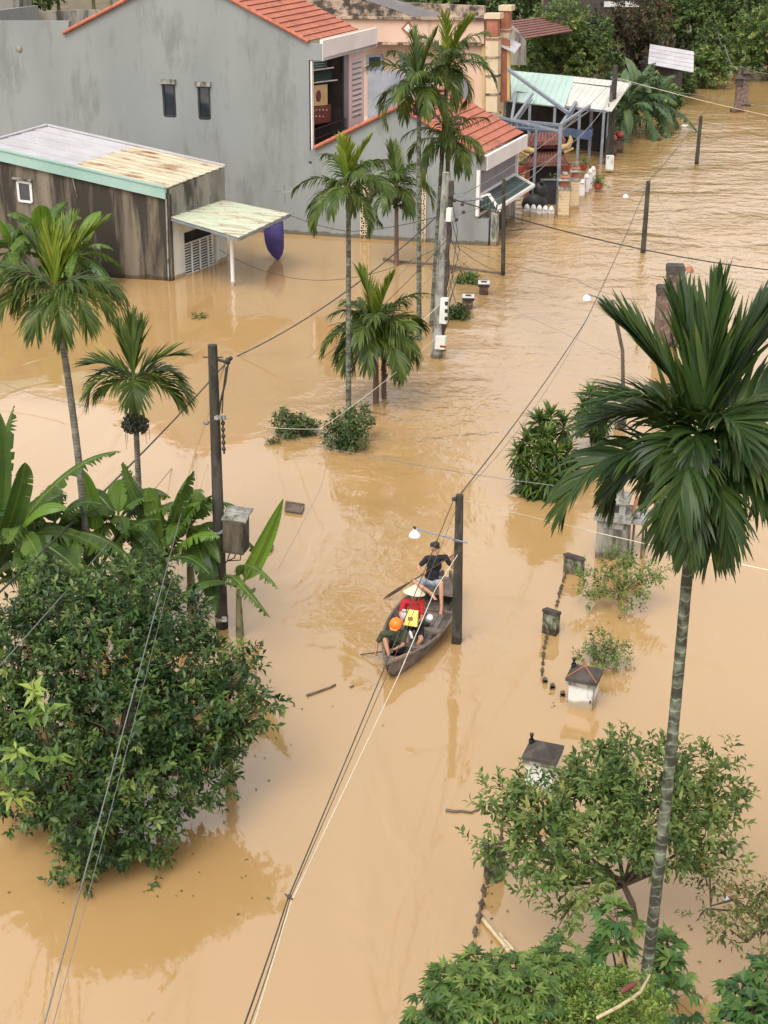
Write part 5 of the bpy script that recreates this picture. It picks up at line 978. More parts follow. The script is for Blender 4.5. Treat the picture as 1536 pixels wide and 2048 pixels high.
sub(e, 'boxes', 'greydark', lambda m: (m.box(g+V3(0, 0, 1.6), (.3, .25, .35)), m.box(g+V3(.05, 0, .3), (.35, .25, .3))))
# leaning lamp pole and red lamp
g = G(1250, 800); t = at(1224, 600, g[1]); e = empty('lamp_post', g, 'thin leaning post with white lamp behind the big palm fronds', 'lamp post'); sub(e, 'pole', 'bark', lambda m: m.tube([g-V3(0, 0, .6), (g+t)/2+V3(.12, 0, 0), t], [.06, .055, .05], 8)); lb = at(1176, 588, g[1]); sub(e, 'lamp_arm', 'steel', lambda m: m.tube([t+V3(.1, 0, -.12), lb], .022, 6)); sub(e, 'lamp_shade', 'lampw', lambda m: m.lathe(lb+V3(-.02, 0, -.17), [(.14, 0), (.12, .08), (.05, .14), (0, .15)], 14)); P10T = t
g = G(1275, 672); e, g, t = vpole(1275, 676, 1277, 638, 'thin dark stake between leaning lamp post and brick pillars', .04, .035, False, None, 'stake', 'stake')
g = G(1350, 640); p = at(1355, 574, g[1]); q = at(1379, 540, g[1]); e = empty('signal_lamp', g, 'small red-shaded lamp on thin arm beside the brick gate pillars', 'lamp'); sub(e, 'lamp_arm', 'steel', lambda m: (m.tube([p, q], .02, 6), m.tube([p, at(1392, 574, g[1])], .02, 6), m.tube([low(g), p], .03, 6))); sub(e, 'lamp_shade', 'redbrown', lambda m: m.lathe(q, [(.17, -.06), (.14, .06), (.05, .14), (0, .15)], 12, ax=(.4, 0, 1)))
# 4 meter pole
e, g, t = vpole(873, 715, 893, 345, 'pale mottled concrete pole carrying white meter boxes among the palms', .19, .13, False, mat='concpole4'if False else 'concpale'); P4 = lambda f: g+(t-g)*f; g4, t4_ = g, t
sub(e, 'cable_bundle', 'dkconc', lambda m: m.tube([P4(f)+V3(.17+.03*math.sin(f*30), -.06, 0) for f in [x/24 for x in range(1, 24)]], [.05+.03*math.sin(x*2.1)**2+.02 for x in range(1, 24)], 7))
m4 = e
def mbox(x0, y0, x1, y1, yo, name, label=None):
    a, b = at(x0, y1, g4[1]-.25), at(x1, y0, g4[1]-.25); c = (a+b)/2; h = (b-a)/2; return c, (abs(h[0]), .1, abs(h[2]))
for (x0, y0, x1, y1) in ((880, 596, 896, 646), (871, 672, 892, 697), (893, 416, 904, 442)):
    c, hh = mbox(x0, y0, x1, y1, 0, ''); bx = sub(m4, 'meter_box', 'meter', lambda m: m.box(c, hh, (nrm(V3(1, -.3, 0)), nrm(V3(.3, 1, 0)), nrm(V3(.04, 0, 1)))))
    if y0 == 596: sub(bx, 'meter_window', 'black', lambda m: [m.box(c+V3(.07, -.125, hh[2]*q), (.05, .012, .06), (nrm(V3(1, -.3, 0)), nrm(V3(.3, 1, 0)), BZ)) for q in (.65, .05, -.55)])
    if y0 == 672: sub(bx, 'red_notice', 'redjar', lambda m: m.box(c+V3(.07, -.125, -hh[2]*.5), (.1, .008, .035), (nrm(V3(1, -.3, 0)), nrm(V3(.3, 1, 0)), BZ)))
sub(m4, 'base_band', 'concpale', lambda m: m.lathe(P4(.012), [(.2, 0), (.2, .18), (.19, .18)], 14)); sub(m4, 'insulators', 'black', lambda m: [m.ell(P4(f)+V3(o, -.15, 0), (.06, .05, .06), n=8) for f, o in ((.86, .3), (.84, .55), (.80, .6), (.76, .4), (.88, .15))]); sub(m4, 'bracket', 'steel', lambda m: (m.bar(P4(.9), P4(.86)+V3(1.2, 0, 0), .05, .05), m.tube([P4(.86), P4(.8)+V3(.5, -.1, 0), P4(.74)+V3(.3, -.1, 0)], .02, 5)))
for k in range(5): sub(m4, 'loose_cable', 'wire', lambda m: m.tube([P4(.9-.1*k)+V3(.15, -.1, 0), P4(.7-.1*k)+V3(.45+.1*(k % 3), -.1, 0), P4(.45-.08*k)+V3(.35-.05*k, -.1, 0), P4(.3-.03*k)+V3(.15, -.1, 0)], .012, 5))

# ---------------------------------------------------------------- wires
def wire(pts, label, r=.014, sag=.0, mat='wire', group='overhead cables', n=24):
    m_ = MB(); P = []
    for a, b in zip(pts[:-1], pts[1:]):
        a, b = np.array(a, float), np.array(b, float)
        for i in range(n+1):
            f = i/n; P.append(a+(b-a)*f-V3(0, 0, 4*sag*f*(1-f)))
    Q = [P[0]]+[p for p, q in zip(P[1:], P[:-1]) if np.linalg.norm(p-q) > 1e-4]
    m_.tube(Q, r, 5); return tag(m_.build('cable', mat, org=np.array(pts[0], float)), label, 'cable', group)
Yp1 = POLE1(0)[1]; Y4 = g4[1]
wire([at(459, 719, Yp1-.05), P4(.86)+V3(.3, 0, 0), at(1700, 552, 62)], 'thick black cable from the left pole top past the meter pole to the right edge', .022, .5)
wire([at(458, 719, Yp1-.05), at(-60, 1240, 21)], 'thick dark cable from the left pole top down to the left edge above the bananas', .022, .15)
for k, (a, b, lab, m_, r_) in enumerate((((443, 838), (893, 452), 'upper thin cable from insulator rack to the meter pole top', 'wiregrey', .009), ((446, 846), (893, 480), 'second thin cable from insulator rack to the meter pole', 'wire', .011), ((450, 852), (893, 520), 'third thin cable from insulator rack to the meter pole', 'wiregrey', .009), ((450, 856), (882, 606), 'pale service cable from insulator rack down to the tall meter box', 'wirepale', .009))):
    wire([at(*a, Yp1-.15), at(*b, Y4-.2)], lab, r_, .45+.12*k, m_)
wire([at(415, 848, Yp1-.05), at(-80, 1420, 16)], 'thin dark cable from the left pole clamp to the left edge over the dark tree', .010, .1, 'wiregrey')
wire([at(440, 730, Yp1-.05), at(410, 845, Yp1-.2), at(330, 1150, 22), at(80, 2080, 9)], 'grey cable dropping from the left pole across the dark tree to the bottom edge', .008, .0, 'wiregrey')
wire([at(436, 860, Yp1-.1), at(330, 1200, 20), at(95, 2090, 8.6)], 'second thin grey cable over the dark tree beside the thicker one', .0035, .05, 'wiregrey')
wire([at(430, 855, Yp1), at(-60, 1010, 36)], 'thin cable from the left pole to the left edge behind the palms', .008, .25, 'wiregrey')
wire([at(455, 850, Yp1-.1), at(470, 1010, Yp1-.2)], 'short hanging lead from insulator rack to the distribution box', .006, 0, 'wiregrey')
wire([at(908, 998, Y2-.1), at(575, 1800, 13.5), at(478, 2080, 9.5)], 'dark cable from the lamp post across the boat to the bottom edge', .009, .02)
wire([at(915, 1012, Y2-.1), at(579, 1800, 13.5), at(488, 2080, 9.5)], 'thin brown cable just right of the dark one below the lamp post', .006, .06, 'bark')
wire([at(915, 1110, Y2-.2), at(870, 1180, 26), at(800, 1345, 22), at(582, 1805, 13.4), at(497, 2085, 9.5)], 'pale cream cable crossing over the boat and running to the bottom edge', .008, .0, 'wirepale')
e = empty('cable_clamp', at(578, 1793, 13.5), 'small rusty clamp joining the dark and cream cables in the foreground', 'clamp'); sub(e, 'clamp_body', 'dkconc', lambda m: m.ell(at(578, 1793, 13.5), (.03, .03, .025), n=8)); sub(e, 'bolt', 'dkconc', lambda m: (m.tube([at(571, 1789, 13.5), at(584, 1798, 13.45)], .008, 6), m.ell(at(584, 1798, 13.45), (.013, .013, .013), n=6), m.ell(at(571, 1789, 13.5), (.012, .012, .012), n=6)))
wire([POLE2T, at(1172, 641, 44), P5T, P6T, P8T], 'long black cable from lamp post up the street to the far poles', .013, .15)
wire([at(918, 992, Y2), at(1170, 645, 44)], 'thin companion cable rising from the lamp post top', .007, .45, 'wiregrey')
wire([at(-40, 748, 44), at(140, 806, 42), at(430, 852, Yp1)], 'thin dark cable low over the left water to the left pole', .009, .1, 'wiregrey')
wire([at(446, 846, Yp1), at(700, 905, 34), at(1115, 972, 33)], 'thin grey cable from left pole across the water to the dracaena bushes', .008, .05, 'wiregrey')
wire([at(455, 840, Yp1), at(640, 858, 34), P4(.12)], 'pale cable sagging in front of the small green bushes', .007, .1, 'wirepale')
wire([POLE2T-V3(0, 0, .1), at(1180, 1062, 32), at(1310, 1092, 30), at(1560, 1145, 29)], 'pale line stretched low past the concrete kiosk', .009, .0, 'wirepale')
wire([P4(.45), G(1250, 800)+V3(0, 0, 1.2)], 'faint thin line over the street water behind the palm', .006, .0, 'wiregrey')
wire([at(575, 428, 59.5), at(700, 463, 58), P4(.78)], 'thin black cable along the grey house wall from the shed canopy', .014, .1)
wire([at(440, 500, 59), P4(.62)], 'lower thin black cable sagging from the shed to the meter pole', .010, 1.2)
wire([P4(.68), at(1005, 545, 59)], 'thin cable from meter pole to the foot of the slender black pole', .010, .2)
wire([P4(.66), at(1150, 558, 56), at(1300, 600, 50)], 'thin cable sagging low from meter pole across the street', .010, .2, 'wiregrey')
wire([P4(.84), at(1230, 156, P7T[1])], 'long thin cable from meter pole up to the far box pole', .014, .6, 'wiregrey')
wire([P4(.76), at(1120, 300, 70), at(1228, 180, P7T[1])], 'second long cable passing the steel frame to the far box pole', .014, .5, 'wiregrey')
wire([P3T, at(1228, 190, P7T[1])], 'cable from slender black pole top to the far box pole', .014, .8, 'wiregrey')
wire([at(1007, 380, 59), P4(.86)], 'short cable between slender black pole and meter pole', .014, .2)
wire([at(1232, 155, P7T[1]), at(1560, 236, 96)], 'pale cable from the far box pole over the water to the right edge', .017, .1, 'wirepale')
wire([at(1232, 160, P7T[1]), at(1400, 190, 100), at(1560, 215, 100)], 'second pale thin cable toward the right edge far back', .018, .1, 'wiregrey')
wire([P9T, at(1450, 90, 115), at(1484, 138, P8T[1])], 'looping cable from farthest pole to the gatepost pole', .022, .6, 'wiregrey')
wire([P8T, at(1560, 150, 98)], 'thin cable leaving the gatepost pole for the right edge', .02, .1, 'wiregrey')
wire([P5T, at(1385, 525, 55)], 'thin guy line from the lamp pole down to the water', .007, .0, 'wiregrey')
wire([at(556, 1140, 30), at(640, 980, 33), at(660, 905, 36)], 'faint dark thread of cable right of the banana plant', .005, .0, 'wiregrey')
wire([P10T, at(1330, 690, 42)], 'thin cable from leaning lamp post into the palm crown', .009, .1, 'wiregrey')

# ---------------------------------------------------------------- gateposts, pickets, kiosk, debris
def capped_post(px, py, hw, h, label, group, wall='dirtywhite', cap='dkconc', rot=.35, hip=True, hd=None, inc=True):
    g = G(px, py); e = empty('gate_post', g, label, 'gate post', group); ax = (V3(math.cos(rot), -math.sin(rot), 0), V3(math.sin(rot), math.cos(rot), 0), BZ); hd = hd or hw
    sub(e, 'shaft', wall, lambda m: m.box(g+V3(0, 0, h/2-.3), (hw, hd, h/2+.3), ax))
    def cp(m):
        m.box(g+V3(0, 0, h+.04), (hw*1.22, hd*1.22, .045), ax, 1); m.box(g+V3(0, 0, h+.11), (hw*1.28, hd*1.28, .03), ax, 0)
        if hip: m.box(g+V3(0, 0, h+.22), (hw*1.28, hd*1.28, .09), ax, 0, top=.03)
    sub(e, 'cap', [cap, 'concpale'], cp)
    if hip and py < 1500: sub(e, 'ridge', 'redbrown', lambda m: [m.tube([g+V3(0, 0, h+.315), g+ax[0]*hw*1.26*i+ax[1]*hd*1.26*j+V3(0, 0, h+.15)], .014, 5) for i, j in ((1, -1), (-1, -1))])
    if inc: sub(e, 'incense_pot', 'black', lambda m: (m.lathe(g-ax[0]*hw*1.05+ax[1]*hd*.6+V3(0, 0, h+.14), [(0, 0), (.04, 0), (.055, .07), (.045, .1)], 10), [m.tube([g-ax[0]*hw*1.05+ax[1]*hd*.6+V3(0, 0, h+.2), g-ax[0]*hw*1.05+ax[1]*hd*.6+V3(.03*math.cos(k), .03*math.sin(k), h+.36)], .009, 4) for k in range(5)]))
    return e, ax
e, ax = capped_post(1165, 1406, .24, .52, 'whitewashed gate post with red-ridged hipped cap, behind the other white one', 'white hipped gate posts')
sub(e, 'hinge', 'black', lambda m: m.box(G(1165, 1406)+ax[0]*.2-ax[1]*.245+V3(0, 0, .2), (.012, .012, .03), ax))
capped_post(1082, 1575, .24, .62, 'whitewashed gate post with dark hipped cap, half hidden by the guava leaves', 'white hipped gate posts', rot=.35)
def slab_post(px, py, w_, h, label, rot=.55):
    g = G(px, py); e = empty('wall_post', g, label, 'wall post', 'mossy sloping-topped wall posts'); ax = (V3(math.cos(rot), -math.sin(rot), 0), V3(math.sin(rot), math.cos(rot), 0), BZ)
    sub(e, 'shaft', 'mossy', lambda m: m.box(g+V3(0, 0, h/2-.25), (w_, .1, h/2+.25), ax)); sub(e, 'cap', 'dkconc', lambda m: m.box(g+V3(0, 0, h+.03), (w_*1.06, .13, .035), (nrm(ax[0]-V3(0, 0, .05)), nrm(ax[1]-V3(0, 0, .25)), BZ)))
slab_post(1147, 1146, .22, .38, 'mossy wall post with slanting dark cap beside the kiosk shrub'); slab_post(1101, 1266, .16, .48, 'mossy wall post with slanting dark cap between two rows of rusty pickets'); slab_post(988, 1755, .14, .50, 'mossy wall post with dark cap poking out of the guava leaves', .8)
def pickets(path, n, label, group, h=.2, r=.022, name='iron_picket', mat='bark', cat='picket'):
    pts = [G(*p) for p in path]; seg = np.cumsum([0]+[np.linalg.norm(b-a) for a, b in zip(pts[:-1], pts[1:])])
    for i in range(n):
        d = seg[-1]*i/max(1, n-1); k = min(len(pts)-2, int(np.searchsorted(seg, d, 'right')-1)); p = pts[k]+(pts[k+1]-pts[k])*((d-seg[k])/(seg[k+1]-seg[k]))
        if i == 0:
            m_ = MB(); m_.tube([p-V3(0, 0, .4), p+V3(0, 0, h*.8), p+V3(0, 0, h)], [r, r, r*.3], 6); m_.box(p+V3(0, 0, h*.55), (r*1.4, r*1.4, .02)); o0 = tag(m_.build(name, mat, org=p), label, cat, group); p0 = p
        else:
            c = copy_tree(o0, p-p0+V3(0, 0, random.uniform(-.06, .05)), label=label); c.rotation_euler = (random.uniform(-.06, .06), random.uniform(-.08, .08), random.uniform(0, 3))
pickets([(1131, 1150), (1122, 1180), (1113, 1213)], 9, 'rusty picket tip breaking the water between the two upper mossy wall posts', 'rusty picket tips between upper wall posts', .13)
pickets([(1096, 1270), (1087, 1305), (1084, 1352)], 9, 'rusty picket tip breaking the water below the middle mossy wall post', 'rusty picket tips below middle wall post', .13)
pickets([(974, 1768), (966, 1800), (957, 1842), (951, 1868), (945, 1895), (938, 1925), (932, 1960)], 8, 'thick weathered picket stub in the lower drowned fence row', 'weathered picket stubs near bamboo', .24, .03)
pickets([(1006, 1640), (1000, 1690)], 3, 'thin stake under the left edge of the guava crown', 'stakes beside guava', .3, .025)
for i, (x, y) in enumerate(((1090, 1366), (1105, 1378), (1125, 1393))):
    g = G(x, y); m_ = MB(); m_.box(g+V3(0, 0, -.08), (.05, .035, .16)); m_.lathe(g+V3(0, -.035, .08), [(.05, 0), (.05, .07)], 12, ax=(0, 1, 0), smooth=False); m_.lathe(g+V3(0, -.035, .08), [(0, 0), (.05, 0)], 12, ax=(0, 1, 0)); m_.lathe(g+V3(0, .035, .08), [(.05, 0), (0, 0)], 12, ax=(0, 1, 0))
    tag(m_.build('round_picket', 'concpale'), ('farthest', 'middle', 'nearest')[i]+' of three pale round-topped pickets leading to the hipped gate post', 'picket', 'pale round-topped pickets')
# kiosk (concrete shrine) with side slab
g = G(1240, 1125); kq = empty('concrete_shrine', g, 'grey concrete shrine with stepped top and side slab under the palm fronds', 'shrine'); rt_ = .28; ax = (V3(math.cos(rt_), -math.sin(rt_), 0), V3(math.sin(rt_), math.cos(rt_), 0), BZ); kc = g+V3(-.12, .5, 0)
sub(kq, 'shaft', 'concpale', lambda m: m.box(kc+V3(0, 0, .25), (.36, .36, .75), ax)); sub(kq, 'front_panel', 'greydark', lambda m: m.box(kc-ax[1]*.365+V3(0, 0, .2), (.34, .006, .6), ax))
sub(kq, 'cornice', 'concpale', lambda m: (m.box(kc+V3(0, 0, 1.03), (.44, .44, .04), ax), m.box(kc+V3(0, 0, 1.1), (.4, .4, .035), ax, 0), m.box(kc+V3(0, .0, 1.28), (.27, .27, .15), ax), m.box(kc+V3(0, 0, 1.46), (.34, .34, .035), ax), m.box(kc+V3(0, 0, 1.6), (.18, .18, .11), ax, top=.7)))
sub(kq, 'niche', 'black', lambda m: m.box(kc-ax[1]*.272+V3(0, 0, 1.27), (.12, .006, .09), ax)); sub(kq, 'side_slab', 'concpale', lambda m: m.box(kc+ax[0]*.52+ax[1]*.25+V3(0, 0, .92), (.24, .42, .03), ax)); sub(kq, 'prop', 'bark', lambda m: [m.tube([kc+ax[0]*a+ax[1]*b-V3(0, 0, .4), kc+ax[0]*a+ax[1]*b+V3(0, 0, .9)], .028, 6) for a, b in ((.7, -.1), (.48, -.12), (.7, .6))])
sub(kq, 'flue_pipe', 'redbrown', lambda m: m.tube([kc+ax[0]*.42+V3(0, 0, 1.05), kc+ax[0]*.47+ax[1]*.1+V3(0, 0, 1.5)], .04, 8)); sub(kq, 'valve', 'bark', lambda m: m.ell(kc+ax[0]*.45+V3(0, 0, 1.02), (.09, .05, .05), n=8))
# brick pillars
for (px, py, ty, hw, lab) in ((1338, 690, 532, .27, 'taller brick gate pillar with dark cap behind the palm crown'), (1319, 715, 574, .25, 'shorter brick gate pillar with dark cap in front of the taller one')):
    g = G(px, py); h = at(px, ty, g[1])[2]; e = empty('brick_pillar', g, lab, 'pillar', 'brick gate pillars'); ax = (V3(1, -.1, 0), V3(.1, 1, 0), BZ)
    sub(e, 'shaft', 'brick', lambda m: m.box(g+V3(0, 0, h/2-.4), (hw, hw, h/2+.25), ax)); sub(e, 'cap', 'dkconc', lambda m: (m.box(g+V3(0, 0, h-.11), (hw*1.12, hw*1.12, .1), ax), m.box(g+V3(0, 0, h+.01), (hw*1.0, hw*1.0, .03), ax)))
for (px, py, hw, h, lab, m_) in ((1257, 803, .17, .28, 'small mossy block beside the leaning lamp post foot', 'mossy'), (1240, 855, .16, .25, 'small mossy block between two others in the drowned row', 'mossy'), (1196, 905, .17, .2, 'small brick block below the rear dracaena bush', 'brick')):
    g = G(px, py); b_ = MB(); b_.box(g+V3(0, 0, h/2-.3), (hw, hw, h/2+.3), (nrm(V3(1, -.1, 0)), nrm(V3(.1, 1, 0)), BZ)); b_.box(g+V3(0, 0, h+.02), (hw*1.06, hw*1.06, .025), (nrm(V3(1, -.1, 0)), nrm(V3(.1, 1, 0)), BZ)); tag(b_.build('wall_block', m_), lab, 'block', 'drowned wall blocks')
for (px, py, lab) in ((936, 616, 'nearer low brick pillar top with black and white cap in the water'), (967, 588, 'farther low brick pillar top with black and white cap')):
    g = G(px, py); e = empty('pillar_top', g, lab, 'pillar', 'low brick pillar tops'); ax = (nrm(V3(1, -.05, 0)), nrm(V3(.05, 1, 0)), BZ); sub(e, 'shaft', 'brick', lambda m: m.box(g+V3(0, 0, -.1), (.17, .17, .42), ax)); sub(e, 'cap', ['black', 'white'], lambda m: (m.box(g+V3(0, 0, .38), (.22, .22, .055), ax), m.box(g+V3(0, 0, .455), (.22, .22, .02), ax, 1))); sub(e, 'opening', 'black', lambda m: m.box(g+V3(0, 0, .48), (.11, .11, .006), ax))
# far gateposts
for (px, py, h, lab) in ((1474, 224, 2.0, 'left far gatepost with lantern top standing in brown water'), (1487, 212, 2.2, 'right far gatepost with lantern top standing in brown water')):
    g = G(px, py); e = empty('lantern_post', g, lab, 'gate post', 'far lantern gateposts'); sub(e, 'shaft', 'brick', lambda m: (m.box(g+V3(0, 0, .7), (.2, .2, 1.1)), m.box(g+V3(0, 0, .1), (.42, .3, .14)))); sub(e, 'lantern', 'dkconc', lambda m: (m.box(g+V3(0, 0, 1.85), (.3, .3, .06)), m.box(g+V3(0, 0, 2.05), (.22, .22, .15)), m.box(g+V3(0, 0, 2.3), (.34, .34, .1), None, 0, top=.2)))
for (px, py, lab) in ((1222, 312, 'stone lantern post with pot at the foot of the far box pole'), (1237, 304, 'second stone lantern post with red pot just behind the first')):
    g = G(px, py); e = empty('lantern_post', g, lab, 'gate post', 'lantern posts by box pole'); sub(e, 'shaft', 'brick', lambda m: m.box(g+V3(0, 0, .1), (.24, .24, .6))); sub(e, 'lantern', ['dkconc', 'redjar'], lambda m: (m.box(g+V3(0, 0, .75), (.3, .3, .06)), m.ell(g+V3(0, 0, 1.0), (.28, .28, .22), m=1, n=10), m.box(g+V3(0, 0, 1.3), (.1, .1, .1), top=.3)))
# floating things
def stick(pts, r, label, mat='wood', cat='stick', name='driftwood', grp=None):
    P = [G(x, y, .02) for x, y in pts]; m_ = MB(); m_.tube(P, [r*(1-.5*i/len(P)) for i in range(len(P))], 7); return tag(m_.build(name, mat, org=P[0]), label, cat, grp)
stick([(614, 1391), (640, 1382), (662, 1374), (671, 1369)], .03, 'thin dark branch floating left of the boat bow'); stick([(700, 1374), (708, 1371)], .02, 'tiny twig floating just right of the thin dark branch'); stick([(892, 1620), (908, 1623), (925, 1622), (942, 1625), (955, 1619)], .03, 'forked dark stick floating left of the guava tree')
stick([(768, 519), (790, 524), (840, 527), (890, 531), (950, 540), (1004, 548)], .09, 'long dark log floating in front of the grey house')
m_ = MB(); 
for k in range(34): p = G(905+RNG.normal(0, 14), 538+RNG.normal(0, 2.5), .03); m_.tube([p, p+V3(RNG.normal(0, .35), RNG.normal(0, .2), RNG.uniform(0, .3))], .012, 4)
tag(m_.build('brushwood', 'wood'), 'tangle of thin twigs caught on the floating log', 'brushwood')['kind'] = 'stuff'
for pts, lab in (([(962, 1834), (990, 1868), (1018, 1900), (1052, 1942)], 'longest dead bamboo cane floating by the lower pickets'), ([(1000, 1868), (1030, 1905), (1062, 1945)], 'second bamboo cane lying alongside the longest one'), ([(1008, 1890), (1034, 1925), (1045, 1942)], 'shortest bamboo cane tucked under the other two')):
    P = [G(x, y, .06) for x, y in pts]; m_ = MB(); Q = []; 
    for i in range(13): f = i/12*(len(P)-1); k = min(int(f), len(P)-2); Q.append(P[k]+(P[k+1]-P[k])*(f-k))
    m_.tube(Q, [.032 if i % 2 else .036 for i in range(13)], 8); tag(m_.build('bamboo_cane', 'bamboo', org=P[0]), lab, 'bamboo cane', 'floating bamboo canes')
for (q, lab) in (((572, 1004, 608, 1010, 602, 1026, 570, 1021), 'square dark board floating by the tall banana leaf'), ((528, 1090, 546, 1092, 540, 1102, 524, 1100), 'small board edge floating behind the banana leaf')):
    P = [G(q[i], q[i+1], .05) for i in range(0, 8, 2)]; e = empty('floating_board', P[0], lab, 'board'); sub(e, 'panel', 'wood', lambda m: m.prism(P, (0, 0, -.06))); sub(e, 'rim', 'concpale', lambda m: [m.bar(P[i]+V3(0, 0, .015), P[(i+1) % 4]+V3(0, 0, .015), .04, .03) for i in range(4)])
for (x, y, r, lab) in ((398, 634, .12, 'clump of floating weed left of the shed canopy post'), (546, 885, .07, 'tiny dark clod floating left of the small bushes')):
    p = G(x, y, .02); n = 30; V, F, R = twigs(p+RNG.normal(0, r, (n, 3))*[1.4, 1, .1]+[0, 0, .05], RNG.normal(0, 1, (n, 3)), 5, .1, .12, .04); V[V[:, 2] < .005, 2] = .005; tag(quadmesh('floating_weed', V, F, R, 'sparse', None, p), lab, 'weed')
for (x, y, lab) in ((1459, 145, 'white scrap floating below the far poles'), (1368, 252, 'small white scrap floating left of the short leaning pole')): tag((lambda m: (m.ell(G(x, y, .05), (.2, .12, .1), n=10), m.ell(G(x, y, .05)+V3(.2, 0, .03), (.08, .07, .08), n=8), m.build('float', 'lampw'))[-1])(MB()), lab, 'float')
tag((lambda m: (m.ell(G(1452, 1797, .04), (.06, .04, .035), n=10), m.build('foam_scrap', 'lampw'))[-1])(MB()), 'white foam scrap caught in the branches at lower right', 'scrap')
# ---------------------------------------------------------------- areca palms
# hero palm, right foreground
b0 = G(1268, 2150); t0 = at(1381, 1075, b0[1])
H = lambda az, el, L, dr, **k: dict(dict(az=az+random.uniform(-8, 8), el=el, L=L, droop=dr, nl=34, lL=.74, lW=.055, op=.8, hang=.2, roll=random.uniform(-25, 25)), **k)
young = dict(op=.36, hang=.015, lift=.12, start=.12, lW=.07, lL=.85)
palm(b0, t0, .074, 'tall areca palm with mossy white-ringed trunk in the right foreground', [
    H(70, 88, 1.62, 16, **young), H(20, 76, 1.6, 22, **young), H(165, 66, 1.6, 30, **young), H(120, 78, 1.5, 22, **young), H(35, 66, 1.6, 34, **young),
    H(178, 42, 1.35, 70, hang=.1), H(200, 55, 1.4, 62, hang=.08), H(150, 40, 1.3, 80), H(5, 48, 1.6, 55, hang=.1), H(-20, 40, 1.6, 75), H(40, 42, 1.5, 70), H(-70, 62, 1.25, 95, hang=.1), H(90, 45, 1.5, 90),
    H(193, 36, 2.00, 112, dz=-.35, lL=.66), H(184, 22, 1.30, 100, dz=-.34, lL=.5), H(244, 0, 1.12, 100, dz=-.34, lL=.62), H(-100, 58, 0.84, 120, dz=-.05, lL=.55), H(-50, 60, 0.91, 110, dz=-.1, lL=.6), H(-140, 52, 0.84, 110, dz=-.1, lL=.6), H(262, 12, 1.33, 105, dz=-.34, lL=.62), H(285, 25, 1.40, 115, dz=-.34, lL=.62), H(308, 30, 1.47, 112, dz=-.34, lL=.62), H(330, 32, 1.54, 110, dz=-.38), H(352, 25, 1.47, 118, dz=-.34, lL=.62), H(25, 20, 1.40, 118, dz=-.34, lL=.62), H(160, 20, 1.33, 115, dz=-.34, lL=.62), H(120, 15, 1.26, 112, dz=-.34, lL=.62), H(70, 18, 1.26, 112, dz=-.34, lL=.62), H(250, 45, 1.33, 128, dz=-.25), H(320, 48, 1.40, 125, dz=-.25), H(275, 0, 1.05, 90, dz=-.45)],
    'palmdark', 'htrunk', 1.22, fruit=(-.14, .12, .24, .30, 170, .024), bend=.04)
# left top palm
b1 = G(180, 1290); t1_ = at(121, 655, b1[1]); Hs = lambda az, el, L, dr, **k: dict(dict(az=az, el=el, L=L, droop=dr, nl=32, lL=.68, lW=.046, op=.85, hang=.34), **k)
yg = dict(op=.4, hang=.02, lift=.2, start=.12, mat='palmyoung', lW=.05)
palm(b1, t1_, .075, 'tall slim areca palm at the left edge with bright upright fronds before the shed', [Hs(25, 68, 1.55, 34, **yg), Hs(60, 74, 1.35, 25, **yg), Hs(95, 86, 1.1, 10, **yg), Hs(150, 75, 1.1, 30, **dict(yg, mat='palm')), Hs(178, 50, 1.55, 78), Hs(195, 38, 1.6, 95), Hs(215, 30, 1.5, 105), Hs(-8, 40, 1.55, 88), Hs(-28, 38, 1.5, 105), Hs(15, 30, 1.4, 95), Hs(-75, 15, 1.35, 110, hang=.25), Hs(150, 20, 1.2, 95), Hs(-110, 0, 1.1, 80, hang=.2), Hs(-45, 30, 1.5, 118), Hs(200, 50, 1.4, 100)], 'palm', 'ptrunk', .72, bend=.12)
b2 = G(285, 1150); t2_ = at(272, 850, b2[1])
palm(b2, t2_, .07, 'areca palm with round dark seed cluster below its crown, near the dark pole', [Hs(100, 84, 1.35, 18, op=.4, hang=.03, lift=.15), Hs(60, 80, 1.2, 22, op=.4, hang=.03), Hs(130, 76, 1.2, 25, op=.4, hang=.04), Hs(172, 45, 1.15, 62, hang=.06, op=.6), Hs(8, 55, 1.25, 60, hang=.06, op=.65), Hs(188, 30, 1.35, 112, hang=.2), Hs(-6, 25, 1.5, 98, hang=.16), Hs(-15, 12, 1.3, 75, hang=.2), Hs(205, 10, .9, 60), Hs(-80, 10, .7, 90, hang=.2), Hs(90, 20, .9, 100), Hs(160, 35, 1.2, 95, hang=.2), Hs(20, 38, 1.2, 95, hang=.15)], 'palm', 'ptrunk', 1.05, fruit=(0, .05, .30, .26, 300, .03))
tr_ = 'trunks'
def mid(b, tp, r, lab, seed, n=9, L=1.5, lL=.5, up=2, trunk='ptrunk', fruit=None, hang=.32, sh=.6, lW=.045, nl=20, drop=(75, 118), ym='palmyoung', name=None, leaf='palm'):
    g = G(*b); t = at(*tp, g[1]); return palm(g, t, r, lab, fset(int(n*1.3), L*1.0, lL*1.1, lW*1.3, up, int(nl*1.35), seed, hang, drop, ym), leaf, trunk, sh, group='areca palms before the grey house', fruit=fruit)
mid((697, 836), (697, 420), .075, 'slim pale-trunked areca palm rising from a round bush in mid water', 3, 10, 1.65, .55, 3, 'gtrunk', hang=.4)
mid((793, 530), (793, 405), .085, 'short areca palm with brown trunk and seed cluster against the grey wall', 8, 10, 2.0, .7, 2, 'rtrunk', (0, 0, .4, .25, 60, .05), ym='palm', hang=.35)
mid((838, 680), (838, 215), .08, 'tallest areca palm with spotted trunk left of the meter pole', 12, 12, 2.05, .65, 2, 'gtrunk', (0, -.05, .3, .25, 60, .04), ym='palm')
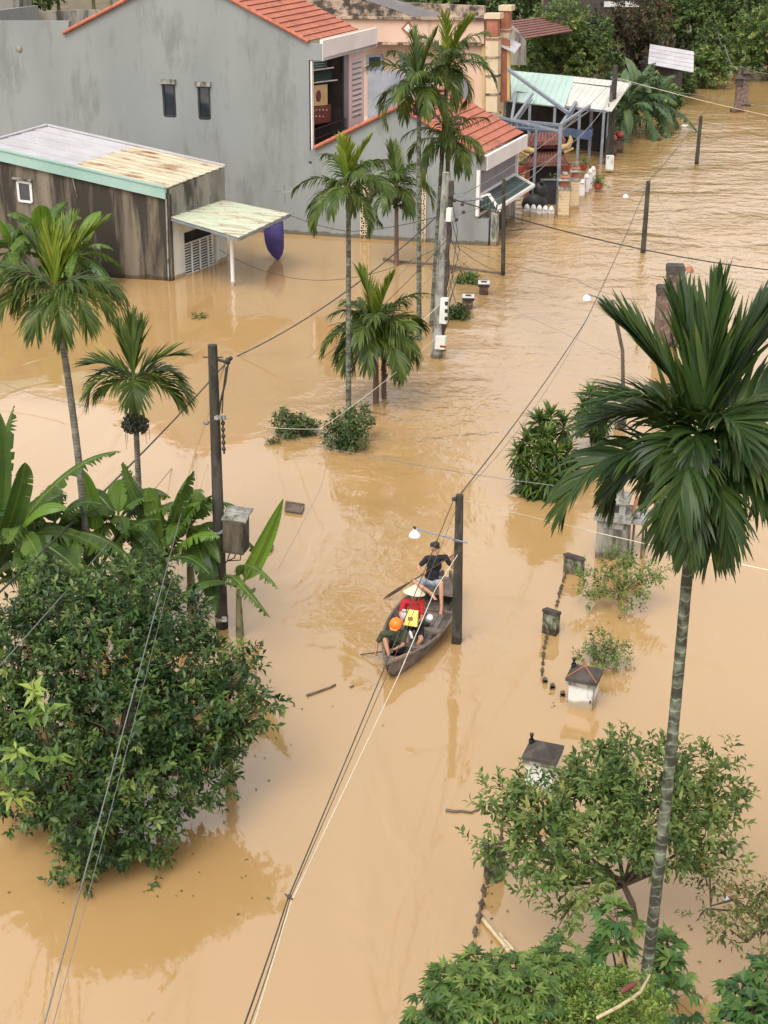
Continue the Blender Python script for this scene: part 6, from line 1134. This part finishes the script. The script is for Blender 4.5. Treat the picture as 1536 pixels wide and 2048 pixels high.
mid((863, 652), (893, 170), .075, 'areca palm whose crown is highest in the photo, in front of the peach house', 21, 11, 1.9, .62, 3, 'gtrunk')
mid((887, 655), (896, 320), .085, 'areca palm growing right against the meter pole, crown over the orange roof', 30, 10, 1.95, .62, 2, 'bark', hang=.42)
g = G(752, 806); palm(g, at(752, 700, g[1]), .085, 'low stocky areca palm with crown spreading just above the water', fset(22, 1.95, .82, .062, 2, 32, 44, .28, (75, 118)), 'palm', 'rtrunk', .55, group='areca palms before the grey house')
g = G(768, 796); m_ = palm(g, at(767, 715, g[1]), .075, 'second low stem with brown seed strings beside the stocky areca palm', fset(6, 1.5, .65, .05, 0, 22, 52, .3, (90, 125)), 'palmdark', 'rtrunk', .4, group='areca palms before the grey house', fruit=(.05, -.25, .14, .4, 30, .03))

# ---------------------------------------------------------------- bananas
def bl(px, Y): return at(px[0], px[1], Y)
# small banana by the distribution box
g = G(480, 1272); Y = g[1]
banana(g, 1.15, .09, 'young banana plant right of the dark pole with one tall upright leaf', [
    dict(mid=at(505, 1150, Y), tip=at(566, 998, Y+.1), W=.42, tear=.12, mat='bananayoung', roll=75, droop=.08, pet=.2),
    dict(mid=at(470, 1085, Y-.4), tip=at(556, 1178, Y-1.2), W=.36, tear=.9, roll=12), dict(mid=at(425, 1105, Y-.9), tip=at(541, 1236, Y-1.5), W=.42, tear=.9, roll=10),
    dict(mid=at(395, 1135, Y-.6), tip=at(345, 1225, Y-.8), W=.42, tear=.2, roll=-10), dict(mid=at(500, 1190, Y+.2), tip=at(510, 1175, Y+.6), W=.18, tear=.1)])
g = G(335, 1255); Y = g[1]
banana(g, 1.5, .12, 'banana clump with many upright paddle leaves left of the dark pole', [
    dict(mid=at(345, 1010, Y), tip=at(388, 942, Y), W=.5, tear=.3, roll=40, tint=.02), dict(mid=at(380, 1020, Y), tip=at(425, 990, Y-.3), W=.48, tear=.6, roll=20), dict(mid=at(305, 1010, Y), tip=at(298, 975, Y), W=.42, tear=.1, roll=70, tint=.15),
    dict(mid=at(270, 1000, Y+.3), tip=at(245, 925, Y+.4), W=.42, tear=.9, roll=60), dict(mid=at(380, 1050, Y-.3), tip=at(440, 1075, Y-.6), W=.5, tear=.5, roll=0, mat='bananayoung'), dict(mid=at(360, 1000, Y+.5), tip=at(375, 975, Y+.8), W=.4, tear=.4, roll=30),
    dict(mid=at(300, 1060, Y-.5), tip=at(260, 1140, Y-1), W=.5, tear=.6, roll=0), dict(mid=at(370, 1090, Y-.5), tip=at(420, 1150, Y-.9), W=.45, tear=.6, roll=0)]+bspecs(4, 1.3, .42, 3, .7, (50, 15), (.3, .8)))
g = G(205, 1280); Y = g[1]
banana(g, 1.6, .12, 'banana clump behind the left-edge palm trunk with one bright new leaf', [
    dict(mid=at(200, 1010, Y), tip=at(163, 938, Y), W=.36, tear=.05, mat='bananayoung', roll=60), dict(mid=at(270, 1020, Y), tip=at(295, 1060, Y-.5), W=.45, tear=.6, roll=0), dict(mid=at(170, 1060, Y-.3), tip=at(90, 1045, Y-.5), W=.5, tear=.3, roll=0),
    dict(mid=at(250, 1030, Y+.4), tip=at(320, 1040, Y+.6), W=.42, tear=.8), dict(mid=at(160, 1010, Y+.5), tip=at(110, 1035, Y+.8), W=.4, tear=.8)]+bspecs(4, 1.3, .45, 5, .6, (45, 10), (.3, .8)))
g = G(-10, 1330); Y = g[1]
banana(g, 1.7, .13, 'large banana plant at the left edge with a leaf arching to the right', [
    dict(mid=at(90, 920, Y+.2), tip=at(242, 903, Y), W=.40, tear=.6, roll=-15, pet=.08), dict(mid=at(0, 960, Y), tip=at(-8, 815, Y), W=.62, tear=.1, roll=70, tint=-.05), dict(mid=at(45, 980, Y-.3), tip=at(50, 925, Y-.4), W=.55, tear=.2, roll=30),
    dict(mid=at(60, 1050, Y-.6), tip=at(100, 1190, Y-1.2), W=.55, tear=.2, mat='banana', tint=.1), dict(mid=at(10, 870, Y+1), tip=at(28, 812, Y+1), W=.4, tear=.5)]+bspecs(5, 1.5, .5, 2, .7, (60, 5), (.3, .9)))
g = G(60, 1340); banana(g, 2.9, .11, 'banana clump filling the left edge above the dark tree', bspecs(15, 1.7, .6, 7, .7, (70, 0), (.2, .9)))
g = G(130, 1300); banana(g, 2.6, .10, 'banana clump beneath the left-edge palm trunk', bspecs(14, 1.6, .56, 4, .6, (70, 0), (.2, .9)))
g = G(250, 1250); banana(g, 2.4, .10, 'banana clump between the two left palm trunks', bspecs(14, 1.55, .56, 9, .6, (70, 0), (.2, .9)))
g = G(385, 1235); banana(g, 2.1, .10, 'banana clump at the foot of the dark pole', bspecs(14, 1.45, .52, 6, .6, (75, 0), (.2, .9)))
for x, y, h, lab, s_ in ((35, 585, 1.5, 'banana clump against the shed wall, nearest the left edge', 11), (95, 582, 1.9, 'banana clump with upright leaves against the shed wall', 13), (160, 580, 1.3, 'low banana clump against the shed wall, nearest the door', 15)): banana(G(x, y), h, .14, lab, bspecs(12, 2.1, .75, s_, .6, (80, -5), (0, .9)))
for x, y, h, lab, s_, n in ((1268, 268, 2.0, 'tall banana clump between the open-sided house and the water', 17, 16), (1295, 262, 1.6, 'banana clump leaning over the far water edge', 19, 11), (1245, 275, 1.5, 'banana clump right behind the far box pole', 23, 10)): banana(G(x, y), h, .16, lab, bspecs(n+8, 3.0, .8, s_, 1.1, (85, -10), (0, .9), 'farbanana', 'farbanana'))

# ---------------------------------------------------------------- big dark tree at left
tree('dark_leafed_tree', 'broad dark-leaved tree hanging over the water at lower left', 'tree', G(215, 1655), pxlumps([(130, 1235, 23.2, .75), (260, 1195, 23.4, .7), (350, 1240, 23.4, .55), (50, 1310, 22.8, .8), (200, 1310, 22.4, .95), (330, 1320, 22.6, .85), (405, 1345, 22.8, .5), (100, 1440, 22, .9), (250, 1440, 21.6, 1.0), (385, 1430, 22, .85), (465, 1410, 22.2, .42), (530, 1412, 22.1, .2), (485, 1335, 22.6, .26), (440, 1480, 21.9, .38), (505, 1450, 22, .2), (90, 1180, 23.6, .4), (300, 1150, 23.8, .3), (150, 1550, 21.1, .8), (290, 1560, 20.8, .85), (400, 1540, 21.4, .6), (200, 1650, 20.2, .65), (280, 1650, 20.3, .55), (150, 1735, 19.6, .3), (320, 1740, 19.9, .12), (-30, 1300, 23, .8), (-60, 1440, 22.5, 1), (50, 1600, 20.8, .45), (170, 1640, 19.7, .4)]), .16, 3300, (.155, .068), 'tree', n=11, tl=.30, inner=.5, up=.45, openb=1.25, opent=.6)
# guava at right
tree('guava_tree', 'green spreading guava tree half drowned behind the tall ringed palm trunk', 'tree', G(1272, 1850), pxlumps([(1095, 1605, 18.8, .34), (1200, 1560, 19.2, .38), (1290, 1560, 18.8, .55), (1180, 1620, 18.6, .55), (1070, 1640, 18.4, .38), (1000, 1610, 18.6, .28), (1380, 1600, 19, .42), (1440, 1530, 19.2, .22), (1450, 1610, 19, .25), (1290, 1650, 18.2, .55), (1400, 1680, 18.4, .38), (1180, 1700, 17.8, .40), (1080, 1700, 17.8, .32), (1010, 1700, 18, .22), (960, 1690, 18, .13), (1150, 1790, 17.1, .28), (1120, 1840, 16.9, .18), (1440, 1720, 18, .22), (1225, 1510, 19.6, .24), (1035, 1580, 18.8, .16), (1330, 1700, 17.9, .32), (1085, 1770, 17.3, .15), (1360, 1540, 19.3, .25)]), .06, 960, (.16, .064), 'guava', n=10, tl=.32, inner=.15, up=.5, openb=1.2, opent=.55, grav=.15)
tree('drowned_branches', 'drying half-submerged branches reaching in from the right edge', 'tree', G(1560, 1860), pxlumps([(1480, 1790, 17.2, .2), (1530, 1810, 17, .25), (1420, 1750, 17.6, .15), (1460, 1860, 16.6, .18), (1520, 1880, 16.4, .2), (1400, 1830, 16.9, .1), (1570, 1830, 16.8, .3)]), .05, 190, (.10, .04), 'sparse', n=9, tl=.28, inner=.1, up=.3)
# cassava-like plants
def palmplant(name, label, base, heads, n, L, W, mat, nl=7, r=.32, cat='bush', trk=.03):
    e = empty(name, base, label, cat); m_ = MB(); Ps, Ds = [], []
    for h in heads:
        h = np.array(h); k = int(n); m_.tube([np.array(base)-V3(0, 0, .3), np.array(base)+(h-base)*.5+V3(RNG.normal(0, .05), RNG.normal(0, .05), 0), h], [trk, trk*.8, trk*.4], 6)
        d = normv(RNG.normal(0, 1, (k, 3))+[0, 0, .4]); st = r*RNG.uniform(.5, 1.05, (k, 1)); P = h+d*st; Ps.append(P); Ds.append(d)
        for p in P[:14]: m_.tube([h, (h+p)/2+V3(0, 0, .03), p], .006, 4)
    m_.build('stems', 'twig', e); palmate(np.concatenate(Ps), np.concatenate(Ds), nl, L, W, mat, e); return e
Y = 13.6
palmplant('cassava_bush', 'lush palmate-leaved bush at the bottom edge beside the bamboo canes', G(980, 2100), [at(x, y, yy) for x, y, yy in ((890, 1995, 13.6), (960, 1965, 13.9), (1030, 1960, 14), (1090, 1960, 14.1), (920, 2040, 13.1), (1000, 2030, 13.2), (1070, 2040, 13.2), (870, 2060, 12.9), (1115, 1935, 14.3), (945, 1990, 13.4), (1050, 1990, 13.4))], 58, .16, .046, 'cassava2', 7, .34)
palmplant('cassava_plant', 'dark large-leaved plant climbing round the foot of the ringed palm', G(1262, 2080), [at(x, y, yy) for x, y, yy in ((1225, 1900, 16.2), (1335, 1905, 16.3), (1235, 1850, 16.4), (1335, 1950, 15.9), (1210, 1960, 15.6), (1345, 2000, 15.4))], 15, .24, .075, 'cassava', 7, .3)
palmplant('broadleaf_bush', 'dark broad-leaved bush in the bottom right corner', G(1530, 2120), [at(x, y, yy) for x, y, yy in ((1480, 1985, 13.9), (1530, 1960, 14.1), (1505, 2030, 13.4), (1560, 2020, 13.5), (1465, 2045, 13.4))], 26, .19, .08, 'cassava', 6, .22)
tree('fine_leaved_bush', 'bright fine-leaved bush at the bottom edge under the ringed palm', 'bush', G(1200, 2130), pxlumps([(1150, 2020, 13.6, .3), (1210, 1995, 13.8, .32), (1265, 1990, 13.9, .28), (1180, 2050, 13.1, .32), (1250, 2050, 13.1, .3), (1300, 2020, 13.5, .2)]), .03, 900, (.055, .03), 'bright', n=10, tl=.13, inner=.5)
m_ = MB(); m_.tube([at(1195, 2035, 12.7), at(1240, 2012, 13), at(1280, 1985, 13.3), at(1300, 1950, 13.8)], [.02, .022, .02, .012], 8); tag(m_.build('dead_branch', 'bamboo'), 'pale bent dead branch lying over the fine-leaved bush', 'branch')
m_ = MB(); m_.cap(at(1245, 1982, 13.3), at(1268, 1968, 13.4), .035, .03); tag(m_.build('dead_pod', 'darkred'), 'dark red-brown pod resting on the fine-leaved bush', 'pod')
# bright big-leaf shoots at left edge
e = empty('soursop_shoots', G(40, 1690), 'glossy large-leaved shoots in front of the dark tree at the left edge', 'shrub'); m_ = MB(); P = []; D = []
for x, y, yy in ((75, 1390, 19.6), (60, 1440, 19.4), (35, 1510, 19.0), (30, 1600, 18.6), (95, 1430, 19.5), (15, 1560, 18.7), (110, 1520, 19.2), (60, 1540, 19)):
    p = at(x, y, yy); P.append(p); D.append(V3(RNG.normal(0, .3), -.4, 1)); q_ = G(140+RNG.normal(0, 20), 1590)-V3(0, 0, .3); m_.tube([q_, (p+q_)/2+V3(-.05, 0, .1), p], [.022, .016, .009], 6)
m_.build('stems', 'twig', e); V, F, R = twigs(np.array(P), np.array(D), 13, .14, .27, .10, openb=1.35, opent=.7, grav=.25, curl=.3, rndb=np.array([.85, .3, .7, .85, .45, .3, .35, .3])); quadmesh('foliage', V, F, R, 'bright', e)
e = tree('feathery_bush', 'pale feathery seedling tuft between the dark tree and the banana base', 'bush', G(480, 1345), pxlumps([(470, 1310, 25.9, .25), (490, 1335, 25.4, .2), (455, 1340, 25.6, .2)]), .02, 220, (.07, .012), 'bright', n=12, tl=.25, inner=.1)

# dracaenas
def drac(base, heads, label, L=.46, n=64):
    e = empty('dracaena_bush', base, label, 'bush', 'dracaena bushes'); m_ = MB(); base = np.array(base)
    for h in heads: m_.tube([base-V3(0, 0, .4), base+(h-base)*.5*[.7, .7, 1], h], [.045, .035, .02], 6)
    m_.build('stems', 'twig', e); rosettes(heads, n, L, .09, 'drac', e, 'foliage', (75, -80), .35)
g = G(1105, 985); Y = g[1]; hd = [at(x-8, y, Y+dy) for x, y, dy in ((1060, 880, 0), (1085, 840, .3), (1110, 830, .4), (1135, 850, .3), (1060, 930, -.2), (1090, 900, -.4), (1120, 905, -.4), (1145, 900, .1), (1070, 960, -.3), (1105, 955, -.5), (1140, 950, -.2), (1045, 905, 0), (1100, 870, -.1), (1150, 930, 0), (1095, 975, -.4), (1075, 985, -.3), (1120, 980, -.4), (1055, 960, 0))]; drac(g, hd, 'large strap-leaved dracaena bush left of the small blocks')
g = G(1190, 900); Y = g[1]; hd = [at(x+2, y-8, Y+dy) for x, y, dy in ((1180, 795, 0), (1165, 820, .1), (1200, 815, .1), (1185, 840, -.2), (1205, 845, 0), (1160, 845, 0), (1195, 865, -.1))]; drac(g, hd, 'smaller strap-leaved dracaena bush behind the large one', .42, 60)
# small bushes
def bush(px, lumps, lab, n, leaf=(.14, .06), mat='shrub', up=.6, tl=.2, inner=.3, r=.02, nn=9): return tree('small_bush', lab, 'bush', G(*px), pxlumps(lumps), r, n, leaf, mat, n=nn, tl=tl, inner=inner, up=up)
Yb = G(700, 888)[1]; bush((697, 880), [(680, 850, Yb, .35), (715, 845, Yb+.3, .38), (695, 870, Yb-.4, .38), (670, 875, Yb-.3, .3), (722, 830, Yb+.4, .25), (710, 880, Yb-.5, .3)], 'round dark green bush around the foot of the slim pale-trunked palm', 300)
Yb = G(590, 868)[1]; bush((590, 865), [(570, 850, Yb, .25), (600, 855, Yb, .28), (620, 862, Yb, .2), (560, 835, Yb, .15), (585, 862, Yb-.2, .3)], 'low dark green bush left of the round bush', 170)
Yb = G(1240, 1215)[1]; bush((1240, 1200), [(1190, 1150, Yb+.4, .25), (1230, 1130, Yb+.5, .3), (1270, 1140, Yb+.3, .28), (1215, 1180, Yb, .28), (1255, 1180, Yb, .28), (1295, 1160, Yb, .22), (1310, 1150, Yb, .15), (1180, 1185, Yb, .2), (1265, 1210, Yb-.4, .18), (1240, 1115, Yb+.8, .2)], 'sparse twiggy shrub in the water before the concrete shrine', 190, (.13, .05), 'guava', tl=.28, inner=.1, nn=8)
Yb = G(1200, 1335)[1]; bush((1205, 1325), [(1175, 1310, Yb+.2, .2), (1205, 1300, Yb+.2, .25), (1235, 1315, Yb, .2), (1215, 1325, Yb-.1, .25), (1195, 1285, Yb+.4, .15)], 'sparse shrub right behind the red-ridged gate post', 110, (.11, .04), 'guava', tl=.22, inner=.1, nn=8)
Yb = G(937, 565)[1]; bush((937, 566), [(930, 562, Yb, .2), (945, 561, Yb, .22)], 'tuft of leaves floating near the farther low pillar top', 60, (.2, .07), 'guava'); Yb = G(915, 636)[1]; bush((915, 636), [(905, 632, Yb, .25), (920, 628, Yb, .22), (929, 636, Yb-.2, .15)], 'tuft of green leaves beside the tall meter box', 90, (.2, .07), 'shrub')

# ---------------------------------------------------------------- far trees
def far(px, py, h, rx, lab, mat='farleaf', n=420, seed=0, trunk=.15, leaf=(.34, .16), k=9):
    g = G(px, py); rr = random.Random(seed); L = []
    for i in range(k):
        a = i*2.4; f = (i+.5)/k; rad = rx*.62*math.sqrt(f)*rr.uniform(.7, 1.15); z = h*(.30+.5*rr.random()*(1.1-f*.6)); L.append((V3(g[0]+rad*math.cos(a), g[1]+rad*math.sin(a)*.8, z), rx*rr.uniform(.34, .5)))
    L.append((V3(g[0], g[1], h-rx*.4), rx*.45)); return tree('broadleaf_tree', lab, 'tree', g, L, trunk, n, leaf, mat, 'far trees along the water', tl=.5, inner=.5, n=9, up=.4)
far(1110, 196, 6.6, 3.3, 'bright green tree behind the mint sheet roof', 'guava', 900, 1, k=13)
far(1060, 180, 4.8, 2.2, 'low green tree left of the bright one behind the steel frame', 'farleaf', 450, 2)
far(1175, 190, 5.6, 2.5, 'green tree leaning toward the banana clumps', 'farleaf', 500, 3)
far(1250, 172, 7.6, 3.4, 'dark purplish tree rising above the banana clumps', 'fardark', 800, 4, k=12)
far(1195, 150, 8.5, 3.0, 'dark purplish tree below the strip window building', 'fardark', 600, 14)
far(1275, 160, 5.0, 2.2, 'dark green tree left of the silver shed roof', 'farleaf', 500, 5)
far(1408, 176, 2.9, 1.7, 'low round bush at the water edge beside the silver shed', 'guava', 420, 6)
far(1322, 232, 1.9, 1.3, 'rounded bush over the far water edge beside the banana clumps', 'guava', 350, 7)
far(1350, 188, 1.3, 1.4, 'low bush under the silver shed eave', 'farleaf', 400, 8)
far(1300, 215, 2.0, 1.4, 'bush between the banana clumps and the silver shed', 'farleaf', 400, 18)
far(1380, 125, 8.0, 3.6, 'olive green tree behind the silver shed', 'farleaf', 800, 9, k=12)
far(1300, 130, 9.0, 3.4, 'mid green tree behind the purplish one', 'farleaf', 600, 10)
far(1470, 122, 8.5, 4.2, 'broad tree straight behind the farthest pole', 'farleaf', 900, 11, k=13)
far(1535, 160, 5.6, 3.6, 'light green tree overhanging the water at the right edge', 'guava', 1000, 12, k=13)
far(1530, 128, 5.5, 3.4, 'round tree just left of the right-edge tree', 'farleaf', 600, 13)
far(1420, 142, 3.6, 2.0, 'dark bush at the end of the flooded street', 'farleaf', 350, 15)
far(1455, 140, 3.2, 2.2, 'dark low bush right of the farthest pole', 'farleaf', 350, 16)
far(1620, 120, 9, 4.5, 'large tree beyond the right-edge one', 'farleaf', 600, 17)
for i, (x, y, h, rx) in enumerate(((1050, 105, 10, 5), (1140, 95, 11, 5), (1230, 98, 11, 5), (1330, 96, 11, 5), (1420, 94, 11, 5), (1510, 96, 11, 5), (1600, 96, 11, 5), (960, 100, 10.5, 5), (870, 98, 10.5, 5), (60, 60, 9.5, 5))):
    far(x, y, h, rx, 'tall tree of the far row, '+('second behind the dark roof', 'third from the peach house', 'behind the strip window building', 'fourth along the far row', 'above the silver shed', 'above the street end', 'last on the right', 'behind the peach columns', 'behind the peach parapet', 'behind the flat outbuilding')[i], 'farleaf', 700, 30+i, k=11, leaf=(.5, .24))
for x, y, h, lab, s_, n in ((1305, 110, 6.8, 'far banana plant rising among the trees above the silver shed', 31, 12), (1080, 120, 7.2, 'far banana plant above the dark tiled roof', 33, 12), (190, 55, 6.6, 'far banana plant behind the parapet, right of the others', 35, 12), (120, 55, 6.8, 'far banana plant behind the parapet in the middle', 37, 12), (225, 60, 6.0, 'far banana plant closest to the orange roof edge', 39, 12)): banana(G(x, y), h, .2, lab, bspecs(n+4, 3.6, 1.0, s_, 1.1, (80, -10), (0, .8), 'farbanana', 'farbanana'), 'far banana plants')
for x, y, t_, lab in ((1212, 150, 0, 'thin pale trunk of a far areca palm left of the purplish tree'), (1268, 150, 5, 'thin pale trunk of a far areca palm inside the purplish tree')):
    g = G(x, y); palm(g, g+V3(.3, 0, 10.5), .13, lab, fset(9, 2.0, .7, .08, 1, 14, x, .3), 'palm', 'ptrunk', .8, group='far areca palms')
P = []
for (x, y, rx, ry, n) in ((330, 1760, 90, 40, 16), (520, 1500, 30, 50, 8), (1330, 1900, 80, 50, 16), (985, 1850, 30, 60, 8), (700, 900, 60, 12, 8), (640, 1400, 60, 25, 6), (1240, 1240, 60, 14, 8), (1100, 1400, 30, 40, 5), (60, 1790, 50, 20, 6)):
    for _ in range(n): P.append(G(x+RNG.normal(0, rx), y+RNG.normal(0, ry), .012))
P = np.array(P); D = RNG.normal(0, 1, P.shape)*[1, 1, .05]; V, F, R = leaves(P, D, RNG.uniform(.03, .09, len(P)), .035, np.tile([0, 0, 4.], (len(P), 1)), .0); V[:, 2] = np.clip(V[:, 2], .004, .03)
tag(quadmesh('floating_leaf_litter', V, F, R, 'sparse', None, P[0]), 'scattered small leaves floating on the brown water', 'leaf litter', None, 'stuff')
print('objects', len(bpy.data.objects), 'polys', sum(len(o.data.polygons) for o in bpy.data.objects if o.type == 'MESH'))
